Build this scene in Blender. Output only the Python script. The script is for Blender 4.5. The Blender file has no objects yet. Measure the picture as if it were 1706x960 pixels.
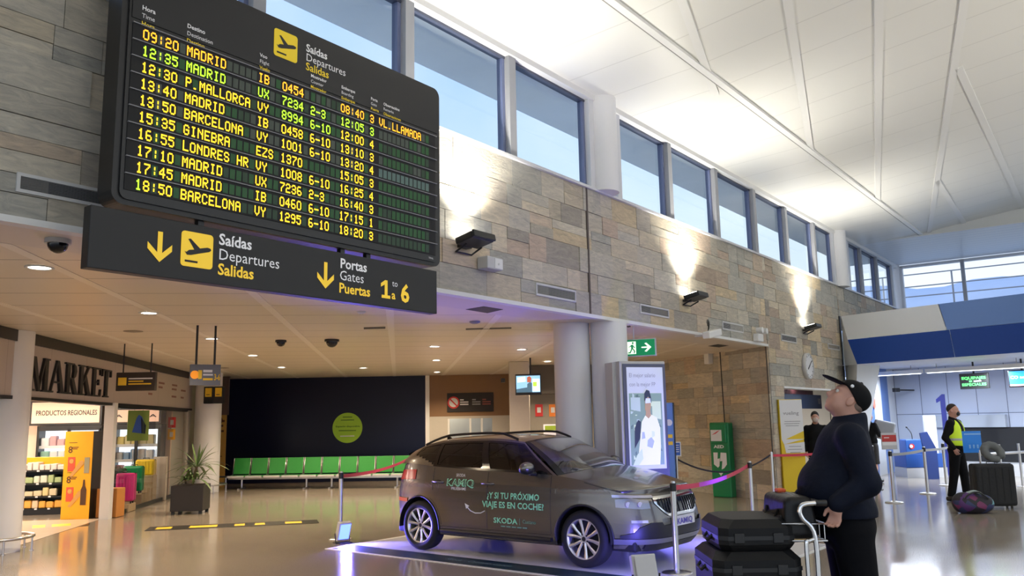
import bpy, bmesh, math, random
import numpy as np
from mathutils import Vector, Matrix
random.seed(11)
S = bpy.context.scene
COL = S.collection
R = math.radians

# ------------------------------------------------------------------ camera
F, PIT, ROL, CH = 1400.0, 0.1578, -0.0187, 1.695      # focal length in pixels of a 1706 px wide frame
_fw = Vector((0, math.cos(PIT), math.sin(PIT)))
_up0 = Vector((1, 0, 0)).cross(_fw)
_rt = math.cos(ROL) * Vector((1, 0, 0)) + math.sin(ROL) * _up0
_up = -math.sin(ROL) * Vector((1, 0, 0)) + math.cos(ROL) * _up0
CAMP = Vector((0, 0, CH))
cam = bpy.data.cameras.new('camera')
cam.sensor_width = 36.0
cam.lens = F * 36.0 / 1706.0
cam.clip_end = 2000
camo = bpy.data.objects.new('camera', cam)
COL.objects.link(camo)
camo.matrix_world = Matrix(((_rt.x, _up.x, -_fw.x, 0), (_rt.y, _up.y, -_fw.y, 0), (_rt.z, _up.z, -_fw.z, CH), (0, 0, 0, 1)))
S.camera = camo

# ------------------------------------------------------------------ view + world
S.view_settings.view_transform = 'Standard'
S.view_settings.look = 'None'
S.view_settings.exposure = 0.7
S.view_settings.gamma = 1.0
S.view_settings.use_curve_mapping = False
S.cycles.use_denoising = True
S.cycles.max_bounces = 7
S.cycles.diffuse_bounces = 4
S.cycles.glossy_bounces = 3
S.cycles.transparent_max_bounces = 10
S.cycles.transmission_bounces = 4
S.cycles.caustics_reflective = False
S.cycles.caustics_refractive = False
S.cycles.sample_clamp_indirect = 4.0

world = bpy.data.worlds.new('overcast_sky')
S.world = world
world.use_nodes = True
_wn = world.node_tree
_bg = _wn.nodes['Background']
_tc = _wn.nodes.new('ShaderNodeTexCoord')
_sep = _wn.nodes.new('ShaderNodeSeparateXYZ')
_ramp = _wn.nodes.new('ShaderNodeValToRGB')
_wn.links.new(_tc.outputs['Generated'], _sep.inputs[0])
_wn.links.new(_sep.outputs['Z'], _ramp.inputs[0])
_wn.links.new(_ramp.outputs[0], _bg.inputs[0])
_e = _ramp.color_ramp.elements
_e[0].position = 0.0; _e[0].color = (0.98, 1.0, 1.0, 1)
_e[1].position = 0.9; _e[1].color = (0.30, 0.48, 0.92, 1)
_k = _e.new(0.2); _k.color = (0.72, 0.85, 1.0, 1)
_k = _e.new(0.42); _k.color = (0.40, 0.60, 0.98, 1)
_cl = _wn.nodes.new('ShaderNodeTexNoise'); _cl.inputs['Scale'].default_value = 3.0; _cl.inputs['Detail'].default_value = 4.0
_wn.links.new(_tc.outputs['Generated'], _cl.inputs['Vector'])
_mx = _wn.nodes.new('ShaderNodeMix'); _mx.data_type = 'RGBA'
_mr = _wn.nodes.new('ShaderNodeMapRange'); _mr.inputs[1].default_value = 0.45; _mr.inputs[2].default_value = 0.75; _mr.inputs[4].default_value = 0.6
_wn.links.new(_cl.outputs[0], _mr.inputs[0]); _wn.links.new(_mr.outputs[0], _mx.inputs[0])
_wn.links.new(_ramp.outputs[0], _mx.inputs[6]); _mx.inputs[7].default_value = (0.85, 0.92, 1, 1)
_wn.links.new(_mx.outputs[2], _bg.inputs[0])
_bg.inputs[1].default_value = 0.78

# light strengths, all in one place
L_DOWN = 250.0        # each low-ceiling downlight
L_UP = 400.0         # each wall floodlight aimed at the roof
L_LED = 150.0         # blue floodlight beside the car
L_SHOP = 60.0       # each ceiling panel in the shop
L_DESK = 110.0        # each tube lamp over the check-in desks
L_FAR = 1150.0        # each unseen floodlight added behind the camera to light the roof
WARM = (1.0, 0.79, 0.54)

# ------------------------------------------------------------------ pixel -> place helpers (surveying)
def ray(x, y): return _fw * F + _rt * (x - 853.0) + _up * (480.0 - y)
def Zp(x, y, z=0.0):                       # point of the horizontal plane z seen at pixel x, y
    d = ray(x, y); return CAMP + d * ((z - CH) / d.z)
def Dp(x, y, Y):                           # point at world depth Y
    d = ray(x, y); return CAMP + d * (Y / d.y)
def Pl(x, y, P, n):                        # point on the plane through P with normal n
    d = ray(x, y); return CAMP + d * ((Vector(P) - CAMP).dot(n) / d.dot(n))
def az(a): return Vector((math.sin(R(a)), math.cos(R(a)), 0))
def FR(o, a):                              # frame: x along azimuth a, y away, z up
    x = az(a); z = Vector((0, 0, 1)); y = z.cross(x)
    m = Matrix((x, y, z)).transposed().to_4x4(); m.translation = Vector(o); return m

# ------------------------------------------------------------------ mesh builder
class MB:
    def __init__(s): s.v = []; s.f = []; s.m = []; s.sm = []
    def add(s, vs, fs, mat=0, M=None, smooth=False):
        b = len(s.v)
        for p in vs:
            p = Vector(p); s.v.append(tuple(M @ p) if M is not None else tuple(p))
        for f in fs:
            s.f.append(tuple(i + b for i in f)); s.m.append(mat); s.sm.append(smooth)
        return s
    def bm(s, bm, mat=0, M=None, smooth=False):
        bm.verts.index_update()
        s.add([v.co.copy() for v in bm.verts], [[v.index for v in f.verts] for f in bm.faces], mat, M, smooth); bm.free(); return s
    def box(s, x0, x1, y0, y1, z0, z1, mat=0, r=0.0, seg=2, M=None):
        bm = bmesh.new(); bmesh.ops.create_cube(bm, size=1)
        for v in bm.verts:
            v.co = Vector(((x0 + x1) / 2 + v.co.x * (x1 - x0), (y0 + y1) / 2 + v.co.y * (y1 - y0), (z0 + z1) / 2 + v.co.z * (z1 - z0)))
        if r > 0: bmesh.ops.bevel(bm, geom=bm.edges[:], offset=r, segments=seg, profile=0.5, affect='EDGES')
        return s.bm(bm, mat, M, smooth=False)
    def cyl(s, a, b, r0, r1=None, n=16, mat=0, cap=True, M=None):
        a = Vector(a); b = Vector(b); r1 = r0 if r1 is None else r1
        d = (b - a).normalized(); x = d.orthogonal().normalized(); y = d.cross(x)
        vs = []
        for c, r in ((a, r0), (b, r1)):
            for i in range(n):
                t = 2 * math.pi * i / n; vs.append(c + x * (r * math.cos(t)) + y * (r * math.sin(t)))
        s.add(vs, [(i, (i + 1) % n, n + (i + 1) % n, n + i) for i in range(n)], mat, M, True)
        if cap:
            s.add(vs[:n], [tuple(reversed(range(n)))], mat, M); s.add(vs[n:], [tuple(range(n))], mat, M)
        return s
    def tube(s, path, r, n=8, mat=0, closed=False, M=None, rs=None):
        P = [Vector(p) for p in path]; N = len(P); vs = []; up = None
        for i in range(N):
            if closed: t = P[(i + 1) % N] - P[i - 1]
            else: t = P[min(i + 1, N - 1)] - P[max(i - 1, 0)]
            t.normalize()
            if up is None: up = t.orthogonal().normalized()
            up = (up - t * up.dot(t)).normalized(); w = t.cross(up)
            rr = rs[i] if rs else r
            for k in range(n):
                a = 2 * math.pi * k / n; vs.append(P[i] + up * (rr * math.cos(a)) + w * (rr * math.sin(a)))
        fs = []
        for i in range(N if closed else N - 1):
            j = (i + 1) % N
            for k in range(n): fs.append((i * n + k, i * n + (k + 1) % n, j * n + (k + 1) % n, j * n + k))
        s.add(vs, fs, mat, M, True)
        if not closed: s.add(vs[:n], [tuple(reversed(range(n)))], mat, M); s.add(vs[-n:], [tuple(range(n))], mat, M)
        return s
    def lathe(s, prof, n=24, mat=0, M=None, axis='z'):
        vs = []
        for r, h in prof:
            for i in range(n):
                t = 2 * math.pi * i / n
                vs.append((r * math.cos(t), r * math.sin(t), h) if axis == 'z' else (r * math.cos(t), h, r * math.sin(t)))
        fs = []
        for j in range(len(prof) - 1):
            for i in range(n): fs.append((j * n + i, j * n + (i + 1) % n, (j + 1) * n + (i + 1) % n, (j + 1) * n + i))
        return s.add(vs, fs, mat, M, True)
    def sph(s, c, r, mat=0, n=12, M=None):
        r = (r, r, r) if isinstance(r, (int, float)) else r
        bm = bmesh.new(); bmesh.ops.create_uvsphere(bm, u_segments=n * 2, v_segments=n, radius=1)
        for v in bm.verts: v.co = Vector((c[0] + v.co.x * r[0], c[1] + v.co.y * r[1], c[2] + v.co.z * r[2]))
        return s.bm(bm, mat, M, True)
    def prism(s, poly, y0, y1, mat=0, M=None):   # polygon in x,z pushed from y0 to y1
        n = len(poly); vs = [(p[0], y0, p[1]) for p in poly] + [(p[0], y1, p[1]) for p in poly]
        s.add(vs, [tuple(range(n)), tuple(reversed(range(n, 2 * n)))] + [(i, n + i, n + (i + 1) % n, (i + 1) % n) for i in range(n)], mat, M); return s
    def flat(s, poly, y=0.0, mat=0, M=None):     # polygon in x,z at y
        return s.add([(p[0], y, p[1]) for p in poly], [tuple(range(len(poly)))], mat, M)
    def quad(s, a, b, c, d, mat=0, M=None): return s.add([a, b, c, d], [(0, 1, 2, 3)], mat, M)
    def grid(s, rows, mat=0, M=None, smooth=True, flip=False):
        n = len(rows[0]); vs = [p for r in rows for p in r]; fs = []
        for i in range(len(rows) - 1):
            for j in range(n - 1):
                q = (i * n + j, i * n + j + 1, (i + 1) * n + j + 1, (i + 1) * n + j)
                fs.append(tuple(reversed(q)) if flip else q)
        return s.add(vs, fs, mat, M, smooth)
    def text(s, st, x, z, size, y=0.0, align='LEFT', mat=0, bold=0.0, M=None, fn=None, width=None, sx=1.0):
        vs, fs = text_mesh(st, align, bold)
        k = size / 0.72
        if width: sx = width / max(1e-6, (max(v[0] for v in vs) - min(v[0] for v in vs)) * k)
        pts = [(x + a * k * sx, y, z + b * k) for a, b in vs]
        if fn: pts = [fn(p) for p in pts]
        return s.add(pts, fs, mat, M)
    def build(s, name, mats, parent=None, M=None, label=None, sharp=None):
        me = bpy.data.meshes.new(name); me.from_pydata(s.v, [], s.f)
        for m in (mats if isinstance(mats, (list, tuple)) else [mats]): me.materials.append(m)
        me.polygons.foreach_set('material_index', s.m); me.polygons.foreach_set('use_smooth', s.sm); me.update()
        o = bpy.data.objects.new(name, me); COL.objects.link(o)
        if parent is not None: o.parent = parent
        if M is not None: o.matrix_local = M
        if label: o['label'] = label
        return o

_TC = {}
def text_mesh(st, align, bold):
    key = (st, align, bold)
    if key not in _TC:
        c = bpy.data.curves.new('lettering', 'FONT'); c.body = st; c.size = 1.0; c.align_x = align; c.offset = bold; c.resolution_u = 2
        o = bpy.data.objects.new('lettering', c); m = bpy.data.meshes.new_from_object(o)
        _TC[key] = ([(v.co.x, v.co.y) for v in m.vertices], [tuple(p.vertices) for p in m.polygons])
        bpy.data.objects.remove(o); bpy.data.curves.remove(c); bpy.data.meshes.remove(m)
    return _TC[key]

def thing(name, label, cat, M=None, group=None):
    o = bpy.data.objects.new(name, None); o.empty_display_size = 0.1; COL.objects.link(o)
    if M is not None: o.matrix_world = M if isinstance(M, Matrix) else Matrix.Translation(Vector(M))
    return tag(o, label, cat, group)
def tag(o, label, cat, group=None, kind=None):
    o['label'] = label; o['category'] = cat
    if group: o['group'] = group
    if kind: o['kind'] = kind
    return o
def struct(name, mb, mats, M=None):
    o = mb.build(name, mats, None, M); o['kind'] = 'structure'; return o
def dup(root, M, label, group=None):
    def cp(o, par):
        c = o.copy(); COL.objects.link(c)
        if par is not None: c.parent = par
        for ch in [x for x in o.children]: cp(ch, c)
        return c
    r = cp(root, None); r.matrix_world = M if isinstance(M, Matrix) else Matrix.Translation(Vector(M))
    r['label'] = label
    if group: r['group'] = group
    return r
def lamp(name, kind, loc, direction, energy, color, **kw):
    l = bpy.data.lights.new(name, kind); l.energy = energy; l.color = color
    for k, v in kw.items(): setattr(l, k, v)
    o = bpy.data.objects.new(name, l); COL.objects.link(o); o.location = loc
    o.rotation_euler = Vector(direction).to_track_quat('-Z', 'Y').to_euler(); return o

# ------------------------------------------------------------------ materials
def mat(name, col, rough=0.5, metal=0.0, noise=0.0, nscale=20.0, bump=0.0, emit=0.0, coat=0.0, spec=0.5, stretch=None):
    m = bpy.data.materials.new(name); m.use_nodes = True; nt = m.node_tree; b = nt.nodes['Principled BSDF']
    b.inputs['Base Color'].default_value = (*col, 1); b.inputs['Roughness'].default_value = rough; b.inputs['Metallic'].default_value = metal
    b.inputs['Specular IOR Level'].default_value = spec
    if coat: b.inputs['Coat Weight'].default_value = coat; b.inputs['Coat Roughness'].default_value = 0.05
    if emit: b.inputs['Emission Color'].default_value = (*col, 1); b.inputs['Emission Strength'].default_value = emit
    if noise or bump:
        tc = nt.nodes.new('ShaderNodeTexCoord'); n = nt.nodes.new('ShaderNodeTexNoise'); n.inputs['Scale'].default_value = nscale; n.inputs['Detail'].default_value = 5
        src = tc.outputs['Object']
        if stretch:
            mp = nt.nodes.new('ShaderNodeMapping'); mp.inputs['Scale'].default_value = stretch; nt.links.new(src, mp.inputs[0]); src = mp.outputs[0]
        nt.links.new(src, n.inputs['Vector'])
        if noise:
            mx = nt.nodes.new('ShaderNodeMix'); mx.data_type = 'RGBA'
            mx.inputs[6].default_value = (*[c * (1 - noise) for c in col], 1); mx.inputs[7].default_value = (*[min(1, c * (1 + noise)) for c in col], 1)
            nt.links.new(n.outputs['Fac'], mx.inputs[0]); nt.links.new(mx.outputs[2], b.inputs['Base Color'])
        if bump:
            bp = nt.nodes.new('ShaderNodeBump'); bp.inputs['Strength'].default_value = bump; bp.inputs['Distance'].default_value = 0.02
            nt.links.new(n.outputs['Fac'], bp.inputs['Height']); nt.links.new(bp.outputs[0], b.inputs['Normal'])
    return m
def glass(name, tint, refl=1.0, rough=0.0):
    m = bpy.data.materials.new(name); m.use_nodes = True; nt = m.node_tree; nt.nodes.remove(nt.nodes['Principled BSDF'])
    out = nt.nodes['Material Output']; t = nt.nodes.new('ShaderNodeBsdfTransparent'); g = nt.nodes.new('ShaderNodeBsdfGlossy')
    t.inputs[0].default_value = (*tint, 1); g.inputs['Roughness'].default_value = rough
    f = nt.nodes.new('ShaderNodeFresnel'); f.inputs[0].default_value = 1.5; k = nt.nodes.new('ShaderNodeMath'); k.operation = 'MULTIPLY'; k.inputs[1].default_value = refl
    mx = nt.nodes.new('ShaderNodeMixShader'); nt.links.new(f.outputs[0], k.inputs[0]); nt.links.new(k.outputs[0], mx.inputs[0])
    nt.links.new(t.outputs[0], mx.inputs[1]); nt.links.new(g.outputs[0], mx.inputs[2]); nt.links.new(mx.outputs[0], out.inputs[0]); return m

WHITE = mat('white_paint', (0.80, 0.80, 0.79), 0.5, noise=0.03, nscale=3)
ROOFM = mat('roof_panel', (0.78, 0.78, 0.745), 0.38, noise=0.03, nscale=1.5)
ROOFS = mat('roof_strip', (0.82, 0.82, 0.80), 0.35)
SOFF = mat('soffit_panel', (0.62, 0.66, 0.74), 0.4)
FRAME = mat('window_frame', (0.66, 0.67, 0.70), 0.4)
DKFRAME = mat('window_gasket', (0.05, 0.06, 0.10), 0.5)
BLFRAME = mat('window_reveal', (0.14, 0.17, 0.30), 0.4)
PANE = glass('window_pane', (0.88, 0.94, 0.96), 0.8)
CLEAR = glass('clear_pane', (0.97, 0.98, 0.98), 0.6)
COLM = mat('column_paint', (0.82, 0.82, 0.84), 0.35, noise=0.02, nscale=4)
BLACK = mat('black_plastic', (0.012, 0.012, 0.013), 0.4)
BLACKM = mat('black_matt', (0.010, 0.010, 0.011), 0.7)
CHAR = mat('charcoal_sign', (0.015, 0.0145, 0.0145), 0.5)
CHAR2 = mat('charcoal_header', (0.026, 0.026, 0.027), 0.4, spec=0.35)
SILVER = mat('stainless_steel', (0.62, 0.62, 0.62), 0.28, 1.0)
CHROME = mat('chrome', (0.8, 0.8, 0.8), 0.12, 1.0)
GREYP = mat('grey_plastic', (0.30, 0.30, 0.32), 0.5)
LGREY = mat('light_grey_metal', (0.55, 0.55, 0.56), 0.45, noise=0.03)
SIGNW = mat('sign_white', (0.78, 0.78, 0.80), 0.5)
SIGNY = mat('sign_yellow', (0.88, 0.58, 0.035), 0.5)
BACKW = mat('backlit_white', (0.58, 0.63, 0.74), 0.5, emit=0.24)
GREENX = mat('exit_green', (0.0, 0.22, 0.07), 0.5, emit=0.35)
GREENXW = mat('exit_symbol', (0.80, 0.95, 0.70), 0.5, emit=0.7)
NAVY = mat('navy_wall', (0.004, 0.006, 0.026), 0.30, noise=0.15, nscale=2, spec=0.25)
BROWN = mat('brown_panel', (0.26, 0.14, 0.062), 0.5, noise=0.06, nscale=3)
BEIGE = mat('beige_paint', (0.56, 0.52, 0.45), 0.5, noise=0.04)
GREYW = mat('grey_wall', (0.30, 0.27, 0.23), 0.55, noise=0.06)
ORANGE = mat('orange_yellow', (0.95, 0.46, 0.012), 0.5, noise=0.03)
RED = mat('sign_red', (0.65, 0.03, 0.03), 0.5)
LAMPW = mat('lamp_disc', (1.0, 0.93, 0.82), 0.5, emit=9.0)
SKINM = mat('skin', (0.56, 0.30, 0.22), 0.5, noise=0.07, nscale=30)

# ------------------------------------------------------------------ the hall's stone wall defines the main frame
AZ = 36.92
ZC = 3.15                                   # low ceiling height
KS = 1.0738                                 # distance of the wall relative to the first survey
def zz(z): return CH + (z - CH) * KS
_A = Zp(730, 487, ZC)
WF = FR((_A.x, _A.y, 0), AZ)                # x = distance along the stone wall, y = into the wall, z up
WN = az(AZ + 90)                            # from the wall towards the hall
WI = WF.inverted()
def W(s, d, z): return WF @ Vector((s, -d, z))          # d metres in front of the wall
def wl(px, py, d=0.0):                      # pixel -> (s, z) on the plane d metres in front of the wall
    p = WI @ Pl(px, py, W(0, d, 0), WN); return p.x, p.z

def lines_mat(name, col, line, rough, px=None, wx=0.02, pz=None, wz=0.02, axis=('X', 'Y'), rot=0.0, spec=0.5, noise=0.03):
    m = mat(name, col, rough, spec=spec); nt = m.node_tree; b = nt.nodes['Principled BSDF']
    tc = nt.nodes.new('ShaderNodeTexCoord'); mp = nt.nodes.new('ShaderNodeMapping'); mp.inputs['Rotation'].default_value = (0, 0, rot)
    nt.links.new(tc.outputs['Object'], mp.inputs[0]); sp = nt.nodes.new('ShaderNodeSeparateXYZ'); nt.links.new(mp.outputs[0], sp.inputs[0])
    acc = None
    for per, w, ax in ((px, wx, axis[0]), (pz, wz, axis[1])):
        if not per: continue
        d = nt.nodes.new('ShaderNodeMath'); d.operation = 'DIVIDE'; d.inputs[1].default_value = per; nt.links.new(sp.outputs[ax], d.inputs[0])
        fr = nt.nodes.new('ShaderNodeMath'); fr.operation = 'FRACT'; nt.links.new(d.outputs[0], fr.inputs[0])
        lt = nt.nodes.new('ShaderNodeMath'); lt.operation = 'LESS_THAN'; lt.inputs[1].default_value = w / per; nt.links.new(fr.outputs[0], lt.inputs[0])
        if acc is None: acc = lt
        else:
            mxx = nt.nodes.new('ShaderNodeMath'); mxx.operation = 'MAXIMUM'; nt.links.new(acc.outputs[0], mxx.inputs[0]); nt.links.new(lt.outputs[0], mxx.inputs[1]); acc = mxx
    mx = nt.nodes.new('ShaderNodeMix'); mx.data_type = 'RGBA'; mx.inputs[6].default_value = (*col, 1); mx.inputs[7].default_value = (*line, 1)
    nt.links.new(acc.outputs[0], mx.inputs[0]); nt.links.new(mx.outputs[2], b.inputs['Base Color'])
    return m

# ---- floor
FLOORM = mat('terrazzo', (0.21, 0.175, 0.14), 0.13, spec=0.42)
nt = FLOORM.node_tree; b = nt.nodes['Principled BSDF']; tc = nt.nodes.new('ShaderNodeTexCoord')
n1 = nt.nodes.new('ShaderNodeTexNoise'); n1.inputs['Scale'].default_value = 90; n1.inputs['Detail'].default_value = 3
n2 = nt.nodes.new('ShaderNodeTexNoise'); n2.inputs['Scale'].default_value = 0.6; n2.inputs['Detail'].default_value = 4
rp = nt.nodes.new('ShaderNodeValToRGB'); e = rp.color_ramp.elements
e[0].position = 0.3; e[0].color = (0.25, 0.215, 0.17, 1); e[1].position = 0.72; e[1].color = (0.40, 0.345, 0.28, 1)
nt.links.new(tc.outputs['Object'], n1.inputs['Vector']); nt.links.new(tc.outputs['Object'], n2.inputs['Vector'])
nt.links.new(n1.outputs[0], rp.inputs[0]); nt.links.new(rp.outputs[0], b.inputs['Base Color'])
mr = nt.nodes.new('ShaderNodeMapRange'); mr.inputs[3].default_value = 0.07; mr.inputs[4].default_value = 0.19
nt.links.new(n2.outputs[0], mr.inputs[0]); nt.links.new(mr.outputs[0], b.inputs['Roughness'])
m = MB(); m.quad((-40, -30, 0), (45, -30, 0), (45, 50, 0), (-40, 50, 0)); struct('floor', m, FLOORM)

# ---- stone cladding: every stone its own slab with its own natural colour, all in one wall mesh
STONE = mat('slate_stone', (0.3, 0.28, 0.25), 0.75)
nt = STONE.node_tree; b = nt.nodes['Principled BSDF']; at = nt.nodes.new('ShaderNodeAttribute'); at.attribute_name = 'stone'
tc = nt.nodes.new('ShaderNodeTexCoord'); mp = nt.nodes.new('ShaderNodeMapping'); mp.inputs['Scale'].default_value = (1.2, 1.2, 5.0)
ns = nt.nodes.new('ShaderNodeTexNoise'); ns.inputs['Scale'].default_value = 3.2; ns.inputs['Detail'].default_value = 8; ns.inputs['Roughness'].default_value = 0.68; ns.inputs['Distortion'].default_value = 1.2
rp = nt.nodes.new('ShaderNodeValToRGB'); e = rp.color_ramp.elements; e[0].position = 0.28; e[0].color = (0.66, 0.66, 0.68, 1); e[1].position = 0.72; e[1].color = (1.30, 1.26, 1.18, 1)
mx = nt.nodes.new('ShaderNodeMix'); mx.data_type = 'RGBA'; mx.blend_type = 'MULTIPLY'; mx.inputs[0].default_value = 0.85
nt.links.new(tc.outputs['Object'], mp.inputs[0]); nt.links.new(mp.outputs[0], ns.inputs['Vector']); nt.links.new(ns.outputs[0], rp.inputs[0])
nt.links.new(at.outputs['Color'], mx.inputs[6]); nt.links.new(rp.outputs[0], mx.inputs[7]); nt.links.new(mx.outputs[2], b.inputs['Base Color'])
bp = nt.nodes.new('ShaderNodeBump'); bp.inputs['Strength'].default_value = 0.5; bp.inputs['Distance'].default_value = 0.03
nt.links.new(ns.outputs[0], bp.inputs['Height']); nt.links.new(bp.outputs[0], b.inputs['Normal'])
PALETTE = [(0.15 + r_ * 0.80, 0.128 + g_ * 0.80, 0.10 + b_ * 0.77) for r_, g_, b_ in [(0.37, 0.37, 0.35)] * 5 + [(0.31, 0.33, 0.33)] * 4 + [(0.44, 0.425, 0.38)] * 6 + [(0.50, 0.455, 0.375)] * 5 + [(0.52, 0.43, 0.29)] * 2 + [(0.38, 0.30, 0.25)] * 2 + [(0.28, 0.27, 0.255)] * 2 + [(0.44, 0.365, 0.30)] * 2]

def stone_wall(name, M, rects, thick=0.25, seed=1):
    """rects: list of (s0, s1, z0, z1) pieces of one clad wall in the frame M."""
    rng = random.Random(seed); vs = []; fs = []; cols = []; ft = []
    def slab(a, b_, c, d, y, col):
        k = len(vs); g = 0.0025
        a += g; b_ -= g; c += g; d -= g
        for yy in (y, 0.02):
            vs.extend([(a, yy, c), (b_, yy, c), (b_, yy, d), (a, yy, d)])
        fs.extend([(k, k + 1, k + 2, k + 3), (k, k + 4, k + 5, k + 1), (k + 1, k + 5, k + 6, k + 2), (k + 2, k + 6, k + 7, k + 3), (k + 3, k + 7, k + 4, k)])
        cols.extend([col] * 5)
    for s0, s1, z0, z1 in rects:
        k = len(vs)
        for y in (0.02, thick): vs.extend([(s0, y, z0), (s1, y, z0), (s1, y, z1), (s0, y, z1)])
        fs.extend([(k, k + 1, k + 2, k + 3), (k + 7, k + 6, k + 5, k + 4), (k, k + 4, k + 5, k + 1), (k + 1, k + 5, k + 6, k + 2), (k + 2, k + 6, k + 7, k + 3), (k + 3, k + 7, k + 4, k)])
        cols.extend([(0.10, 0.095, 0.09)] * 6)
        z = z0; n = max(1, round((z1 - z0) / 0.30)); hs = [rng.uniform(0.7, 1.3) for _ in range(n)]; tot = sum(hs)
        for h in hs:
            h = h / tot * (z1 - z0); s = s0 - rng.uniform(0, 0.4)
            while s < s1:
                w = rng.choice([0.35, 0.42, 0.5, 0.6, 0.75, 0.95]) * rng.uniform(0.85, 1.15)
                a, b_ = max(s, s0), min(s + w, s1)
                if b_ - a > 0.05:
                    def c_():
                        c = rng.choice(PALETTE); f = rng.uniform(0.85, 1.18); return (c[0] * f, c[1] * f, c[2] * f)
                    if rng.random() < 0.22 and h > 0.22:
                        q = z + h * rng.uniform(0.4, 0.6)
                        slab(a, b_, z, q, -rng.uniform(0, 0.014), c_()); slab(a, b_, q, z + h, -rng.uniform(0, 0.014), c_())
                    else: slab(a, b_, z, z + h, -rng.uniform(0, 0.014), c_())
                s += w
            z += h
    me = bpy.data.meshes.new(name); me.from_pydata(vs, [], fs); me.materials.append(STONE)
    ca = me.color_attributes.new('stone', 'FLOAT_COLOR', 'CORNER')
    buf = []
    for p, c in zip(me.polygons, cols): buf.extend([*c, 1.0] * p.loop_total)
    ca.data.foreach_set('color', buf); me.update()
    o = bpy.data.objects.new(name, me); COL.objects.link(o); o.matrix_world = M; o['kind'] = 'structure'; return o

SC = wl(1278, 577)[0]                        # corner where the low ceiling ends
SO0, SO1 = wl(1305, 645)[0], 13.3 * KS            # office opening in the stone wall
SE = wl(1397, 527)[0]                        # end of the wall at the check-in front
ZS, ZH = zz(4.82), zz(6.13)                          # window sill and head
stone_wall('wall_front', WF, [(-9, SC, ZC + 0.045, ZS), (SC, SE, 2.34, ZS), (SE, 21.0 * KS, 3.9, ZS), (SC, SO0, 0, 2.34), (SO1, SE, 0, 2.34)], thick=0.045, seed=4)
m = MB(); m.box(-9, SC + 0.02, -0.02, 0.1, ZC - 0.005, ZC + 0.045); struct('trim_1', m, WHITE, WF)
m = MB(); m.box(SO0, SO1, -0.02, 0.25, 2.30, 2.34); struct('trim_2', m, WHITE, WF)
m = MB(); m.box(SE - 0.03, SE + 0.05, -0.03, 0.1, 0, 4.25); struct('trim_3', m, BLACK, WF)
m = MB(); m.box(3.20, 3.24, -0.02, 0.0, ZC + 0.045, ZS); struct('trim_4', m, mat('joint_filler', (0.10, 0.08, 0.07), 0.8), WF)
m = MB(); m.box(-9, 21 * KS, -0.05, 0.3, ZS, ZS + 0.04); struct('trim_5', m, FRAME, WF)
m = MB(); m.box(-9, 21 * KS, -0.06, 0.3, ZH, ZH + 0.10); struct('trim_6', m, WHITE, WF)

# ---- window band above the stone: one window per bay, each with its frame and pane
mull = [wl(x, y)[0] for x, y in ((430, 0), (680, 90), (852, 180), (984, 240))]
mull = [-8.3, -6.4, -4.45] + mull
mull2 = [wl(x, y)[0] for x, y in ((1028, 260), (1115, 300), (1193, 338), (1257, 368), (1310, 393), (1357, 413), (1389, 430))]
mull3 = [wl(x, y)[0] for x, y in ((1412, 430), (1434, 440), (1461, 455), (1487, 465))]
wi = 0
for seq in (mull, mull2, mull3):
    for a, b_ in zip(seq[:-1], seq[1:]):
        wi += 1
        m = MB()
        for s in (a, b_): m.box(s - 0.07, s + 0.07, -0.03, 0.16, ZS + 0.04, ZH)
        m.box(a + 0.07, b_ - 0.07, 0.04, 0.14, ZH - 0.035, ZH, 1); m.box(a + 0.07, b_ - 0.07, 0.04, 0.14, ZS + 0.04, ZS + 0.07, 0)
        m.box(b_ - 0.12, b_ - 0.07, 0.05, 0.14, ZS + 0.04, ZH, 2); m.box(a + 0.07, a + 0.10, 0.05, 0.14, ZS + 0.04, ZH, 0)
        o = struct('window_%d' % wi, m, [FRAME, DKFRAME, BLFRAME], WF)
        g = MB(); g.quad((a + 0.1, 0.09, ZS + 0.07), (b_ - 0.12, 0.09, ZS + 0.07), (b_ - 0.12, 0.09, ZH - 0.03), (a + 0.1, 0.09, ZH - 0.03))
        g.build('pane', PANE, o)

# ---- eave outside the windows
_pe = WI @ Zp(690, 103, zz(6.18))
EAVE = mat('eave_soffit', (0.86, 0.87, 0.83), 0.6, noise=0.08, nscale=1.2)
m = MB(); m.box(-10, 21.3, 0.3, _pe.y, zz(6.18), zz(6.4)); struct('roof_eave', m, EAVE, WF)

# ---- roof: a band rising from the windows to a fold, then the wide inner roof with ribs, then a flat far soffit
DF, ZF = 1.5 * KS, zz(6.30)                            # the fold
SL = math.tan(R(7.5)); SFAR = 16.9 * KS
def roofpt(px, py, off=0.0):
    n = (WF.to_3x3() @ Vector((0, SL, 1))).normalized()
    p = WI @ Pl(px, py, W(0, DF, ZF), n); return Vector((p.x, p.y, p.z - off))
ROOFL = lines_mat('roof_cladding', (0.80, 0.80, 0.765), (0.66, 0.66, 0.63), 0.36, px=0.92, wx=0.02, axis=('X', 'Y'))
m = MB(); m.quad((-12, 0, ZH + 0.08), (SFAR, 0, ZH + 0.08), (SFAR, -DF, ZF), (-12, -DF, ZF))
struct('ceiling_band', m, ROOFL, WF)
m = MB(); z2 = ZF + SL * 17
m.quad((-12, -DF, ZF), (SFAR, -DF, ZF), (SFAR, -DF - 17, z2), (-12, -DF - 17, z2)); m.quad((SFAR, -DF, ZF - 0.05), (SFAR, -DF, ZF), (SFAR, -DF - 17, z2), (SFAR, -DF - 17, ZF - 0.05))
struct('ceiling_inner', m, ROOFL, WF)
m = MB(); m.box(SFAR, 21.2 * KS, -18.5, 0.0, zz(6.24), zz(6.34)); struct('ceiling_far', m, lines_mat('slatted_soffit', (0.84, 0.86, 0.88), (0.66, 0.69, 0.75), 0.4, px=0.35, wx=0.03), WF)
m = MB()
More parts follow.
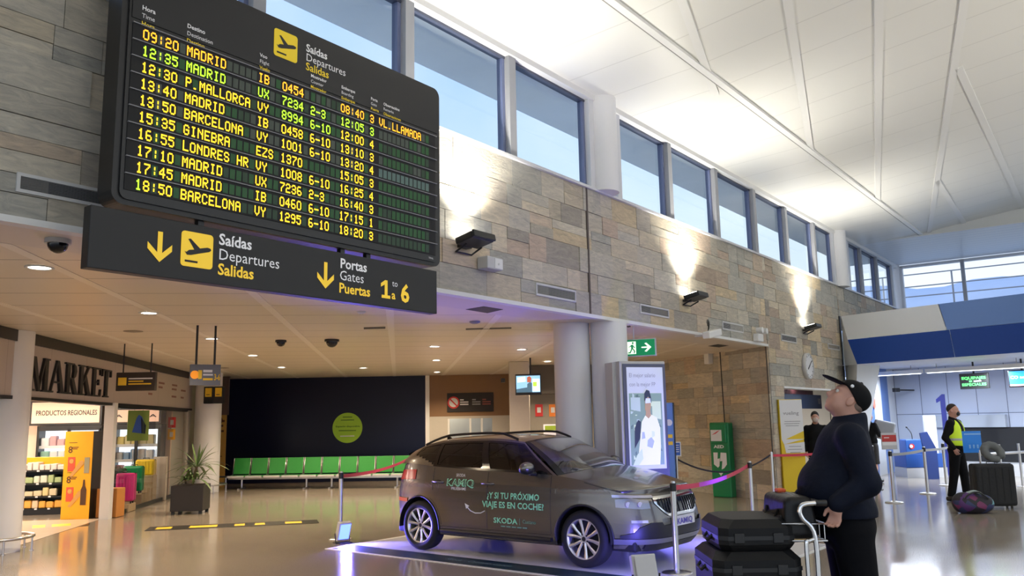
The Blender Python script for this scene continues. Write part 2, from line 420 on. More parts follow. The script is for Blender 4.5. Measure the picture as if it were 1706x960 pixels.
def strip(p, q, w, t=0.025, mt=0):
    d = (q - p).normalized(); sd = d.cross(Vector((0, SL, 1)).normalized()); u = Vector((0, SL, 1)).normalized()
    a = [p - sd * w, p + sd * w, q + sd * w, q - sd * w]; bt = [x - u * t for x in a]
    m.add(a + bt, [(4, 5, 6, 7), (0, 4, 7, 3), (1, 2, 6, 5), (0, 1, 5, 4), (3, 7, 6, 2)], mt)
for (x0, y0), (x1, y1) in (((1120, -44), (1192, 158)), ((1305, -44), (1353, 268)), ((1464, -60), (1462, 335)), ((1612, -40), (1546, 398)), ((1597, 112), (1706, 350)), ((1561, 300), (1612, 380))):
    strip(roofpt(x0, y0), roofpt(x1, y1), 0.055)
struct('ceiling_ribs', m, ROOFS, WF)
m = MB(); m.box(-12, SFAR, -DF - 0.10, -DF + 0.0, ZF - 0.03, ZF + 0.02); m.box(-12, SFAR, -DF - 0.0, -DF + 0.018, ZF - 0.03, ZF + 0.0, 1)
struct('ceiling_fold', m, [ROOFS, mat('fold_seam', (0.25, 0.25, 0.24), 0.6)], WF)  # darker grey strip marks the seam along the fold

# ---- far end: windows over the check-in hall, with a terrace railing and hills outside
SW = wl(1497, 500)[0] + 0.15
fe = FR(W(SW, 0, 0), AZ + 90)                 # x = away from the stone wall, y = outwards?
FEI = fe.inverted(); FEN = az(AZ)
def fl(px, py, off=0.0):
    p = FEI @ Pl(px, py, W(SW + off, 0, 0), FEN); return p.x, p.z
xs = [0.12, fl(1606, 470)[0], fl(1606, 470)[0] * 2.0, fl(1606, 470)[0] * 3.0]
for a, b_ in zip(xs[:-1], xs[1:]):
    wi += 1
    m = MB()
    for s in (a, b_): m.box(s - 0.05, s + 0.05, -0.05, 0.1, 4.0, zz(6.2))
    m.box(a, b_, -0.05, 0.1, zz(6.12), zz(6.2)); m.box(a, b_, -0.05, 0.1, 4.0, 4.1)
    o = struct('window_%d' % wi, m, FRAME, fe)
    g = MB(); g.quad((a + 0.05, 0.02, 4.1), (b_ - 0.05, 0.02, 4.1), (b_ - 0.05, 0.02, zz(6.12)), (a + 0.05, 0.02, zz(6.12))); g.build('pane', CLEAR, o)
m = MB(); m.box(-0.2, 25, 0.0, 0.2, 0, 4.0); struct('wall_far', m, SOFF, fe)
m = MB(); m.cyl((-0.05, -0.05, 3.9), (-0.05, -0.05, zz(6.25)), 0.14, n=20); struct('column_corner', m, COLM, fe)
m = MB(); m.box(-8, 40, 0.3, 14, 4.2, 4.5); struct('terrace', m, mat('terrace_paving', (0.82, 0.82, 0.80), 0.8), fe)
ZTR = 4.5; rz = [fl(1600, y_, 3.2)[1] - ZTR for y_ in (487, 470, 449)]
rl = thing('terrace_railing', 'thin metal terrace railing outside the far end windows', 'railing', fe @ Matrix.Translation((0, 3.2, ZTR)))
for i in range(8): m = MB(); m.cyl((-1.2 + i * 2.3, 0, 0), (-1.2 + i * 2.3, 0, rz[2]), 0.03, n=8); m.build('post', GREYP, rl)
for z in rz: m = MB(); m.tube([(-2.5, 0, z), (20, 0, z)], 0.022, 8); m.build('rail', GREYP, rl)
for j, (ex, ez, ns_) in enumerate(((0, 5.4, 5), (0, 0, 0))):
    if not ns_: continue
    r2_ = thing('roof_stair', 'pale sloping stair roof rising outside the far windows', 'roof', fe @ Matrix.Translation((0, 7, 4.5)))
    m = MB(); m.prism([(1.0, 0), (14, 0), (14, 4.0), (4.5, 0.9)], 0, 2.5); m.build('slope', WHITE, r2_)
HILL = mat('distant_hill', (0.64, 0.71, 0.84), 1.0, noise=0.12, nscale=0.05, spec=0.0)  # aerial haze put into the hills' pale blue colour
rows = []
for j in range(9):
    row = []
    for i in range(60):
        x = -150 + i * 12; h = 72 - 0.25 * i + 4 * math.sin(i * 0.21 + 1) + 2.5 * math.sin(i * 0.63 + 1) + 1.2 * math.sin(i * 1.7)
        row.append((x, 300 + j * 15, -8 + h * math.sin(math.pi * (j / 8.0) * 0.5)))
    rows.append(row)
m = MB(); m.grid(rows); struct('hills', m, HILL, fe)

# ---- columns
def column(name, c, r, z0, z1, mt=COLM, extra=None):
    m = MB(); m.cyl((c[0], c[1], z0), (c[0], c[1], z1), r, n=40, cap=True)
    return struct(name, m, mt)
CL = Zp(-27, 925, 0) + Vector((0, 0.28, 0)); column('column_left', CL, 0.30, 0, ZC)
C1 = Vector((0.893, 12.78, 0)); C2 = Vector((1.452, 12.70, 0))
column('column_middle', C1, 0.275, 0, ZC)
column('column_seam', C2, 0.275, 0, ZC)
cu = W(3.45 * KS, 0.02, 0); column('column_window', cu, 0.235, ZS + 0.02, ZH + 0.12)
cu = W(14.72 * KS, 0.0, 0); column('column_window_far', cu, 0.26, ZS, ZH + 0.12)
CWH = Zp(335, 822, 0) + Vector((0, 0.3, 0)); 
m = MB(); m.cyl((CWH.x, CWH.y, 0), (CWH.x, CWH.y, ZC), 0.34, n=40); struct('column_shop', m, WHITE)
CBE = Dp(865, 640, 20.6); m = MB(); m.box(CBE.x - 0.25, CBE.x + 0.25, 20.6, 21.1, 0, ZC, r=0.02); struct('column_beige', m, BEIGE)

# ---- low ceiling
GA = -7.8                                     # building grid azimuth (shop front direction)
c0 = W(SC, 0, 0); RD = -22.0; c1 = c0 + az(RD) * 7.5
CEILM = lines_mat('slat_ceiling', (0.62, 0.54, 0.45), (0.42, 0.36, 0.30), 0.42, px=0.30, wx=0.014, axis=('X', 'Y'), rot=R(-(90 + GA)) , pz=1.5, wz=0.0)
nt = CEILM.node_tree
# slats run across the grid, broad pale battens run along it
CEILM2 = lines_mat('ceiling_batten', (0.66, 0.58, 0.49), (0.5, 0.44, 0.37), 0.42, px=50)
poly = [W(-9, 0, 0), W(SC, 0, 0), c1, Vector((2.5, 30, 0)), Vector((-17, 30, 0)), Vector((-17, 2, 0))]
def ceil_mesh(front_off):
    return [W(-9, -front_off, 0), W(SC, -front_off, 0)]
# plain edge strip, then the slatted field, built in the grid frame so slats follow it
gf = FR((0, 0, 0), GA + 90)                   # x across the grid, y along it
gi = gf.inverted()
def gpoly(pts, z): return [(lambda q: (q.x, q.y, z))(gi @ p) for p in pts]
m = MB(); pts = gpoly([W(-9, 0.02, 0), W(SC, 0.02, 0), c0 + az(RD) * 0.876, W(-9, -0.75, 0)], ZC)
m.add(pts, [(0, 1, 2, 3)]); struct('ceiling_edge', m, mat('plain_ceiling', (0.74, 0.67, 0.60), 0.5), gf)
CEILM = lines_mat('slat_ceiling', (0.78, 0.69, 0.58), (0.33, 0.27, 0.21), 0.36, px=None, pz=0.95, wz=0.026, axis=('X', 'Y'))
m = MB(); pts = gpoly([W(-9, -0.75, 0), c0 + az(RD) * 0.876, c1 + az(RD + 90) * 0.0, Vector((2.5, 30, 0)), Vector((-17, 30, 0)), Vector((-17, 2, 0))], ZC + 0.002)
m.add(pts, [tuple(range(6))]); struct('ceiling_low', m, CEILM, gf)
m = MB()
for i in range(-6, 14):
    x = -13.2 + 1.48 * i
    x = -12.0 + 1.48 * (i + 6)
    m.box(x, x + 0.10, 5.0, 30, ZC - 0.004, ZC + 0.03)
o = struct('ceiling_battens', m, mat('ceiling_batten', (0.90, 0.83, 0.74), 0.35), gf)
# keep battens behind the plain edge strip: trim every vertex to the slatted field
for v in o.data.vertices:
    p = gf @ v.co; q = WI @ p
    if q.y < 0.75:
        t = (0.75 - q.y) / max(1e-6, (WI.to_3x3() @ gf.to_3x3() @ Vector((0, 1, 0))).y); v.co.y += t
m = MB(); m.quad((-20, -2, ZC + 0.5), (20, -2, ZC + 0.5), (20, 40, ZC + 0.5), (-20, 40, ZC + 0.5))
pts = [W(-9, -0.2, 0), W(SC, -0.2, 0), c1 + az(RD + 90) * 0.2, Vector((3, 31, 0)), Vector((-18, 31, 0)), Vector((-18, 2, 0))]
m = MB(); m.add([(p.x, p.y, ZC + 0.2) for p in pts], [tuple(range(6))]); struct('ceiling_slab', m, mat('roof_membrane', (0.86, 0.86, 0.84), 0.8))

# ---- recess wall, back wall, brown wall, grey wall
stone_wall('wall_recess', FR(c0, RD + 180) @ Matrix.Translation((-7.5, 0, 0)), [(0, 7.5, 0, ZC + 0.15)], thick=0.03, seed=9)
YB = 26.0
xn0 = Dp(372, 650, YB).x; xn1 = Dp(709, 650, YB).x
m = MB(); m.box(xn0 - 0.5, xn1, YB, YB + 0.15, 0, ZC); struct('wall_back', m, NAVY)
m = MB(); m.box(xn1, xn1 + 0.12, YB - 0.05, YB + 0.15, 0, ZC); struct('trim_7', m, WHITE)
xb1 = Dp(852, 650, YB).x
zb = CH + (704.5 - 694) / F * YB
m = MB(); m.box(xn1 + 0.12, xb1 + 2, YB, YB + 0.12, zb, ZC); struct('wall_brown', m, BROWN)
xw0, xw1 = Dp(746, 700, YB).x, Dp(820, 700, YB).x
m = MB(); m.box(xn1 + 0.12, xw0, YB, YB + 0.1, 0, zb); m.box(xw1, xb1 + 2, YB, YB + 0.1, 0, zb); m.box(xw0, xw1, YB, YB + 0.1, zb - 0.07, zb); m.box(xw0, xw1, YB, YB + 0.1, 0, 0.9)
o = struct('door_1', m, BEIGE)
g = MB(); g.box(xw0, xw1, YB + 0.03, YB + 0.05, 0.9, zb - 0.07); g.build('pane', CLEAR, o)
g = MB(); xm = (xw0 + xw1) / 2
for x in (xw0, xm - 0.02, xw1 - 0.35): g.box(x, x + 0.06, YB - 0.02, YB + 0.02, 0.9, zb - 0.07)
g.build('glazing_bar', WHITE, o)
m = MB(); m.quad((xn1, YB + 3, 0), (xb1 + 3, YB + 3, 0), (xb1 + 3, YB + 3, ZC), (xn1, YB + 3, ZC)); struct('wall_beyond', m, mat('pale_blue_wall', (0.70, 0.78, 0.85), 0.6))  # plain pale blue wall behind the door panes
YG = 22.6
xg0 = Dp(880, 650, YG).x
m = MB(); m.box(xg0, 3.6, YG, YG + 0.12, 0, ZC); struct('wall_grey', m, GREYW)
m = MB(); m.box(xg0, 3.4, YG - 0.5, YG, 2.40, ZC - 0.01); struct('beam_dark', m, mat('dark_bulkhead', (0.10, 0.085, 0.07), 0.5))
m = MB(); m.box(xg0 - 0.04, xg0 + 0.02, 21.3, 21.36, 0, 2.9); struct('trim_8', m, BLACK)
m = MB(); m.box(-18, -17, 1.5, 31, 0, ZC + 0.2); m.box(-18, 4, 30, 30.2, 0, ZC + 0.2); struct('wall_light_block', m, BEIGE)  # unseen walls, added to keep sky light from leaking in

# ---- office behind the opening in the stone wall
m = MB(); m.box(SC + 1.95, SE + 0.3, 2.6, 2.7, 0, 2.6); m.box(SE + 0.2, SE + 0.3, 0.25, 2.6, 0, 2.6); m.add([(SO0 - 0.1, 0.25, 2.5), (SE + 0.3, 0.25, 2.5), (SE + 0.3, 2.7, 2.5), (SC + 1.95, 2.7, 2.5)], [(0, 1, 2, 3)])
lamp('office_fill', 'AREA', WF @ Vector(((SO0 + SE) / 2, 1.5, 2.45)), (0, 0, -1), 45.0, (1.0, 0.95, 0.88), shape='RECTANGLE', size=2.0, size_y=0.6)  # unseen lamp, added to brighten the dark office
struct('wall_office', m, mat('office_paint', (0.62, 0.60, 0.56), 0.6), WF)

# ------------------------------------------------------------------ shop front on the left
MO = Zp(178, 865, 0); MF = FR(MO, GA); MI = MF.inverted(); MN = az(GA + 90)
def ml(px, py, off=0.0):                      # pixel -> (x, z) on the shop front
    p = MI @ Pl(px, py, MO + MN * off, MN); return p.x, p.z
xe = ml(318, 700)[0]
zf0, zf1 = 2.20, 2.99
FASC = lines_mat('fascia_board', (0.52, 0.45, 0.41), (0.36, 0.30, 0.27), 0.45, px=1.55, wx=0.012, axis=('X', 'Z'))
m = MB(); m.box(-8, xe, 0, 0.2, zf0, zf1); m.box(-8, xe, -0.03, 0.2, zf1 - 0.005, ZC, 1); m.box(-8, xe, -0.02, 0.2, zf0 - 0.05, zf0, 1)
struct('wall_shop_fascia', m, [FASC, BLACK], MF)
# didone capitals for the shop name
def letters(st):
    out = []; x = 0.0; T = 0.17; t = 0.05
    def serif(cx, z, w=0.26): return [(cx - w / 2, z), (cx + w / 2, z), (cx + w / 2, z + t), (cx - w / 2, z + t)]
    for ch in st:
        if ch == 'M':
            P = [[(0.09, 0), (0.14, 0), (0.14, 1), (0.09, 1)], [(0.70, 0), (0.70 + T, 0), (0.70 + T, 1), (0.70, 1)], [(0.05, 1), (0.25, 1), (0.52, 0), (0.42, 0)], [(0.42, 0), (0.47, 0), (0.74, 1), (0.68, 1)], serif(0.115, 0), serif(0.785, 0, 0.32), serif(0.12, 1 - t, 0.2), serif(0.80, 1 - t, 0.28)]; w = 0.98
        elif ch == 'A':
            P = [[(0.06, 0), (0.11, 0), (0.40, 1), (0.36, 1)], [(0.34, 1), (0.46, 1), (0.78, 0), (0.58, 0)], [(0.2, 0.30), (0.6, 0.30), (0.6, 0.35), (0.2, 0.35)], serif(0.09, 0, 0.22), serif(0.68, 0, 0.32)]; w = 0.82
        elif ch == 'R':
            P = [[(0.1, 0), (0.1 + T, 0), (0.1 + T, 1), (0.1, 1)], [(0.2, 1), (0.5, 1), (0.5, 0.95), (0.2, 0.95)], [(0.2, 0.53), (0.5, 0.53), (0.5, 0.48), (0.2, 0.48)], [(0.46, 1), (0.60, 0.93), (0.66, 0.76), (0.60, 0.58), (0.46, 0.48), (0.46, 0.6), (0.48, 0.76), (0.46, 0.9)], [(0.32, 0.5), (0.5, 0.5), (0.74, 0.02), (0.56, 0.0)], serif(0.185, 0, 0.34), serif(0.12, 1 - t, 0.2), serif(0.68, 0, 0.2)]; w = 0.80
        elif ch == 'K':
            P = [[(0.1, 0), (0.1 + T, 0), (0.1 + T, 1), (0.1, 1)], [(0.26, 0.42), (0.30, 0.40), (0.66, 0.97), (0.60, 0.97)], [(0.34, 0.56), (0.48, 0.66), (0.78, 0), (0.58, 0)], serif(0.185, 0, 0.34), serif(0.185, 1 - t, 0.34), serif(0.64, 1 - t, 0.24), serif(0.68, 0, 0.32)]; w = 0.84
        elif ch == 'E':
            P = [[(0.1, 0), (0.1 + T, 0), (0.1 + T, 1), (0.1, 1)], [(0.05, 0), (0.62, 0), (0.62, t), (0.05, t)], [(0.05, 1 - t), (0.60, 1 - t), (0.60, 1), (0.05, 1)], [(0.25, 0.48), (0.5, 0.48), (0.5, 0.53), (0.25, 0.53)], [(0.58, 0), (0.63, 0), (0.66, 0.26), (0.62, 0.26)], [(0.56, 1), (0.61, 1), (0.63, 0.76), (0.59, 0.76)], [(0.46, 0.4), (0.5, 0.4), (0.5, 0.6), (0.46, 0.6)]]; w = 0.70
        else:
            P = [[(0.26, 0), (0.26 + T, 0), (0.26 + T, 1), (0.26, 1)], [(0.02, 1 - t), (0.68, 1 - t), (0.68, 1), (0.02, 1)], [(0.02, 1), (0.07, 1), (0.06, 0.74), (0.02, 0.74)], [(0.63, 1), (0.68, 1), (0.68, 0.74), (0.64, 0.74)], serif(0.345, 0, 0.36)]; w = 0.72
        out.append((ch, x, P)); x += w
    return out, x
lt, lw = letters('MARKET')
xa, xb = ml(46, 625)[0], ml(183, 640)[0]; za = ml(60, 652)[1]; zb_ = ml(60, 598)[1]
t = thing('shop_sign', 'big black serif MARKET lettering on the brown shop fascia', 'sign', MF @ Matrix.Translation((xa, -0.02, za)))
for ch, x0, P in lt:
    m = MB(); k = (xb - xa) / lw; hh = 0.52
    for i, p in enumerate(P): m.prism([((x0 + q[0]) * k, q[1] * hh) for q in p], -0.02 - 0.0006 * i, 0.019)
    m.build('letter', BLACK, t)
FAINT = mat('faded_print', (0.26, 0.13, 0.11), 0.6)
t = thing('fascia_print', 'small faded red words printed on the shop fascia right of the dark hanging sign', 'sign', MF)
m = MB(); rng = random.Random(3)
for cx in (ml(252, 655)[0], ml(268, 655)[0], ml(290, 655)[0], ml(305, 655)[0]):
    for z in (2.72, 2.62, 2.44):
        if rng.random() < 0.8: m.box(cx - 0.22, cx + rng.uniform(0.05, 0.3), -0.006, -0.0005, z, z + 0.045)
m.build('print', FAINT, t)
# posts and panes
xr = ml(292, 760)[0]
m = MB(); m.box(-0.10, 0.10, -0.06, 0.12, 0, zf0); struct('trim_9', m, WHITE, MF)
m = MB(); m.box(xe - 0.35, xe - 0.05, 0.0, 0.25, 0, zf0); struct('trim_10', m, BEIGE, MF)
m = MB(); m.box(0.1, xe - 0.35, 0.0, 0.06, 0.0, 0.08); m.box(0.1, xe - 0.35, 0.0, 0.06, zf0 - 0.09, zf0 - 0.05); m.box(0.1, 0.2, 0.0, 0.06, 0, zf0, 0)
o = struct('window_30', m, BLACK, MF); g = MB(); g.quad((0.2, 0.03, 0.08), (xe - 0.35, 0.03, 0.08), (xe - 0.35, 0.03, zf0 - 0.09), (0.2, 0.03, zf0 - 0.09)); g.build('pane', CLEAR, o)
# room
PI0 = MF @ Vector((ml(289, 780)[0], 0.1, 0)); IF = FR(PI0, GA + 90); II = IF.inverted(); IN = az(GA + 180)
def il(px, py, off=0.0):
    p = II @ Pl(px, py, PI0 + IN * off, IN); return p.x, p.z
PEACH = mat('peach_wall', (0.78, 0.58, 0.46), 0.6)
m = MB(); m.box(-9, 0, 0.0, 0.1, 0, ZC); m.box(-9, 0.0, -9, 0.1, 2.62, 2.7)
struct('wall_shop', m, PEACH, IF)
m = MB(); m.box(-9, -8.9, -9, 0, 0, 2.7); struct('wall_shop_left', m, PEACH, IF)
m = MB(); m.box(-9, 0.0, 0.1, 4, 0, ZC); struct('wall_shop_end', m, BEIGE, IF)
m = MB(); m.quad((-8, 0.1, 0.004), (0.1, 0.1, 0.004), (0.1, 8.5, 0.004), (-8, 8.5, 0.004)); struct('floor_shop', m, mat('shop_floor', (0.62, 0.50, 0.38), 0.25, noise=0.08, nscale=3), MF)
SHOPL = mat('shop_lamp', (1, 0.9, 0.78), 0.5, emit=5.0)
k = 0
for x in (-6.3, -4.2, -2.1):
    for y in (-5.2, -2.0):
        p = IF @ Vector((x, y, 2.60))
        t = thing('ceiling_lamp', 'white ceiling lamp panel inside the shop', 'lamp', FR(p, GA + 90), 'lamp panels on the shop ceiling')
        m = MB(); m.box(-0.6, 0.6, -0.15, 0.15, -0.02, 0.02); m.build('housing', WHITE, t)
        m = MB(); m.box(-0.57, 0.57, -0.12, 0.12, -0.025, -0.02); m.build('diffuser', SHOPL, t)
        lamp('shop_light', 'AREA', p + Vector((0, 0, -0.06)), (0, 0, -1), L_SHOP, (1.0, 0.84, 0.66), shape='RECTANGLE', size=1.1, size_y=0.24)

def shopsign(px0, px1, py0, py1, txt, label):
    x0, z1 = il(px0, py0); x1, _ = il(px1, py0); _, z0 = il(px0, py1); z0 = max(z0, 1.86)
    t = thing('header_sign', label, 'sign', IF @ Matrix.Translation((x0, -0.46, z0)))
    w, h = x1 - x0, z1 - z0
    m = MB(); m.box(-0.05, w + 0.05, 0.0, 0.455, -0.05, h + 0.05); m.build('frame', BLACK, t)
    m = MB(); m.box(0, w, -0.02, 0.0, 0, h); m.build('panel', mat('peach_lightbox', (0.85, 0.55, 0.40), 0.5, emit=0.28), t)
    m = MB(); m.text(txt, 0.06 * w, h * 0.38, h * 0.24, y=-0.024, width=w * 0.9, bold=0.02); m.build('lettering', BLACK, t); return t
shopsign(68, 178, 672, 707, 'PRODUCTOS REGIONALES', 'peach lightbox sign reading PRODUCTOS REGIONALES above the left fridge')
shopsign(199, 274, 684, 706, 'A   LYCA', 'peach lightbox sign behind the glass above the right fridge')

PCOL = {}
def pcol(c):
    if c not in PCOL: PCOL[c] = mat('packet_%d' % len(PCOL), c, 0.45, noise=0.06, nscale=15)
    return PCOL[c]
packs = []
def pack(M, w, h, d, c, label, group, name='packet', lid=False):
    m = MB(); m.box(0, w, 0, d, 0, h, r=min(w, h) * 0.12, seg=1)
    o = m.build(name, pcol(c), None, M); tag(o, label, 'packet' if name == 'packet' else name, group); return o
def fridge(px0, px1, label, palettes, words, nn):
    x0 = il(px0, 760)[0]; x1 = il(px1, 760)[0]; w = x1 - x0; h = 1.80
    t = thing('display_fridge', label, 'fridge', IF @ Matrix.Translation((x0, -0.46, 0)))
    m = MB(); m.box(0, w, 0.41, 0.45, 0, h); m.box(0, 0.05, 0, 0.45, 0, h); m.box(w - 0.05, w, 0, 0.45, 0, h); m.box(0, w, 0, 0.45, h - 0.10, h); m.box(0, w, 0, 0.45, 0, 0.18); m.build('cabinet', BLACK, t)
    m = MB(); m.box(0.05, w - 0.05, 0.38, 0.41, 0.18, h - 0.1); m.build('liner', mat('fridge_liner', (0.85, 0.9, 0.95), 0.4, emit=0.8), t)  # glow given to the liner in place of fridge lamps
    zs = [0.22, 0.58, 0.94, 1.30]
    for z in zs:
        m = MB(); m.box(0.05, w - 0.05, 0.06, 0.38, z - 0.025, z); m.box(0.05, w - 0.05, 0.04, 0.06, z - 0.04, z + 0.03); m.build('shelf', SIGNW, t)
    nd = max(2, round(w / 0.8))
    for i in range(nd):
        a, b_ = 0.03 + (w - 0.06) * i / nd, 0.03 + (w - 0.06) * (i + 1) / nd
        dd = MB(); dd.box(a, a + 0.035, -0.04, 0, 0.15, h - 0.08); dd.box(b_ - 0.035, b_, -0.04, 0, 0.15, h - 0.08); dd.box(a, b_, -0.04, 0, h - 0.12, h - 0.08); dd.box(a, b_, -0.04, 0, 0.15, 0.19)
        do = dd.build('door', BLACK, t); g = MB(); g.quad((a + 0.035, -0.02, 0.19), (b_ - 0.035, -0.02, 0.19), (b_ - 0.035, -0.02, h - 0.12), (a + 0.035, -0.02, h - 0.12)); g.build('pane', CLEAR, do)
        g = MB(); g.box(b_ - 0.06, b_ - 0.045, -0.07, -0.04, 0.7, 1.2); g.build('handle', SILVER, do)
    rng = random.Random(nn)
    for si, z in enumerate(zs):
        x = 0.07
        while x < w - 0.22:
            pw = rng.uniform(0.12, 0.19); ph = rng.uniform(0.18, 0.27); c = rng.choice(palettes[si])
            pack(IF @ Matrix.Translation((x0 + x, -0.46 + 0.08, z)), pw, ph, 0.2, c, '%s packet on the %s shelf of the %s' % (CNAME[c], ('bottom', 'second lowest', 'third', 'top')[si], words), '%s packets on the %s shelf of the %s' % (CNAME[c], ('bottom', 'second lowest', 'third', 'top')[si], words))
            x += pw + 0.02
Wt = (0.8, 0.82, 0.85); Yl = (0.75, 0.60, 0.16); Mt = (0.35, 0.62, 0.50); Pk = (0.62, 0.36, 0.38); Bl = (0.25, 0.4, 0.6); Gy = (0.5, 0.53, 0.56); Tn = (0.8, 0.6, 0.4); Rd = (0.55, 0.25, 0.28); Cr = (0.8, 0.7, 0.35); CNAME = {Wt: 'white', Yl: 'yellow', Mt: 'mint green', Pk: 'pink', Bl: 'blue', Gy: 'grey', Tn: 'tan', Rd: 'dull red', Cr: 'pale yellow'}
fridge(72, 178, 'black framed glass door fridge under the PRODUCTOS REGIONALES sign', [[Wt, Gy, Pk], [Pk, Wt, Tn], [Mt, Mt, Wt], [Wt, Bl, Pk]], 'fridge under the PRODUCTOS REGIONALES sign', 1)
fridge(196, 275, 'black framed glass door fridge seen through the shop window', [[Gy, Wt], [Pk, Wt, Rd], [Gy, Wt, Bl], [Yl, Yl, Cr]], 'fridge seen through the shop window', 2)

SNAME = {(0.85, 0.45, 0.08): 'orange', (0.8, 0.6, 0.4): 'tan', (0.7, 0.6, 0.4): 'beige', (0.45, 0.32, 0.3): 'brown', (0.75, 0.6, 0.3): 'ochre', (0.72, 0.72, 0.6): 'cream', (0.4, 0.5, 0.25): 'green', (0.7, 0.6, 0.5): 'beige', (0.85, 0.75, 0.68): 'pale pink', (0.8, 0.72, 0.66): 'off white'}
# shelf unit with snacks
sp = Zp(72, 858, 0); GF = FR((sp.x, sp.y, 0.004), GA + 90)
sx0 = (GF.inverted() @ Dp(10, 830, sp.y)).x; sx1 = (GF.inverted() @ Dp(108, 830, sp.y)).x
t = thing('shelf_unit', 'black shelf unit of snacks with an orange header by the shop entrance', 'shelf', GF)
m = MB(); m.box(sx0, sx1, 0.42, 0.46, 0, 1.0); m.box(sx0, sx0 + 0.04, 0, 0.46, 0, 1.0); m.box(sx1 - 0.03, sx1, 0, 0.46, 0, 1.0); m.box(sx0, sx1, 0, 0.44, 0, 0.1); m.build('carcass', BLACK, t)
m = MB(); m.box(sx0, sx1, 0.30, 0.42, 0.98, 1.14, r=0.01); m.build('header', ORANGE, t)
for z in (0.12, 0.36, 0.62, 0.88):
    m = MB(); m.box(sx0 + 0.04, sx1 - 0.03, 0, 0.42, z - 0.025, z); m.build('shelf', BLACK, t)
    m = MB()
    for i in range(4): m.box(sx0 + 0.1 + i * 0.25, sx0 + 0.15 + i * 0.25, -0.006, 0.0, z - 0.022, z + 0.01)
    m.build('price_tag', SIGNW, t)
rng = random.Random(5)
for si, z in enumerate((0.12, 0.36, 0.62, 0.88)):
    x = sx0 + 0.06
    while x < sx1 - 0.2:
        pw = rng.uniform(0.09, 0.16); ph = rng.uniform(0.10, 0.18)
        c = rng.choice([[(0.85, 0.45, 0.08), (0.8, 0.6, 0.4)], [(0.7, 0.6, 0.4), (0.45, 0.32, 0.3), (0.75, 0.6, 0.3)], [(0.72, 0.72, 0.6), (0.4, 0.5, 0.25), (0.7, 0.6, 0.5)], [(0.85, 0.75, 0.68), (0.8, 0.72, 0.66)]][si])
        pack(GF @ Matrix.Translation((x, 0.05, z)), pw, ph, 0.25, c, '%s snack packet on the %s of the black shelf unit' % (SNAME[c], ('bottom shelf', 'second lowest shelf', 'third shelf', 'top shelf')[si]), '%s snacks on the %s of the shelf unit' % (SNAME[c], ('bottom shelf', 'second lowest shelf', 'third shelf', 'top shelf')[si]))
        x += pw + 0.015

# yellow advertising totem
tp = Zp(101, 866, 0); tq = Zp(148, 867, 0); TF = FR((tp.x, tp.y, 0.004), 90); tw = (tq.x - tp.x) * 0.84; th = 1.66
t = thing('advert_totem', 'tall orange yellow price totem with black sides in the shop entrance', 'totem', TF)
m = MB(); m.box(0, tw, 0.0, 0.34, 0, th, 0, r=0.006); m.build('body', BLACK, t)
m = MB(); m.box(0.0, tw, -0.015, -0.001, 0.0, th); m.build('front_panel', ORANGE, t)
m = MB(); y = -0.018
DK = mat('print_dark', (0.09, 0.04, 0.02), 0.6); TAN = mat('print_bread', (0.68, 0.36, 0.10), 0.6); RDP = mat('print_red', (0.72, 0.10, 0.05), 0.6); OLV = mat('print_grey', (0.35, 0.33, 0.22), 0.6)
for z in (1.25, 0.68):
    m.text('8', 0.07, z, 0.13, y=y, mat=0, bold=0.01); m.box(0.15, 0.27, y, -0.015, z + 0.10, z + 0.115); m.box(0.15, 0.25, y, -0.015, z + 0.07, z + 0.085); m.box(0.08, 0.24, y, -0.015, z + 0.19, z + 0.2)
    m.flat([(0.08, z - 0.35), (0.22, z - 0.35), (0.22, z - 0.08), (0.08, z - 0.08)], y, 2)
    m.flat([(0.12, z - 0.44), (0.17, z - 0.46), (0.40, z - 0.2), (0.36, z - 0.14), (0.31, z - 0.16)], y - 0.001, 1)
    m.sph((0.15, y, z - 0.16), (0.045, 0.003, 0.045), 1, 8)
m.flat([(0.40, 0.86), (0.50, 0.86), (0.50, 1.16), (0.40, 1.16)], y - 0.002, 3)
m.flat([(0.36, 0.26), (0.47, 0.26), (0.47, 0.55), (0.44, 0.62), (0.43, 0.74), (0.40, 0.74), (0.39, 0.62), (0.36, 0.55)], y - 0.002, 0)
m.build('print', [DK, TAN, RDP, OLV], t)
m = MB(); m.box(tw + 0.05, tw + 0.45, 0.15, 0.5, 0.0, 0.55, r=0.01); o = m.build('display_box', mat('orange_box', (0.62, 0.26, 0.06), 0.6), None, TF); tag(o, 'low orange display box beside the yellow price totem', 'box')

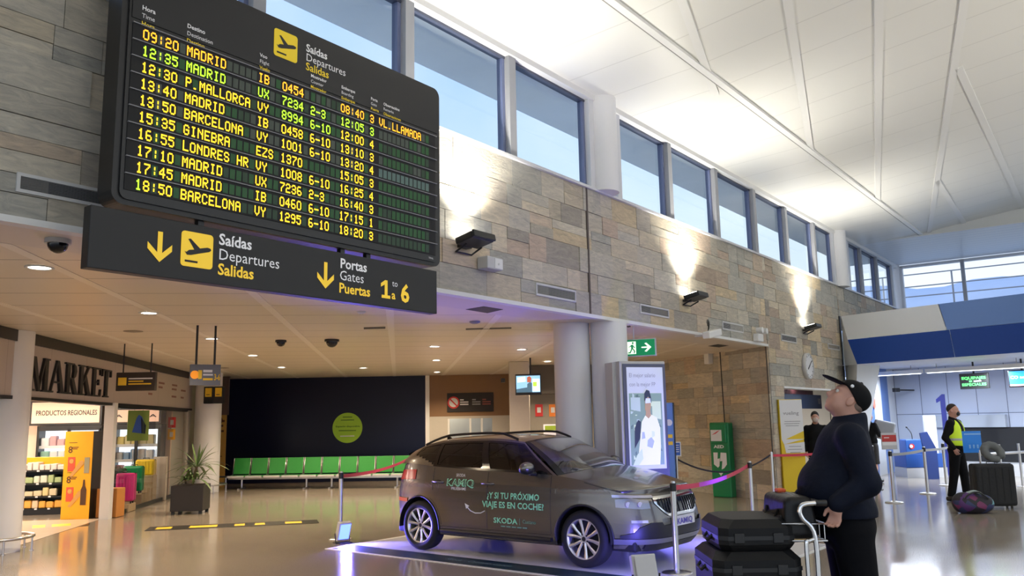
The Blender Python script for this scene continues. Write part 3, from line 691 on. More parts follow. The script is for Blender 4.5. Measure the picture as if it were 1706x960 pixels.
# suitcases on plinths in the shop window
def suitcase(name, M, w, d, h, m1, label, group=None, wheels=True):
    t = thing(name, label, 'suitcase', M, group); z0 = 0.05 if wheels else 0.0
    m = MB(); m.box(-w / 2, w / 2, -d / 2, d / 2, z0, h, r=min(w, d) * 0.16, seg=3)
    for i in range(5): m.box(-w / 2 + w * (0.16 + 0.17 * i), -w / 2 + w * (0.16 + 0.17 * i) + 0.015, -d / 2 - 0.006, -d / 2 + 0.02, z0 + 0.1 * h, h * 0.9)
    m.build('shell', m1, t)
    m = MB(); m.box(-w / 2 - 0.003, w / 2 + 0.003, -0.006, 0.006, z0 + 0.02, h + 0.003, r=0.002); m.build('zip', BLACK, t)
    m = MB(); m.tube([(-0.07, 0, h - 0.01), (-0.07, 0, h + 0.03), (0.07, 0, h + 0.03), (0.07, 0, h - 0.01)], 0.009, 8); m.build('handle', BLACK, t)
    if wheels:
        for sx in (-1, 1):
            for sy in (-1, 1):
                m = MB(); m.cyl((sx * w * 0.36 - 0.012, sy * d * 0.3, 0.026), (sx * w * 0.36 + 0.012, sy * d * 0.3, 0.026), 0.026, n=12); m.box(sx * w * 0.36 - 0.015, sx * w * 0.36 + 0.015, sy * d * 0.3 - 0.012, sy * d * 0.3 + 0.012, 0.026, z0 + 0.02); m.build('wheel', BLACK, t)
    return t
PLN = mat('plinth_wood', (0.40, 0.30, 0.18), 0.6, noise=0.1)
def plinth(px, py, w, d, h, label):
    p = Zp(px, py, 0); M = FR((p.x, p.y + d / 2, 0.004), GA + 90)
    m = MB(); m.box(-w / 2, w / 2, -d / 2, d / 2, 0, h, r=0.008); o = m.build('plinth', PLN, None, M); tag(o, label, 'plinth'); return M
M1 = plinth(190, 855, 0.48, 0.5, 0.16, 'low wooden plinth under the pink suitcase'); suitcase('display_suitcase', M1 @ Matrix.Translation((0.10, 0, 0.16)), 0.36, 0.24, 0.62, mat('pink_shell', (0.55, 0.03, 0.20), 0.3), 'pink hard suitcase in the shop window')
M2 = plinth(213, 844, 0.5, 0.45, 0.26, 'wooden plinth under the green suitcase'); suitcase('display_suitcase', M2 @ Matrix.Translation((0.0, 0, 0.26)), 0.40, 0.26, 0.60, mat('green_shell', (0.0, 0.28, 0.10), 0.3), 'green hard suitcase in the shop window')
M3 = plinth(235, 839, 0.42, 0.34, 0.62, 'tall wooden plinth under the yellow suitcase'); suitcase('display_suitcase', M3 @ Matrix.Translation((0.0, 0, 0.62)), 0.42, 0.24, 0.36, mat('yellow_shell', (0.75, 0.52, 0.02), 0.3), 'small yellow suitcase on the tall plinth in the shop window', wheels=False)
p = Zp(262, 835, 0); m = MB(); m.box(-0.15, 0.15, -0.07, 0.07, 0, 1.02, r=0.01); o = m.build('display_stand', mat('taupe_stand', (0.36, 0.32, 0.27), 0.6), None, FR((p.x, p.y + 0.09, 0.004), GA + 90)); tag(o, 'tall taupe display stand behind the yellow suitcase', 'stand')
# dark suitcases at the left end of the window
p = Zp(196, 852, 0); suitcase('display_suitcase', FR((p.x - 0.32, p.y + 0.55, 0.004), GA + 90), 0.36, 0.24, 0.85, BLACK, 'black suitcase standing behind the white shop post')
# hanging poster
a = ml(211, 686, -0.35); b_ = ml(243, 735, -0.35)
t = thing('hanging_poster', 'green poster with a blue bird hanging inside the shop window', 'poster', FR(Pl(211, 735, MO - MN * 0.35, MN), GA + 60))
w = (Pl(244, 735, MO - MN * 0.35, MN) - Pl(211, 735, MO - MN * 0.35, MN)).length * 0.30; h = a[1] - b_[1]
m = MB(); m.box(0, w, -0.006, 0.006, 0, h); m.build('panel', mat('poster_green', (0.20, 0.30, 0.05), 0.6), t)
m = MB(); m.flat([(w * 0.22, h * 0.28), (w * 0.5, h * 0.25), (w * 0.82, h * 0.22), (w * 0.86, h * 0.45), (w * 0.66, h * 0.78), (w * 0.5, h * 0.86), (w * 0.40, h * 0.74)], -0.008); m.flat([(w * 0.66, h * 0.24), (w * 0.84, h * 0.22), (w * 0.86, h * 0.5), (w * 0.6, h * 0.78)], -0.010, 1); m.build('picture', [mat('poster_blue', (0.03, 0.10, 0.45), 0.6), NAVY], t)
m = MB(); m.tube([(w * 0.3, 0, h), (w * 0.3, 0, h + 0.14)], 0.004, 6); m.tube([(w * 0.7, 0, h), (w * 0.7, 0, h + 0.14)], 0.004, 6); m.build('cord', BLACK, t)
# fire notices on the pillar in the shop
for (px, py, c, lb) in ((287, 704, RED, 'small red fire notice on the pillar behind the shop window'), (286, 724, ORANGE, 'small orange notice below the red one on the shop pillar')):
    p = Pl(px, py, PI0 + az(GA) * 0.0, IN); o_ = MB(); o_.box(-0.09, 0.09, -0.01, 0.0, -0.13, 0.13); o_.box(-0.04, 0.04, -0.012, -0.01, -0.06, 0.06, 1); o = o_.build('fire_notice', [c, SIGNW], None, FR(p + IN * 0.02, GA + 90)); tag(o, lb, 'notice')

# ---- hanging signs near the shop
def rods(t, xs, z0, z1, mt=BLACK, r=0.012):
    for x in xs:
        m = MB(); m.cyl((x, 0, z0), (x, 0, z1), r, n=8); m.build('rod', mt, t)
Y0 = 14.5
p0 = Dp(194, 652, Y0); p1 = Dp(261, 620, Y0)
t = thing('hanging_sign', 'dark ceiling sign with yellow pictogram hanging in front of the shop fascia', 'sign', FR((p0.x, Y0, p0.z), 90)); w = p1.x - p0.x; h = p1.z - p0.z
m = MB(); m.box(0, w, -0.04, 0.04, 0, h, r=0.008); m.build('panel', mat('brown_black', (0.035, 0.026, 0.02), 0.5), t); rods(t, (0.1, w - 0.1), h, ZC - p0.z)
m = MB(); m.box(0.04, 0.27 * w, -0.046, -0.041, h * 0.3, h * 0.72); m.build('pictogram', SIGNY, t)
m = MB(); m.box(0.32 * w, 0.93 * w, -0.044, -0.041, h * 0.62, h * 0.69); m.build('line', SIGNW, t); m = MB(); m.box(0.32 * w, 0.70 * w, -0.044, -0.041, h * 0.48, h * 0.54); m.box(0.32 * w, 0.9 * w, -0.044, -0.041, h * 0.33, h * 0.40); m.build('line', SIGNY, t)
Y0 = 12.0
p0 = Dp(316, 642, Y0); p1 = Pl(367, 644, Vector((p0.x, p0.y, 0)), Vector((-math.sin(R(25)), math.cos(R(25)), 0))) if False else None
SF = FR((p0.x, Y0, p0.z), 62); sn = az(62 + 90)
q = SF.inverted() @ Pl(367, 643, Vector(p0), sn); qt = SF.inverted() @ Pl(316, 607, Vector(p0), sn); w = q.x; h = qt.z
t = thing('hanging_sign', 'grey gate sign with orange arrow hung on two black rods', 'sign', SF)
m = MB(); m.box(0, w, -0.0, 0.08, 0, h, r=0.006); m.build('panel', mat('sign_slate', (0.16, 0.17, 0.20), 0.5), t); rods(t, (w * 0.18, w * 0.78), h, ZC - p0.z, r=0.016)
m = MB(); m.cyl((w * 0.15, -0.004, h * 0.5), (w * 0.15, 0.0, h * 0.5), h * 0.2, n=20, mat=0); m.build('arrow_disc', mat('sign_orange', (0.9, 0.3, 0.02), 0.5, emit=0.3), t)
m = MB(); m.box(w * 0.26, w * 0.38, -0.005, 0, h * 0.3, h * 0.72); m.build('pictogram', SIGNY, t)
m = MB(); m.box(w * 0.42, w * 0.72, -0.005, 0, h * 0.62, h * 0.74); m.box(w * 0.42, w * 0.74, -0.005, 0, h * 0.46, h * 0.55); m.build('line', SIGNW, t)
m = MB(); m.box(w * 0.42, w * 0.74, -0.005, 0, h * 0.24, h * 0.34); m.text('3-6', w * 0.78, h * 0.25, h * 0.3, y=-0.005, bold=0.03, width=w * 0.2); m.build('line', SIGNY, t)
Y0 = CWH.y - 0.3
p0 = Dp(342, 673, Y0)
t = thing('flag_sign', 'black double sign with two orange aircraft pictograms on the white shop column', 'sign', FR((p0.x, Y0 - 0.12, p0.z), 90)); w = Dp(375, 673, Y0).x - p0.x; h = Dp(342, 645, Y0).z - p0.z
for i in range(2):
    a = 0 + i * w * 0.5
    m = MB(); m.box(a + 0.01, a + w * 0.5 - 0.01, -0.05, 0.12, 0, h, r=0.01); pn = m.build('panel', BLACK, t); m = MB(); m.box(a + 0.05, a + w * 0.5 - 0.04, -0.056, -0.05, h * 0.4, h * 0.92); m.box(a + 0.08, a + w * 0.5 - 0.09, -0.06, -0.056, h * 0.5, h * 0.54, 1); m.build('pictogram', [SIGNY, BLACK], pn)
pa, pb = Dp(355, 820, 24.6), Dp(373, 820, 24.6)
t = thing('wall_banner', 'tall ochre banner behind the white shop column', 'banner', FR((pa.x, 24.6, 0.0), 90)); w = pb.x - pa.x; h = Dp(355, 692, 24.6).z
m = MB(); m.box(0, w, 0, 0.05, 0, h, r=0.004); m.build('panel', mat('ochre_print', (0.50, 0.29, 0.06), 0.5), t)
m = MB(); m.text('2', w * 0.1, h * 0.84, 0.28, y=-0.004, bold=0.03); m.box(w * 0.5, w * 0.85, -0.004, 0, h * 0.9, h * 0.93); m.box(w * 0.1, w * 0.8, -0.004, 0, h * 0.76, h * 0.79); m.box(w * 0.1, w * 0.7, -0.004, 0, h * 0.42, h * 0.43); m.build('print', DK, t)
m = MB(); m.box(pa.x, pb.x + 0.05, 24.55, 24.65, h, ZC); struct('wall_shop_return', m, mat('return_panel', (0.10, 0.07, 0.06), 0.5))

# ---- bumper rails round column feet
def guard(c, r, label):
    t = thing('bumper_rail', label, 'rail', (c.x, c.y, 0)); 
    m = MB(); m.tube([(r * math.cos(a * math.pi / 18), r * math.sin(a * math.pi / 18), 0.20) for a in range(36)], 0.022, 8, closed=True); m.build('ring', SILVER, t)
    for a in range(6):
        an = a * math.pi / 3 + 0.2; m = MB(); m.cyl((r * math.cos(an), r * math.sin(an), 0), (r * math.cos(an), r * math.sin(an), 0.19), 0.014, n=8); m.cyl((r * math.cos(an), r * math.sin(an), 0), (r * math.cos(an), r * math.sin(an), 0.01), 0.03, n=12); m.build('foot', SILVER, t)
guard(CL, 0.46, 'stainless bumper ring round the big column at the left edge')
guard(CWH, 0.52, 'stainless bumper ring round the white column by the planter')

# ---- planter with dracaena
pp = Zp(306, 858, 0); PF = FR((pp.x, pp.y + 0.33, 0), 84)
t = thing('potted_plant', 'spiky green plant in a dark square planter on feet', 'plant', PF)
pw = (Zp(340, 858, 0) - Zp(282, 858, 0)).length * 0.84
m = MB(); m.box(-pw / 2, pw / 2, -0.3, 0.3, 0.06, 0.56, r=0.012); m.box(-pw / 2 + 0.03, pw / 2 - 0.03, -0.27, 0.27, 0.555, 0.565, 1); m.build('planter', [mat('dark_planter', (0.030, 0.026, 0.026), 0.5), mat('soil', (0.03, 0.02, 0.015), 0.9, bump=0.6)], t)
for sx in (-1, 1):
    for sy in (-1, 1): m = MB(); m.box(sx * (pw / 2 - 0.05) - 0.03, sx * (pw / 2 - 0.05) + 0.03, sy * 0.25 - 0.03, sy * 0.25 + 0.03, 0, 0.06); m.build('foot', BLACK, t)
m = MB(); m.tube([(0.03, 0, 0.56), (0.05, 0.01, 0.75), (0.10, 0, 0.92)], 0.025, 8); m.tube([(-0.12, 0.05, 0.56), (-0.14, 0.05, 0.72)], 0.02, 8); m.build('stem', mat('bark', (0.16, 0.11, 0.07), 0.8), t)
LEAF = mat('leaf_green', (0.10, 0.17, 0.05), 0.45, noise=0.3, nscale=8)
rng = random.Random(8); m = MB()
def leaf(m, base, ang, el, ln, wd):
    pts = []
    for i in range(8):
        s = i / 7.0; droop = -0.55 * s * s * ln * math.cos(el) ; r = s * ln
        c = Vector((base[0] + r * math.cos(el) * math.cos(ang), base[1] + r * math.cos(el) * math.sin(ang), base[2] + r * math.sin(el) + droop))
        wv = Vector((-math.sin(ang), math.cos(ang), 0)) * (wd * (math.sin(math.pi * (0.12 + 0.88 * s)) * 0.9 + 0.02)); up = Vector((0, 0, 0.25 * wv.length))
        pts.append([c - wv + up, c, c + wv + up])
    m.grid(pts)
for i in range(26): leaf(m, (0.10, 0, 0.90), rng.uniform(0, 6.28), rng.uniform(0.15, 1.4), rng.uniform(0.5, 0.85), 0.026)
for i in range(30): leaf(m, (rng.uniform(-0.25, 0.2), rng.uniform(-0.1, 0.1), 0.66), rng.uniform(0, 6.28), rng.uniform(0.1, 1.1), rng.uniform(0.35, 0.6), 0.03)
o = m.build('foliage', LEAF, t)

# ---- floor stickers
def sticker(pts, marks, label):
    P = [Zp(*q, 0.003) for q in pts]; m = MB(); m.add(P, [(0, 1, 2, 3)]); o = m.build('floor_sticker', mat('sticker_black', (0.03, 0.028, 0.025), 0.35)); tag(o, label, 'sticker')
    for u0, u1 in marks:
        m = MB()
        def L(u, v): a = P[0].lerp(P[1], u); b__ = P[3].lerp(P[2], u); q = a.lerp(b__, v); q.z = 0.0045; return q
        m.add([L(u0, 0.25), L(u1, 0.25), L(u1, 0.75), L(u0, 0.75)], [(0, 1, 2, 3)]); m.build('mark', SIGNY, o)
sticker([(240, 885), (532, 872), (528, 866), (250, 878)], [(0.05, 0.14), (0.24, 0.40), (0.5, 0.56), (0.62, 0.68), (0.8, 0.9)], 'black and yellow floor sticker strip between the shop and the car')
sticker([(42, 884), (148, 876), (150, 869), (44, 874)], [(0.1, 0.3), (0.4, 0.7)], 'black and yellow floor sticker at the shop threshold')

# ------------------------------------------------------------------ departures board in front of the stone wall
BD = 0.5 * KS
bl = lambda px, py: wl(px, py, BD)
bs0, bs1 = -3.745 * KS, -0.555 * KS; bz0, bz1 = zz(3.235), zz(4.95)
BF = WF @ Matrix.Translation((bs0, -BD, bz0)); BW, BH = bs1 - bs0, bz1 - bz0
t = thing('departures_board', 'big black electronic departures board with rows of yellow flight times', 'board', BF)
def rrect(x0, x1, z0, z1, r, n=6):
    out = []
    for cx, cz, a0 in ((x1 - r, z0 + r, -90), (x1 - r, z1 - r, 0), (x0 + r, z1 - r, 90), (x0 + r, z0 + r, 180)):
        for i in range(n + 1): a = R(a0 + 90 * i / n); out.append((cx + r * math.cos(a), cz + r * math.sin(a)))
    return out
m = MB(); m.prism(rrect(-0.03, BW + 0.03, -0.06, BH + 0.03, 0.09), 0.0, 0.20); m.prism(rrect(0.02, BW - 0.01, -0.02, BH + 0.0, 0.06), -0.015, 0.0, 1); m.build('housing', [BLACK, mat('board_face', (0.010, 0.010, 0.011), 0.35)], t)
def bx(px, py): s, z = bl(px, py); return s - bs0, z - bz0
LZ0 = 0.05; LZ1 = bx(309, 78)[1] + 0.06
m = MB(); m.box(0.04, BW - 0.03, -0.022, -0.015, LZ1 + 0.01, BH - 0.03); hd = m.build('header_panel', CHAR2, t)
LEDY = mat('led_amber', (1.0, 0.62, 0.02), 0.5, emit=1.0); LEDG = mat('led_green', (0.45, 0.9, 0.03), 0.5, emit=0.9); LEDO = mat('led_orange', (1.0, 0.42, 0.02), 0.5, emit=1.0)
CELL = [mat('dot_cell_green', (0.012, 0.10, 0.020), 0.45), mat('dot_cell_dark', (0.016, 0.055, 0.022), 0.45), mat('dot_cell_grey', (0.065, 0.085, 0.065), 0.45), mat('dot_cell_pale', (0.11, 0.19, 0.17), 0.45)]
FONT = {'0': '0E11111111110E', '1': '040C040404040E', '2': '0E11010E10101F', '3': '0E11010E01110E', '4': '02060A121F0202', '5': '1F101E0101110E', '6': '0E10101E11110E', '7': '1F010204080808', '8': '0E11110E11110E', '9': '0E11110F01010E',
 'A': '0E11111F111111', 'B': '1E11111E11111E', 'C': '0E11101010110E', 'D': '1E11111111111E', 'E': '1F10101E10101F', 'G': '0E11101711110E', 'H': '1111111F111111', 'I': '0E04040404040E', 'L': '1010101010101F', 'M': '111B1515111111', 'N': '11191513111111', 'O': '0E11111111110E', 'P': '1E11111E101010', 'R': '1E11111E141211', 'S': '0E11100E01110E', 'U': '1111111111110E', 'V': '11111111110A04', 'X': '11110A040A1111', 'Y': '11110A04040404', 'Z': '1F01020408101F', ':': '00040400040400', '-': '0000001F000000', '.': '0000000000000C'}
CP = 0.0560 * KS; CW_, CHH = 0.044 * KS, 0.076 * KS
rowz0 = bx(309, 85)[1] - 0.0; rowz9 = bx(303, 325)[1] + 0.0
cols = [bx(236, 56)[0], bx(309, 85)[0], bx(428, 130)[0], bx(468, 146)[0], bx(515, 182)[0], bx(565, 188)[0], bx(614, 195)[0], bx(629, 205)[0]]
ROWS = [('09:20', 'MADRID', 'IB', '0454', '', '08:40', '3', 'VL.LLAMADA', LEDO), ('12:35', 'MADRID', 'UX', '7234', '2-3', '12:05', '3', '', LEDG), ('12:30', 'P.MALLORCA', 'VY', '8994', '6-10', '12:00', '4', '', LEDY),
 ('13:40', 'MADRID', 'IB', '0458', '6-10', '13:10', '3', '', LEDY), ('13:50', 'BARCELONA', 'VY', '1001', '6-10', '13:20', '4', '', LEDY), ('15:35', 'GINEBRA', 'EZS', '1370', '', '15:05', '3', '', LEDY),
 ('16:55', 'LONDRES HR', 'VY', '1008', '6-10', '16:25', '4', '', LEDY), ('17:10', 'MADRID', 'UX', '7236', '2-3', '16:40', '3', '', LEDY), ('17:45', 'MADRID', 'IB', '0460', '6-10', '17:15', '1', '', LEDY), ('18:50', 'BARCELONA', 'VY', '1295', '6-10', '18:20', '3', '', LEDY)]
NC = [6, 11, 4, 5, 6, 6, 1, 12]
rng = random.Random(2)
for ri, row in enumerate(ROWS):
    zc = rowz0 + (rowz9 - rowz0) * ri / 9.0
    m = MB(); m.box(0.05, BW - 0.06, -0.021, -0.015, zc - 0.056, zc + 0.062, 0); m.box(0.05, BW - 0.04, -0.03, -0.015, zc + 0.064, zc + 0.071, 1)
    rowo = m.build('flight_row', [BLACKM, GREYP], t)
    base = rng.choice([0, 0, 1, 2]) if ri not in (0, 4) else 2
    for ci in range(8):
        st = row[ci]; cells = MB(); led = MB()
        for k in range(NC[ci]):
            x = cols[ci] + k * CP; ch = st[k] if k < len(st) else ''
            if ch in (' ', ''):
                cells.quad((x, -0.0225, zc - CHH / 2), (x + CW_, -0.0225, zc - CHH / 2), (x + CW_, -0.0225, zc + CHH / 2), (x, -0.0225, zc + CHH / 2), rng.choice([base, base, base, 1, 0]) if not (ri == 4 and ci == 7) else 3)
            else:
                if ch in ':-.': cells.quad((x, -0.0225, zc - CHH / 2), (x + CW_, -0.0225, zc - CHH / 2), (x + CW_, -0.0225, zc + CHH / 2), (x, -0.0225, zc + CHH / 2), base)
                hx = FONT[ch]; dw = CW_ / 5; dh = CHH / 7
                for r_ in range(7):
                    bits = int(hx[r_ * 2:r_ * 2 + 2], 16)
                    for c_ in range(5):
                        if bits >> (4 - c_) & 1:
                            xx = x + c_ * dw; zq = zc + CHH / 2 - (r_ + 1) * dh; g = -0.0006
                            mi = 0
                            if ri == 2 and ci in (3, 4): mi = 1
                            if ri == 9 and ci == 0 and k == 0: mi = 1
                            led.quad((xx + g, -0.0235, zq + g), (xx + dw - g, -0.0235, zq + g), (xx + dw - g, -0.0235, zq + dh - g), (xx + g, -0.0235, zq + dh - g), mi)
        if cells.f: cells.build('blank_cell', CELL, rowo)
        if led.f: led.build('led_text', [row[8], LEDG], rowo)
HW = mat('header_white', (0.75, 0.75, 0.75), 0.5, emit=0.12); HY = mat('header_yellow', (0.85, 0.62, 0.02), 0.5, emit=0.12)
def head(px, py, a, b_, c, sz, sp=1.72):
    x, z = bx(px, py); y = -0.024; sz *= KS; m = MB()
    m.text(a, x, z, sz, y=y, mat=0, bold=0.02); m.text(b_, x, z - sz * sp, sz, y=y, mat=0); m.text(c, x, z - sz * sp * 2, sz, y=y, mat=1, bold=0.012)
    m.build('heading', [HW, HY], hd)
head(234, 17, 'Hora', 'Time', 'Hora', 0.034); head(309, 47, 'Destino', 'Destination', 'Destino', 0.033); head(430, 95, 'Voo', 'Flight', 'Vuelo', 0.030)
head(515, 129, 'Mostrador', 'Counter', 'Mostrador', 0.028); head(566, 148, 'Embarque', 'Boarding', 'Embarque', 0.028); head(615, 167, 'Porta', 'Gate', 'Puerta', 0.027); head(636, 176, 'Observacións', 'Remarks', 'Observaciones', 0.027)
head(507, 86, 'Saídas', 'Departures', 'Salidas', 0.068, 1.20)
PLANE = [(0.10, 0.42), (0.16, 0.40), (0.24, 0.47), (0.40, 0.50), (0.20, 0.78), (0.28, 0.80), (0.58, 0.56), (0.82, 0.62), (0.92, 0.60), (0.94, 0.55), (0.88, 0.50), (0.60, 0.42), (0.30, 0.33), (0.18, 0.32)]
def pict(m, x, z, s, y, m0=0, m1=1):
    m.prism(rrect(x, x + s, z, z + s, s * 0.1, 4), y - 0.004, y, m0)
    m.flat([(x + a * s, z + b_ * s) for a, b_ in PLANE], y - 0.006, m1); m.flat([(x + 0.12 * s, z + 0.12 * s), (x + 0.52 * s, z + 0.12 * s), (x + 0.52 * s, z + 0.18 * s), (x + 0.12 * s, z + 0.18 * s)], y - 0.006, m1)
x0, z0 = bx(453, 92); x1, _ = bx(492, 103)
m = MB(); pict(m, x0, z0, x1 - x0, -0.022); m.build('pictogram', [HY, CHAR], hd)
x, z = bx(712, 431); m = MB(); m.text('TEVAL', x, 0.005, 0.018, y=-0.018, bold=0.01); m.build('maker_mark', SIGNW, t)
for x in (0.5, BW - 0.75): m = MB(); m.box(x, x + 0.06, 0.2, BD + 0.0, 0.5, 0.56); m.box(x, x + 0.06, 0.2, BD + 0.0, BH - 0.5, BH - 0.44); m.build('wall_bracket', BLACK, t)

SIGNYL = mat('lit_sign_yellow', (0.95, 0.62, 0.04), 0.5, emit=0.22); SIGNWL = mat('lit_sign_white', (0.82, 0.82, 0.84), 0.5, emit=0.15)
# ---- direction sign hung under the board
ss0, ss1, sz0, sz1 = -3.90 * KS, -0.573 * KS, zz(2.722), zz(3.137)
HFm = WF @ Matrix.Translation((ss0, -BD, sz0)); SWd, SH = ss1 - ss0, sz1 - sz0
t = thing('direction_sign', 'long charcoal departures and gates sign hanging under the flight board', 'sign', HFm)
m = MB(); m.box(0, SWd, 0.0, 0.10, 0, SH, r=0.006); m.build('panel', CHAR, t)
def sx(px, py): s, z = bl(px, py); return s - ss0, z - sz0
def arrow(m, cx, z0, z1, w, y, mt):
    tk = w * 0.20
    m.flat([(cx - tk / 2, z0 + w * 0.25), (cx + tk / 2, z0 + w * 0.25), (cx + tk / 2, z1), (cx - tk / 2, z1)], y, mt)
    m.flat([(cx, z0), (cx + w / 2, z0 + w * 0.47), (cx + w / 2, z0 + w * 0.73), (cx, z0 + w * 0.27), (cx - w / 2, z0 + w * 0.73), (cx - w / 2, z0 + w * 0.47)], y - 0.0008, mt)
for a_ in (0, 1):
  m = MB()
  if a_ == 0: arrow(m, sx(266, 410)[0], sx(266, 437)[1], sx(266, 386)[1], 0.195, -0.004, 0)
  else: arrow(m, sx(542, 460)[0], sx(542, 481)[1], sx(542, 437)[1], 0.19, -0.004, 0)
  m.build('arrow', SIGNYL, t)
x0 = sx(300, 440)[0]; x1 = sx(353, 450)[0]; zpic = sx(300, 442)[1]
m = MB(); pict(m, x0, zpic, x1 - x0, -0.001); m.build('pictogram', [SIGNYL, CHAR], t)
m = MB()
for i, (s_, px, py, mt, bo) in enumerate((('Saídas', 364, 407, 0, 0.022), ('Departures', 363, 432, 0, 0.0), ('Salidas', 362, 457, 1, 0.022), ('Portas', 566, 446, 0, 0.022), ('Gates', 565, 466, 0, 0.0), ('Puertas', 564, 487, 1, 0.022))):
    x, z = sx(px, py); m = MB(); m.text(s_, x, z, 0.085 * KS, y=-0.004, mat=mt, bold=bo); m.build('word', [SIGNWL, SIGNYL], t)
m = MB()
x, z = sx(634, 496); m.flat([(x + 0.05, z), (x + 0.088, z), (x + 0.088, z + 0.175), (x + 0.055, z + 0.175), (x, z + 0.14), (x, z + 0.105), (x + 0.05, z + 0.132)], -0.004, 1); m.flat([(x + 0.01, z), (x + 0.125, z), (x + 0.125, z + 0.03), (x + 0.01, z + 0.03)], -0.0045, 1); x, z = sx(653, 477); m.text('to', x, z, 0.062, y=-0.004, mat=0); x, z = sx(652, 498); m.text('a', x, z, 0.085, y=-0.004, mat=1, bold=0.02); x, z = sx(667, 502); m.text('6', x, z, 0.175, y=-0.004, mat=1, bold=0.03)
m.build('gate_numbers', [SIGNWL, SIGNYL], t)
for x in (0.85, 2.3, 2.62): m = MB(); m.box(x, x + 0.05, 0.03, 0.08, SH, bz0 - sz0 - 0.05); m.build('hanger', BLACK, t)

# ---- wall vents
def vent(x0, y0, x1, y1, label, dark=False):
    s0, zt = wl(x0, y0); s1, zb1 = wl(x1, y1); h = zt - wl(x0, y0 + (y1 - y0) * 0.5)[1]
    return s0, s1
VENTM = mat('vent_slat', (0.36, 0.36, 0.37), 0.5); VDK = mat('vent_dark', (0.03, 0.03, 0.035), 0.6); VFR = mat('vent_frame', (0.60, 0.60, 0.60), 0.45)
def vent(s0, s1, z0, z1, label, n=7):
    t = thing('wall_vent', label, 'vent', WF @ Matrix.Translation((s0, -0.002, z0)), 'vents along the stone wall'); w, h = s1 - s0, z1 - z0; f = 0.025
    m = MB(); m.box(0, w, -0.02, 0.0, 0, f); m.box(0, w, -0.02, 0.0, h - f, h); m.box(0, f, -0.02, 0, f, h - f); m.box(w - f, w, -0.02, 0, f, h - f); m.build('frame', VFR, t)
    m = MB(); m.quad((f, -0.002, f), (w - f, -0.002, f), (w - f, -0.002, h - f), (f, -0.002, h - f)); m.build('duct', VDK, t)
    m = MB()
    for i in range(n):
        z = f + (h - 2 * f) * (i + 0.5) / n; a = (h - 2 * f) / n * 0.44; m.add([(f, -0.016, z - a), (w - f, -0.016, z - a), (w - f, -0.004, z + a), (f, -0.004, z + a)], [(0, 1, 2, 3)])
    m.build('slat', VENTM, t)
va = wl(27, 287)[0]; vzt = wl(27, 287)[1]; vzb = wl(27, 320)[1]
vent(va, wl(200, 340)[0] + 0.2, vzb, vzt, 'long grey wall vent left of the departures board', 10)
for (x0, yt, yb, x1, lb) in ((891, 471, 492, 957, 'grey wall vent below the first floodlight, above the middle columns'), (1065, 506, 522, 1112, 'grey wall vent above the green exit sign'), (1202, 535, 549, 1236, 'small grey wall vent above the end of the low ceiling'), (1300, 556, 568, 1325, 'small grey wall vent above the wall clock'), (1378, 572, 581, 1397, 'darkest, smallest wall vent beside the blue check-in front')):
    s0, zt = wl(x0, yt); _, zb1 = wl(x0, yb); s1, _ = wl(x1, yt); vent(s0, s1, zb1, zt, lb)

# ---- wall floodlights shining up at the roof
UPL = mat('flood_lens', (1.0, 0.98, 0.92), 0.4, emit=12.0)
first = None
for (px, py, lb) in ((790, 405, 'black wall floodlight right of the departures board'), (1158, 498, 'black wall floodlight between the second and third vents'), (1353, 548, 'black wall floodlight above the wall clock')):
    s, z = wl(px, py, 0.2); M = WF @ Matrix.Translation((s, 0, z))
    t = thing('wall_floodlight', lb, 'lamp', M, 'wall floodlights under the windows')
    m = MB(); m.box(-0.20, 0.20, -0.34, -0.08, -0.05, 0.03, r=0.015, M=Matrix.Rotation(R(-12), 4, 'X')); m.box(-0.20, 0.20, -0.37, -0.34, -0.045, 0.035, r=0.008, M=Matrix.Rotation(R(-12), 4, 'X')); m.build('housing', BLACK, t)
    m = MB(); m.box(-0.17, 0.17, -0.32, -0.10, 0.031, 0.036, M=Matrix.Rotation(R(-12), 4, 'X')); m.build('lens', UPL, t)
    m = MB(); m.box(-0.08, 0.08, -0.1, 0.0, -0.04, 0.0); m.tube([(-0.14, -0.2, -0.03), (-0.14, -0.04, -0.10), (0.14, -0.04, -0.10), (0.14, -0.2, -0.03)], 0.012, 8); m.build('bracket', BLACK, t)
    p = WF @ Vector((s, -0.31, z + 0.12))
    lamp('floodlight_light', 'SPOT', p, (WF.to_3x3() @ Vector((0, -0.10, 1))), L_UP, (1.0, 0.95, 0.84), spot_size=R(125), spot_blend=0.8, shadow_soft_size=0.10)
# unseen floodlights added behind the camera to brighten the roof
for i, s_ in enumerate((-4.0, 2.5, 9.0, 15.0)):
    t = thing('added_pole_flood', 'black floodlight on a pole on the open side of the hall, outside the picture', 'lamp', WF @ Matrix.Translation((s_, -14.0, 1.2)), 'pole floodlights on the open side of the hall')
    m = MB(); m.box(-0.2, 0.2, -0.13, 0.13, -0.05, 0.03, r=0.015); m.build('housing', BLACK, t); m = MB(); m.box(-0.17, 0.17, -0.1, 0.1, 0.031, 0.036); m.build('lens', UPL, t); m = MB(); m.cyl((0, 0, -1.2), (0, 0, -0.05), 0.05, n=12); m.build('pole', GREYP, t)
    lamp('floodlight_light', 'SPOT', WF @ Vector((s_, -14.0, 1.35)), (WF.to_3x3() @ Vector((0, 0.25, 1))), L_FAR, (1.0, 0.94, 0.82), spot_size=R(140), spot_blend=0.8, shadow_soft_size=0.15)
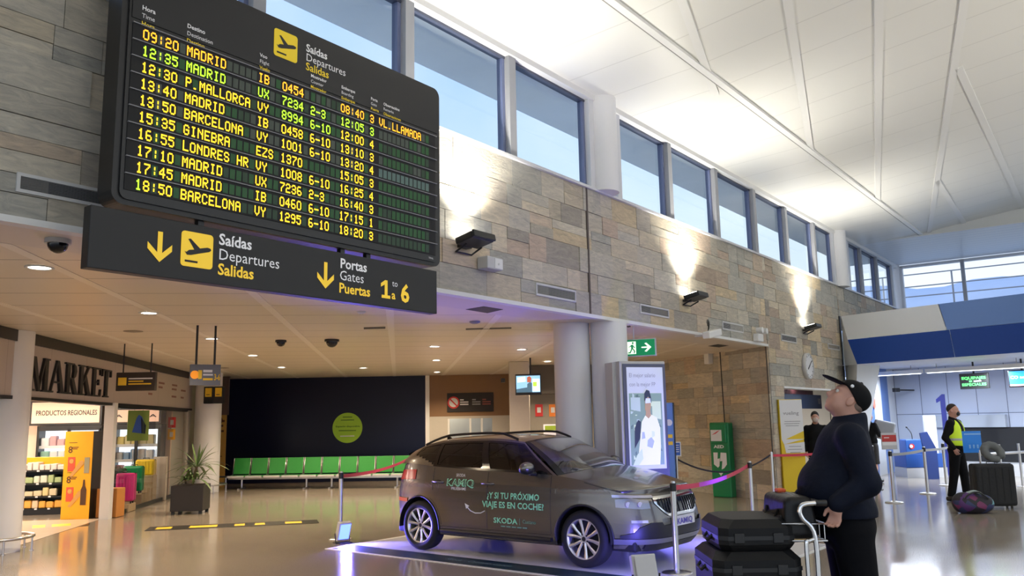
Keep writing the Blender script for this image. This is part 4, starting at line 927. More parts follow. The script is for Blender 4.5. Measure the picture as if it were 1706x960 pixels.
# boxes and devices on the wall
s, z = wl(815, 441, 0.08); t = thing('speaker_box', 'white box speaker under the first wall floodlight', 'speaker', WF @ Matrix.Translation((s, -0.015, z)))
m = MB(); m.box(-0.15, 0.15, -0.16, 0.0, -0.07, 0.08, r=0.012); m.build('cabinet', LGREY, t); m = MB(); m.box(-0.01, 0.14, -0.165, -0.16, -0.055, 0.065); m.build('grille', WHITE, t); m = MB(); m.cyl((0.06, -0.17, 0.0), (0.06, -0.165, 0.0), 0.015, n=10); m.build('badge', SILVER, t)
s, z = wl(1186, 557, 0.3); t = thing('wall_camera', 'white security camera with a looped cable on the stone wall', 'camera', WF @ Matrix.Translation((s, 0, z)))
m = MB(); m.box(-0.32, 0.22, -0.40, -0.26, -0.05, 0.07, r=0.02, M=Matrix.Rotation(R(-10), 4, 'Y')); m.build('housing', WHITE, t); m = MB(); m.box(-0.05, 0.05, -0.30, 0, -0.03, 0.0); m.build('arm', LGREY, t)
m = MB(); m.tube([(0.2, -0.3, 0.0)] + [(0.05 + 0.2 * math.cos(a * 0.314), -0.12 - 0.02 * a, 0.08 + 0.18 * math.sin(a * 0.314)) for a in range(0, 10)], 0.014, 8); m.build('cable', BLACK, t)
s, z = wl(1265, 558, 0.1); t = thing('emergency_lamp', 'white twin emergency lamp on the stone wall corner', 'lamp', WF @ Matrix.Translation((s, -0.015, z)))
m = MB(); m.box(-0.14, 0.14, -0.12, 0, -0.14, 0.02, r=0.02); m.build('housing', WHITE, t)
for x in (-0.1, 0.14): m = MB(); m.cyl((x, -0.2, 0.08), (x, -0.08, 0.08), 0.06, n=14); m.build('head', WHITE, t)
# clock
s, z = wl(1348, 610, 0.08); t = thing('wall_clock', 'round white wall clock on the stone wall showing about ten past eight', 'clock', WF @ Matrix.Translation((s, 0, z)))
rr = 0.30
m = MB(); m.lathe([(0.0, 0.0), (rr, 0.0), (rr, -0.09), (rr - 0.02, -0.105), (rr - 0.035, -0.09)], 40, axis='y'); m.build('case', LGREY, t)
m = MB(); m.cyl((0, -0.085, 0), (0, -0.082, 0), rr - 0.03, n=40); m.build('face', SIGNW, t)
m = MB()
for i in range(12): a = i * math.pi / 6; m.box(-0.008, 0.008, -0.09, -0.086, rr - 0.075, rr - 0.045, M=Matrix.Rotation(a, 4, 'Y'))
m.build('marks', BLACK, t)
for nm, a, l, w_ in (('hour_hand', 235, 0.13, 0.014), ('minute_hand', 55, 0.21, 0.010)): m = MB(); m.box(-w_, w_, -0.096, -0.09, -0.03, l, M=Matrix.Rotation(R(a), 4, 'Y')); m.build(nm, BLACK, t)

# ------------------------------------------------------------------ low ceiling fittings
dl = [(66, 445), (248, 521), (353, 564), (183, 597), (66, 569), (421, 592), (469, 612), (605, 613), (570, 629), (724, 577), (727, 600), (728, 620), (731, 633), (869, 582), (912, 602), (472, 635)]
names = {(66, 445): 'biggest downlight in the low ceiling, nearest the dome camera', (248, 521): 'downlight in the low ceiling below the direction sign arrow', (353, 564): 'downlight above the two rods of the hanging gate sign', (183, 597): 'downlight above the last letters of the shop name', (66, 569): 'downlight beside the top of the left column', (421, 592): 'downlight left of the two small dome cameras', (869, 582): 'downlight next to the middle column', (912, 602): 'downlight above the hanging television'}
proto = None
for i, (px, py) in enumerate(dl):
    p = Zp(px, py, ZC)
    lb = names.get((px, py)) or ('small ceiling downlight, %s' % {(469, 612): 'second in the row left of the green circle', (472, 635): 'the last of the row over the left green seats', (605, 613): 'nearer of the pair above the green circle', (570, 629): 'farther of the pair above the green circle', (724, 577): 'nearest of the four in line over the car roof', (727, 600): 'second nearest of the four in line over the car roof', (728, 620): 'third of the four in line over the car roof', (731, 633): 'farthest of the four in line over the car roof'}[(px, py)])
    if proto is None:
        t = thing('downlight', lb, 'lamp', p, 'round downlights in the low ceiling'); proto = t
        m = MB(); m.lathe([(0.095, 0.0), (0.12, 0.0), (0.12, -0.012), (0.095, -0.012), (0.09, -0.002)], 24); m.build('ring', WHITE, t)
        m = MB(); m.cyl((0, 0, -0.006), (0, 0, -0.003), 0.092, n=24); m.build('lamp_disc', LAMPW, t)
    else: dup(proto, p, lb)
    lamp('downlight_light', 'SPOT', p + Vector((0, 0, -0.03)), (0, 0, -1), L_DOWN * (1 if p.y > 8 else 0.7), WARM, spot_size=R(140), spot_blend=0.7, shadow_soft_size=0.09)
for k, (px, py, r, lb) in enumerate(((97, 405, 0.075, 'dome camera on the low ceiling edge left of the direction sign'), (468, 573, 0.075, 'smaller dome camera on the low ceiling, the left of two'), (553, 572, 0.10, 'black dome camera on the low ceiling, the right of two'))):
    p = Zp(px, py - 6, ZC); t = thing('dome_camera', lb, 'camera', p, 'dome cameras on the low ceiling')
    m = MB(); m.cyl((0, 0, -0.035), (0, 0, 0), r * 1.25, n=24); m.build('base', LGREY if k == 0 else BLACK, t)
    m = MB(); m.lathe([(r, -0.03)] + [(r * math.cos(a * math.pi / 16), -0.035 - r * math.sin(a * math.pi / 16)) for a in range(1, 9)], 20); m.build('dome', mat('dome_plastic_%d' % k, (0.006, 0.006, 0.007), 0.08), t)
def disc(name, px, py, r, lb, cat, mt, grp=None, h=0.03):
    p = Zp(px, py, ZC); t = thing(name, lb, cat, p, grp)
    m = MB(); m.lathe([(0, -h), (r * 0.6, -h), (r, -h * 0.4), (r, 0)], 22); m.build('body', mt, t); m = MB(); m.lathe([(r * 0.3, -h - 0.004), (r * 0.42, -h - 0.004)], 16); m.build('collar', GREYP, t)
disc('smoke_detector', 791, 536, 0.08, 'dark ringed smoke detector on the ceiling edge by the car', 'detector', GREYP)
disc('smoke_detector', 602, 519, 0.06, 'small white smoke detector under the direction sign', 'detector', WHITE)
disc('smoke_detector', 840, 624, 0.09, 'pale smoke detector near the television', 'detector', WHITE)
disc('ceiling_speaker', 222, 552, 0.14, 'round ceiling speaker above the shop fascia', 'speaker', mat('speaker_mesh', (0.30, 0.25, 0.20), 0.6), h=0.012)
disc('ceiling_speaker', 372, 0 + 0 + 613, 0.14, 'round ceiling speaker behind the hanging gate sign', 'speaker', mat('speaker_mesh2', (0.40, 0.34, 0.27), 0.6), h=0.012)
def slotv(pts, lb, mt=VDK):
    P = [Zp(*q, ZC - 0.004) for q in pts]; m = MB(); m.add(P + [p + Vector((0, 0, 0.004)) for p in P], [(0, 1, 2, 3), (4, 5, 1, 0), (5, 6, 2, 1), (6, 7, 3, 2), (7, 4, 0, 3)]); o = m.build('ceiling_grille', mt); tag(o, lb, 'vent')
slotv([(776, 516), (806, 511), (838, 516), (812, 522)], 'dark square ceiling grille at the low ceiling edge above the car')
slotv([(1180, 577), (1196, 574), (1214, 576), (1198, 579)], 'dark square ceiling grille near the stone corner')
slotv([(776, 548), (852, 546), (852, 548), (776, 550)], 'long narrow ceiling slot above the car')
slotv([(606, 546), (642, 545), (642, 548), (606, 549)], 'short dark ceiling slot under the direction sign')
slotv([(1044, 550 - 6), (1050, 543), (1051, 545), (1046, 546)], 'tiny dark slot behind the exit sign')

# ---- exit sign
p0 = Dp(1041, 594, 13.2); p1 = Pl(1092, 590, Vector(p0), az(112 + 90))
XF = FR(p0, 112); w = (p1 - p0).xy.length; h = Dp(1041, 567, 13.2).z - p0.z
t = thing('exit_sign', 'green emergency exit sign with running figure and arrow', 'sign', XF)
m = MB(); m.box(-0.01, w + 0.01, -0.0, 0.05, -0.01, h + 0.01, r=0.004); m.build('frame', LGREY, t)
m = MB(); m.box(0.005, w - 0.005, -0.006, 0, 0.005, h - 0.005); m.build('panel', GREENX, t)
m = MB(); y = -0.008
m.box(w * 0.10, w * 0.38, y, -0.006, h * 0.12, h * 0.88, 0)
fg = lambda P: m.flat([(w * (0.10 + 0.28 * a), h * (0.12 + 0.76 * b_)) for a, b_ in P], y - 0.001, 1)
fg([(0.55, 0.80), (0.72, 0.80), (0.76, 0.90), (0.66, 0.98), (0.54, 0.92)]); fg([(0.42, 0.74), (0.72, 0.76), (0.66, 0.42), (0.44, 0.40)]); fg([(0.1, 0.52), (0.16, 0.58), (0.34, 0.66), (0.44, 0.72), (0.42, 0.60)]); fg([(0.68, 0.68), (0.92, 0.52), (0.86, 0.46), (0.66, 0.58)]); fg([(0.44, 0.42), (0.60, 0.42), (0.36, 0.06), (0.04, 0.06), (0.06, 0.14), (0.26, 0.16)]); fg([(0.54, 0.42), (0.68, 0.44), (0.92, 0.22), (0.80, 0.02), (0.72, 0.06), (0.76, 0.22)])
m.box(w * 0.56, w * 0.86, y, -0.006, h * 0.46, h * 0.54); m.flat([(w * 0.88, h * 0.5), (w * 0.72, h * 0.78), (w * 0.66, h * 0.74), (w * 0.79, h * 0.5), (w * 0.66, h * 0.26), (w * 0.72, h * 0.22)], y - 0.001, 0)
m.build('symbol', [GREENXW, GREENX], t)
m = MB(); m.cyl((w * 0.3, 0.025, h), (w * 0.3, 0.025, ZC - p0.z), 0.01, n=8); m.build('hanger', LGREY, t)

# ---- advert lightbox beside the columns
LBn = None
p0 = Dp(1039, 700, 12.0); LF = FR((p0.x, p0.y, 0), 70); ln = az(70 + 90); LI = LF.inverted()
def ll(px, py): p = LI @ Pl(px, py, Vector(p0), ln); return p.x, p.z
lx0 = ll(1031, 601)[0]; lx1 = ll(1112, 700)[0]; lzt = ll(1070, 602)[1]
t = thing('advert_lightbox', 'tall grey framed lightbox poster of a masked worker in white coat', 'lightbox', LF)
m = MB(); m.box(lx0, lx1, 0, 0.30, 0.05, lzt, r=0.012); m.box(lx0 - 0.06, lx0 + 0.02, 0.10, 0.34, 0.05, lzt - 0.01, r=0.01); m.build('case', [LGREY], t)
m = MB(); m.box(lx0 - 0.02, lx1 + 0.02, -0.02, 0.32, 0, 0.06); m.build('base', GREYP, t)
fx0, fx1 = lx0 + 0.05, lx1 - 0.01
m = MB(); m.box(fx0, fx1, -0.012, 0, 0.08, lzt - 0.04); m.build('frame', mat('lightbox_frame', (0.10, 0.11, 0.15), 0.4), t)
px0, px1 = fx0 + 0.055, fx1 - 0.045; pz0 = ll(1070, 782)[1]; pz1 = ll(1045, 612)[1]; pw_, ph_ = px1 - px0, pz1 - pz0
m = MB(); m.box(px0, px1, -0.016, -0.012, pz0, pz1); po = m.build('poster', BACKW, t)
m = MB(); y = -0.018
INK = mat('ad_ink', (0.28, 0.30, 0.42), 0.6, emit=0.12)
m.text('El mejor salario', px0 + pw_ * 0.06, pz0 + ph_ * 0.90, ph_ * 0.042, y=y, width=pw_ * 0.72); m.text('con la mejor FP', px0 + pw_ * 0.06, pz0 + ph_ * 0.81, ph_ * 0.042, y=y, width=pw_ * 0.72); m.build('headline', INK, po)
AG = [mat('ad_%d' % i, c, 0.6, emit=0.35) for i, c in enumerate([(0.20, 0.30, 0.27), (0.10, 0.16, 0.16), (0.42, 0.52, 0.55), (0.75, 0.78, 0.66), (0.40, 0.27, 0.18), (0.03, 0.04, 0.07), (0.60, 0.68, 0.90), (0.38, 0.44, 0.72), (0.55, 0.66, 0.50)])]
q = lambda P, mt, dy=0.0: m.flat([(px0 + pw_ * a, pz0 + ph_ * b_) for a, b_ in P], y - 0.001 - dy, mt)
m = MB()
q([(0.04, 0.04), (0.94, 0.04), (0.94, 0.74), (0.04, 0.74)], 0)
rng = random.Random(21)
for i in range(46):
    a = rng.uniform(0.05, 0.86); b_ = rng.uniform(0.08, 0.70); q([(a, b_), (a + rng.uniform(0.03, 0.09), b_), (a + rng.uniform(0.03, 0.09), b_ + rng.uniform(0.02, 0.06)), (a, b_ + rng.uniform(0.02, 0.06))], rng.choice([1, 1, 2, 8, 0]), 0.0002 + i * 0.00002)
q([(0.08, 0.58), (0.34, 0.56), (0.34, 0.70), (0.08, 0.70)], 2, 0.002); q([(0.66, 0.50), (0.90, 0.48), (0.90, 0.66), (0.66, 0.66)], 8, 0.002)
q([(0.14, 0.20), (0.30, 0.30), (0.34, 0.46), (0.26, 0.48), (0.16, 0.40)], 5, 0.002)
q([(0.20, 0.04), (0.30, 0.30), (0.36, 0.46), (0.46, 0.52), (0.62, 0.53), (0.78, 0.50), (0.86, 0.40), (0.86, 0.22), (0.82, 0.04)], 3, 0.003)
q([(0.08, 0.04), (0.20, 0.14), (0.34, 0.20), (0.36, 0.10), (0.24, 0.04)], 8, 0.0035)
q([(0.47, 0.52), (0.50, 0.60), (0.60, 0.60), (0.62, 0.52), (0.55, 0.49)], 4, 0.004); q([(0.46, 0.58), (0.48, 0.70), (0.62, 0.70), (0.63, 0.60), (0.58, 0.55), (0.50, 0.55)], 4, 0.0045)
q([(0.45, 0.66), (0.46, 0.74), (0.52, 0.775), (0.60, 0.765), (0.64, 0.70), (0.64, 0.66), (0.56, 0.71)], 5, 0.005); q([(0.48, 0.64), (0.62, 0.645), (0.62, 0.69), (0.49, 0.69)], 6, 0.0052)
q([(0.48, 0.22), (0.62, 0.20), (0.68, 0.27), (0.60, 0.31), (0.50, 0.28)], 7, 0.0054); q([(0.34, 0.29), (0.44, 0.30), (0.42, 0.36), (0.36, 0.36)], 7, 0.0054); q([(0.62, 0.30), (0.70, 0.32), (0.70, 0.36), (0.62, 0.37)], 6, 0.0054)
m.build('photo', AG, po)

# ---- blue totem and notice behind the lightbox
p0 = Dp(1112, 800, 14.4); BFm = FR((p0.x, p0.y, 0), 85); w = (Dp(1128, 700, 14.4) - Dp(1112, 700, 14.4)).x; h = Dp(1120, 671, 14.4).z
t = thing('info_totem', 'narrow blue information totem behind the advert lightbox', 'totem', BFm)
m = MB(); m.box(0, w, 0, 0.5, 0, h, r=0.01); m.build('body', mat('totem_blue', (0.12, 0.25, 0.62), 0.4), t); m = MB(); m.box(w - 0.02, w + 0.01, 0.0, 0.5, 0, h); m.build('edge', BLACK, t)
m = MB(); m.cyl((w * 0.45, -0.004, h * 0.83), (w * 0.45, 0, h * 0.83), 0.055, n=18); m.box(w * 0.2, w * 0.75, -0.003, 0.0, h * 0.70, h * 0.73, 1); m.box(w * 0.2, w * 0.75, -0.003, 0.0, h * 0.64, h * 0.67, 1); m.build('print', [SIGNW, SIGNY], t)
# rope post with notice
def post(name, px, py, ztop, label, group=None, base=True, r=0.032, mt=SILVER, head=BLACK):
    p = Zp(px, py, 0); t = thing(name, label, 'post', p, group)
    m = MB(); m.cyl((0, 0, 0.01), (0, 0, ztop - 0.10), r, n=18); m.build('pole', mt, t)
    if base: m = MB(); m.lathe([(0, 0.0), (0.17, 0.0), (0.17, 0.012), (0.15, 0.022), (0.05, 0.035), (0, 0.035)], 28); m.build('base', mt, t)
    m = MB(); m.cyl((0, 0, ztop - 0.11), (0, 0, ztop - 0.02), r * 1.15, n=18); m.build('cassette', head, t); m = MB(); m.cyl((0, 0, ztop - 0.02), (0, 0, ztop), r * 0.9, r * 0.75, n=18); m.build('cap', SILVER, t)
    return t, p
ROPE = mat('navy_rope', (0.012, 0.012, 0.035), 0.6); BELTR = mat('belt_red', (0.62, 0.03, 0.075), 0.5); BELTM = mat('belt_magenta', (0.50, 0.05, 0.40), 0.5); BELTG = mat('belt_grey', (0.40, 0.41, 0.42), 0.5)
tn, pn = post('rope_post', 1130, 850, 1.02, 'chrome rope post with a blue notice beside the lightbox', 'rope posts by the car', head=SILVER)
m = MB(); wn = 0.2; m.box(-wn / 2, wn / 2, -0.05, -0.04, 0.99, 1.26); nb = m.build('notice_frame', SIGNW, tn); m = MB(); m.box(-wn / 2 + 0.02, wn / 2 - 0.02, -0.053, -0.05, 1.01, 1.24, 0); 
for i in range(4): m.box(-0.06, 0.06, -0.055, -0.053, 1.07 + 0.04 * i, 1.083 + 0.04 * i, 1)
m.build('notice', [mat('notice_blue', (0.03, 0.12, 0.55), 0.5), SIGNW], nb)
tr, pr = post('rope_post', 1290, 838, 1.0, 'chrome rope post in front of the yellow airline banner', 'rope posts by the car', head=SILVER)
def sag(a, b_, k, n=14):
    return [a.lerp(b_, i / n) - Vector((0, 0, k * 4 * (i / n) * (1 - i / n))) for i in range(n + 1)]
inv = tn.matrix_world.inverted()
m = MB(); m.tube(sag(pn + Vector((0, 0, 0.95)), pr + Vector((0, 0, 0.95)), 0.30), 0.016, 8); m.build('rope', ROPE, tn, M=Matrix.Translation(-pn))
# belt stanchions
def belt(root, rp, a, b_, w, k, mats_, n=16, split=None):
    P = sag(a, b_, k, n); m = MB()
    for i in range(n):
        mt = 0 if split is None else split(i / n)
        p, q = P[i], P[i + 1]; u = Vector((0, 0, w / 2)); sd = (q - p).cross(Vector((0, 0, 1))).normalized() * 0.002
        m.add([p - u - sd, q - u - sd, q + u - sd, p + u - sd, p - u + sd, q - u + sd, q + u + sd, p + u + sd], [(0, 1, 2, 3), (7, 6, 5, 4), (3, 2, 6, 7), (0, 4, 5, 1)], mt)
    return m.build('belt', mats_, root, M=Matrix.Translation(-rp))
t1, q1 = post('belt_stanchion', 1128, 956, 1.0, 'silver stanchion in front of the car grille', 'silver belt stanchions round the car')
t2, q2 = post('belt_stanchion', 1255, 876, 1.0, 'silver stanchion behind the luggage trolley', 'silver belt stanchions round the car')
t3, q3 = post('belt_stanchion', 567, 899, 1.0, 'silver stanchion behind the tail of the car, over the blue floodlight', 'silver belt stanchions round the car')
belt(t2, q2, q1 + Vector((0.03, 0, 0.93)), q2 + Vector((-0.03, 0, 0.93)), 0.055, 0.07, [BELTR, BELTM], split=lambda u: 1 if 0.2 < u < 0.62 else 0)
q4 = Zp(668, 820, 0)
belt(t3, q3, q3 + Vector((0.03, 0, 0.93)), q4 + Vector((0.3, 0.6, 0.90)), 0.055, 0.10, [mat('belt_crimson', (0.42, 0.01, 0.08), 0.5)])
tb, qb = post('belt_stanchion', 702, 822, 1.0, 'silver stanchion hidden behind the car, holding the far belt end', 'silver belt stanchions round the car')
q5 = pr; belt(tr, pr, pr + Vector((0.0, -0.03, 0.93)), pr + Vector((1.6, 0.9, 0.93)), 0.05, 0.02, [BELTR])

# ---- AED cabinet
q0 = c0 + az(RD) * 3.0
ap = Pl(1205, 780, c0 + az(RD - 90) * 0.26, az(RD + 90)); RFm = FR((ap.x, ap.y, 0), RD + 150)
hA = CH - (700 - 692.5) * ap.y / F
t = thing('defibrillator_totem', 'green AED defibrillator totem against the recess stone wall', 'totem', RFm)
wA = 0.44; GRN = mat('aed_green', (0.005, 0.22, 0.075), 0.3)
m = MB(); m.box(-wA / 2, wA / 2, -0.13, 0.13, 0, hA, r=0.03, seg=3); m.box(-wA / 2 + 0.03, wA / 2 - 0.03, -0.17, -0.1, hA * 0.72, hA - 0.02, r=0.03); m.build('body', GRN, t)
m = MB(); y = -0.172; m.box(-0.17, 0.08, y - 0.004, y, hA * 0.75, hA * 0.90, 0); m.flat([(-0.15, hA * 0.83), (-0.02, hA * 0.88), (0.05, hA * 0.895), (-0.05, hA * 0.85)], y - 0.006, 1); m.build('label_plate', [SIGNW, RED], t)
m = MB(); m.text('AED', -0.13, hA * 0.655, 0.065, y=-0.134, bold=0.04, width=0.24)
hz = hA * 0.37; k = 0.36
fgA = lambda P: m.flat([(-0.15 + 0.30 * a, hz + k * b_) for a, b_ in P], -0.135, 0)
fgA([(0.0, 1.0), (0.34, 1.0), (0.30, 0.62), (0.48, 0.66), (0.42, 0.2), (0.30, 0.10), (0.0, 0.3)]); fgA([(0.56, 1.0), (1.0, 0.98), (1.0, 0.3), (0.78, 0.08), (0.58, 0.0), (0.66, 0.50), (0.48, 0.48)])
m.flat([(-0.06, hz - 0.06), (0.06, hz - 0.06), (0.0, hz - 0.14)], -0.135); m.build('symbol', SIGNW, t)
m = MB(); m.tube([(0.02, 0.16, hA), (0.0, 0.17, ZC)], 0.012, 8); m.build('conduit', BLACK, t)
s = c0 + az(RD) * 2.2; p = s + az(RD + 90) * 0.06
cp_ = Pl(1180, 595, c0 + az(RD - 90) * 0.07, az(RD + 90)); m = MB(); m.box(-0.09, 0.09, -0.06, 0.06, -0.16, 0.10, r=0.01); o = m.build('wall_device', WHITE, None, FR(cp_, RD + 180)); tag(o, 'small white detector box high on the recess stone wall', 'detector')

# ---- airline banner
bp0 = Zp(1308, 834, 0); VF = FR((bp0.x, bp0.y, 0), 84)
wv = 0.50; hv = CH + (692 - 664) * bp0.y / F
t = thing('airline_banner', 'tall white and yellow vueling banner beside the office opening', 'banner', VF)
VY_ = mat('banner_yellow', (0.80, 0.56, 0.012), 0.5)
m = MB(); m.box(0, wv, 0, 0.12, 0, hv, r=0.008); m.build('body', VY_, t)
m = MB(); m.flat([(0.012, hv - 0.01), (0.012, hv * 0.60), (0.06, hv * 0.55), (wv, hv * 0.60), (wv, hv - 0.01)], -0.004, 0); m.flat([(0.06, hv * 0.55), (wv, hv * 0.57), (wv, 0.95), (0.09, 0.95)], -0.004, 0); m.add([(0.1, -0.005, hv * 0.60), (wv, -0.005, hv * 0.60), (wv, -0.005, hv * 0.68)], [(0, 1, 2)], 1); m.build('panel', [SIGNW, VY_], t)
m = MB(); m.text('vueling', 0.08, hv * 0.845, 0.075, y=-0.006, width=0.34, bold=0.01)
for i, (a, b_) in enumerate(((0.10, 0.44), (0.09, 0.42), (0.12, 0.40))): m.box(a, b_, -0.006, -0.004, hv * (0.775 - 0.022 * i), hv * (0.775 - 0.022 * i) + 0.012)
for i, (a, b_) in enumerate(((0.16, 0.42), (0.13, 0.44), (0.18, 0.40))): m.box(a, b_, -0.006, -0.004, hv * (0.525 - 0.03 * i), hv * (0.525 - 0.03 * i) + 0.012)
m.build('print', GREYP, t)

# ---- office sign band and shelf colours behind
s0, z1 = wl(1306, 657, -0.5); s1, z0 = wl(1400, 690, -0.5)
t = thing('office_sign', 'navy counter sign with white 10 inside the stone wall opening', 'sign', WF @ Matrix.Translation((SO0 + 0.0, 0.5, 0)))
zA = wl(1330, 657, -0.5)[1]; zB = wl(1330, 681, -0.5)[1]
m = MB(); m.box(0.0, SO1 - SO0 + 0.9, 0, 0.06, zB, zA); m.build('panel', mat('counter_navy', (0.02, 0.045, 0.13), 0.4), t)
xt = wl(1362, 670, -0.5)[0] - SO0; m = MB(); m.text('10', xt, zB + (zA - zB) * 0.34, (zA - zB) * 0.42, y=-0.004, bold=0.02); m.build('number', SIGNW, t)
zC = wl(1330, 648, -0.7)[1]; m = MB(); m.box(0.0, SO1 - SO0 + 0.9, 0.2, 0.24, zA, zC + 0.02); 
m.build('upper_strip', mat('maroon_strip', (0.16, 0.05, 0.06), 0.5), t)
m = MB()
for x in (0.3, 1.25, 1.5): m.box(x, x + 0.12, 0.195, 0.2, zA + 0.005, zC)
m.build('strip_mark', LGREY, t)

# ---- navy wall circle
p = Dp(579, 713, YB); rC = 24.5 / F * YB
t = thing('wall_circle', 'lime green round notice on the navy back wall', 'sign', FR((p.x, YB - 0.01, p.z), 90))
m = MB(); m.cyl((0, -0.012, 0), (0, 0.008, 0), rC, n=48); m.build('disc', mat('lime_disc', (0.30, 0.50, 0.02), 0.4, emit=0.06), t)
m = MB(); OL = mat('olive_print', (0.10, 0.22, 0.01), 0.5)
for z, w_, mt in ((0.28, 0.24, 0), (0.20, 0.34, 0), (-0.09, 0.44, 0), (-0.24, 0.36, 1)): m.box(-w_ / 2 * 1.2, w_ / 2 * 1.2, -0.016, -0.012, z * 1.1, z * 1.1 + 0.03, mt)
m.text('Espacio disponible', -0.36, 0.02, 0.05, y=-0.016, width=0.74, bold=0.03); m.build('print', [OL, SIGNW], t)

# ---- green beam seats
SEATG = mat('seat_green', (0.035, 0.30, 0.055), 0.4, noise=0.05); SEATW = mat('seat_trim', (0.55, 0.55, 0.55), 0.4)
sa = Zp(376, 817, 0); sb = Zp(662, 813, 0)
bench_az = math.degrees(math.atan2((sb - sa).x, (sb - sa).y)); tot = (sb - sa).length; pitch = tot / 9.4
def bench(o, n, label):
    t = thing('beam_bench', label, 'bench', FR(o, bench_az), 'green beam seats along the navy wall')
    m = MB(); m.box(-0.02, n * pitch, 0.20, 0.26, 0.26, 0.31); m.build('beam', SILVER, t)
    for i in range(n):
        x = i * pitch + 0.03; w = pitch - 0.05
        m = MB(); m.box(x, x + w, 0.0, 0.42, 0.335, 0.37, r=0.012); so = m.build('seat', SEATG, t); m = MB(); m.box(x, x + w, -0.02, 0.02, 0.315, 0.375, r=0.008); m.build('front_edge', SEATW, so)
        m = MB(); K = Matrix.Translation((0, 0.40, 0.38)) @ Matrix.Rotation(R(-12), 4, 'X'); m.box(x, x + w, 0.0, 0.03, 0.02, 0.46, r=0.012, M=K); m.build('backrest', SEATG, t)
        m = MB()
        for xx in (x - 0.015, x + w - 0.0): m.tube([K @ Vector((xx, 0.015, 0.46)), K @ Vector((xx, 0.015, 0.0)), (xx, 0.10, 0.34), (xx, 0.0, 0.34)], 0.012, 6)
        m.build('side_frame', SILVER, t)
    for x in (0.35, n * pitch - 0.35):
        m = MB(); m.tube([(x, 0.23, 0.27), (x, 0.23, 0.04)], 0.028, 8); m.box(x - 0.03, x + 0.03, -0.02, 0.46, 0.0, 0.035, r=0.008); m.build('leg', SILVER, t)
    return t
o = sa.copy(); dv = (sb - sa).normalized()
bench(o, 5, 'green beam seats on the left, nearest the planter'); bench(o + dv * (5 * pitch), 5, 'green beam seats on the right, partly behind the car')
m = MB(); m.box(-0.7, -0.02, 0.05, 0.42, 0.33, 0.36, r=0.01); tt = thing('end_table', 'dark end table at the left of the green seats', 'table', FR(o, bench_az)); m.build('top', CHAR, tt)
for x in (-0.62, -0.1): m = MB(); m.tube([(x, 0.23, 0.33), (x, 0.23, 0.0)], 0.02, 8); m.build('leg', SILVER, tt)

# ---- television, prohibition sign, fire signs, green card
p = Dp(880, 640, 19.4); TVF = FR(p, 96)
t = thing('television', 'small television hanging from the ceiling by the beige column', 'television', TVF); wT, hT = 0.60, 0.46
m = MB(); m.box(-wT / 2, wT / 2, 0, 0.06, -hT / 2 - 0.02, hT / 2, r=0.012); m.build('casing', BLACK, t)
m = MB(); y = -0.004; SC_ = [mat('tv_%d' % i, c, 0.3, emit=1.0) for i, c in enumerate([(0.22, 0.42, 0.60), (0.05, 0.10, 0.14), (0.65, 0.78, 0.85), (0.35, 0.65, 0.05), (0.35, 0.08, 0.04)])]
a, b_ = wT - 0.05, hT - 0.08; q = lambda P, mt, dy=0: m.flat([(-a / 2 + a * u, -b_ / 2 + b_ * v) for u, v in P], y - dy, mt)
q([(0, 0), (1, 0), (1, 1), (0, 1)], 0); q([(0.05, 0.6), (0.4, 0.65), (0.38, 0.95), (0.05, 0.9)], 2, 0.001); q([(0, 0), (0.5, 0), (0.45, 0.3), (0, 0.2)], 1, 0.001); q([(0.45, 0), (0.66, 0), (0.66, 0.55), (0.58, 0.62), (0.46, 0.5)], 1, 0.002); q([(0.46, 0.6), (0.62, 0.6), (0.64, 0.85), (0.56, 0.97), (0.46, 0.9)], 4, 0.003); q([(0.68, 0.05), (0.98, 0.05), (0.98, 0.8), (0.68, 0.8)], 2, 0.002); q([(0.70, 0.35), (0.86, 0.35), (0.86, 0.62), (0.70, 0.62)], 3, 0.003)
m.build('screen', SC_, t); m = MB(); m.cyl((0.05, 0.09, 0.0), (0.05, 0.09, ZC - p.z), 0.02, n=10); m.box(-0.05, 0.15, 0.06, 0.11, -0.06, 0.06); m.build('mount', BLACK, t)
pz = Dp(745, 687, YB); pz2 = Dp(822, 654, YB)
t = thing('prohibition_sign', 'dark wide sign with crossed out circle on the brown wall', 'sign', FR((pz.x, YB, pz.z), 90)); w = pz2.x - pz.x; h = pz2.z - pz.z
m = MB(); m.box(0, w, -0.03, -0.0, 0, h, r=0.005); m.build('panel', mat('sign_umber', (0.018, 0.012, 0.010), 0.5), t)
m = MB(); m.cyl((w * 0.14, -0.034, h * 0.5), (w * 0.14, -0.031, h * 0.5), h * 0.32, n=28, mat=1); m.cyl((w * 0.14, -0.036, h * 0.5), (w * 0.14, -0.034, h * 0.5), h * 0.24, n=28, mat=0); m.box(-0.02, 0.02, -0.038, -0.036, -h * 0.26, h * 0.26, 1, M=Matrix.Translation((w * 0.14, 0, h * 0.5)) @ Matrix.Rotation(R(-45), 4, 'Y')); m.build('symbol', [SIGNW, RED], t)
m = MB()
for x, n_, mt in ((0.28, 3, 0), (0.54, 3, 1), (0.76, 3, 2)):
    for i in range(n_): m.box(w * x, w * (x + (0.18 if i else 0.08)), -0.033, -0.030, h * (0.60 - 0.12 * i), h * (0.60 - 0.12 * i) + 0.04, mt)
m.build('print', [SIGNW, GREYP, mat('faint_red', (0.3, 0.08, 0.06), 0.5)], t)
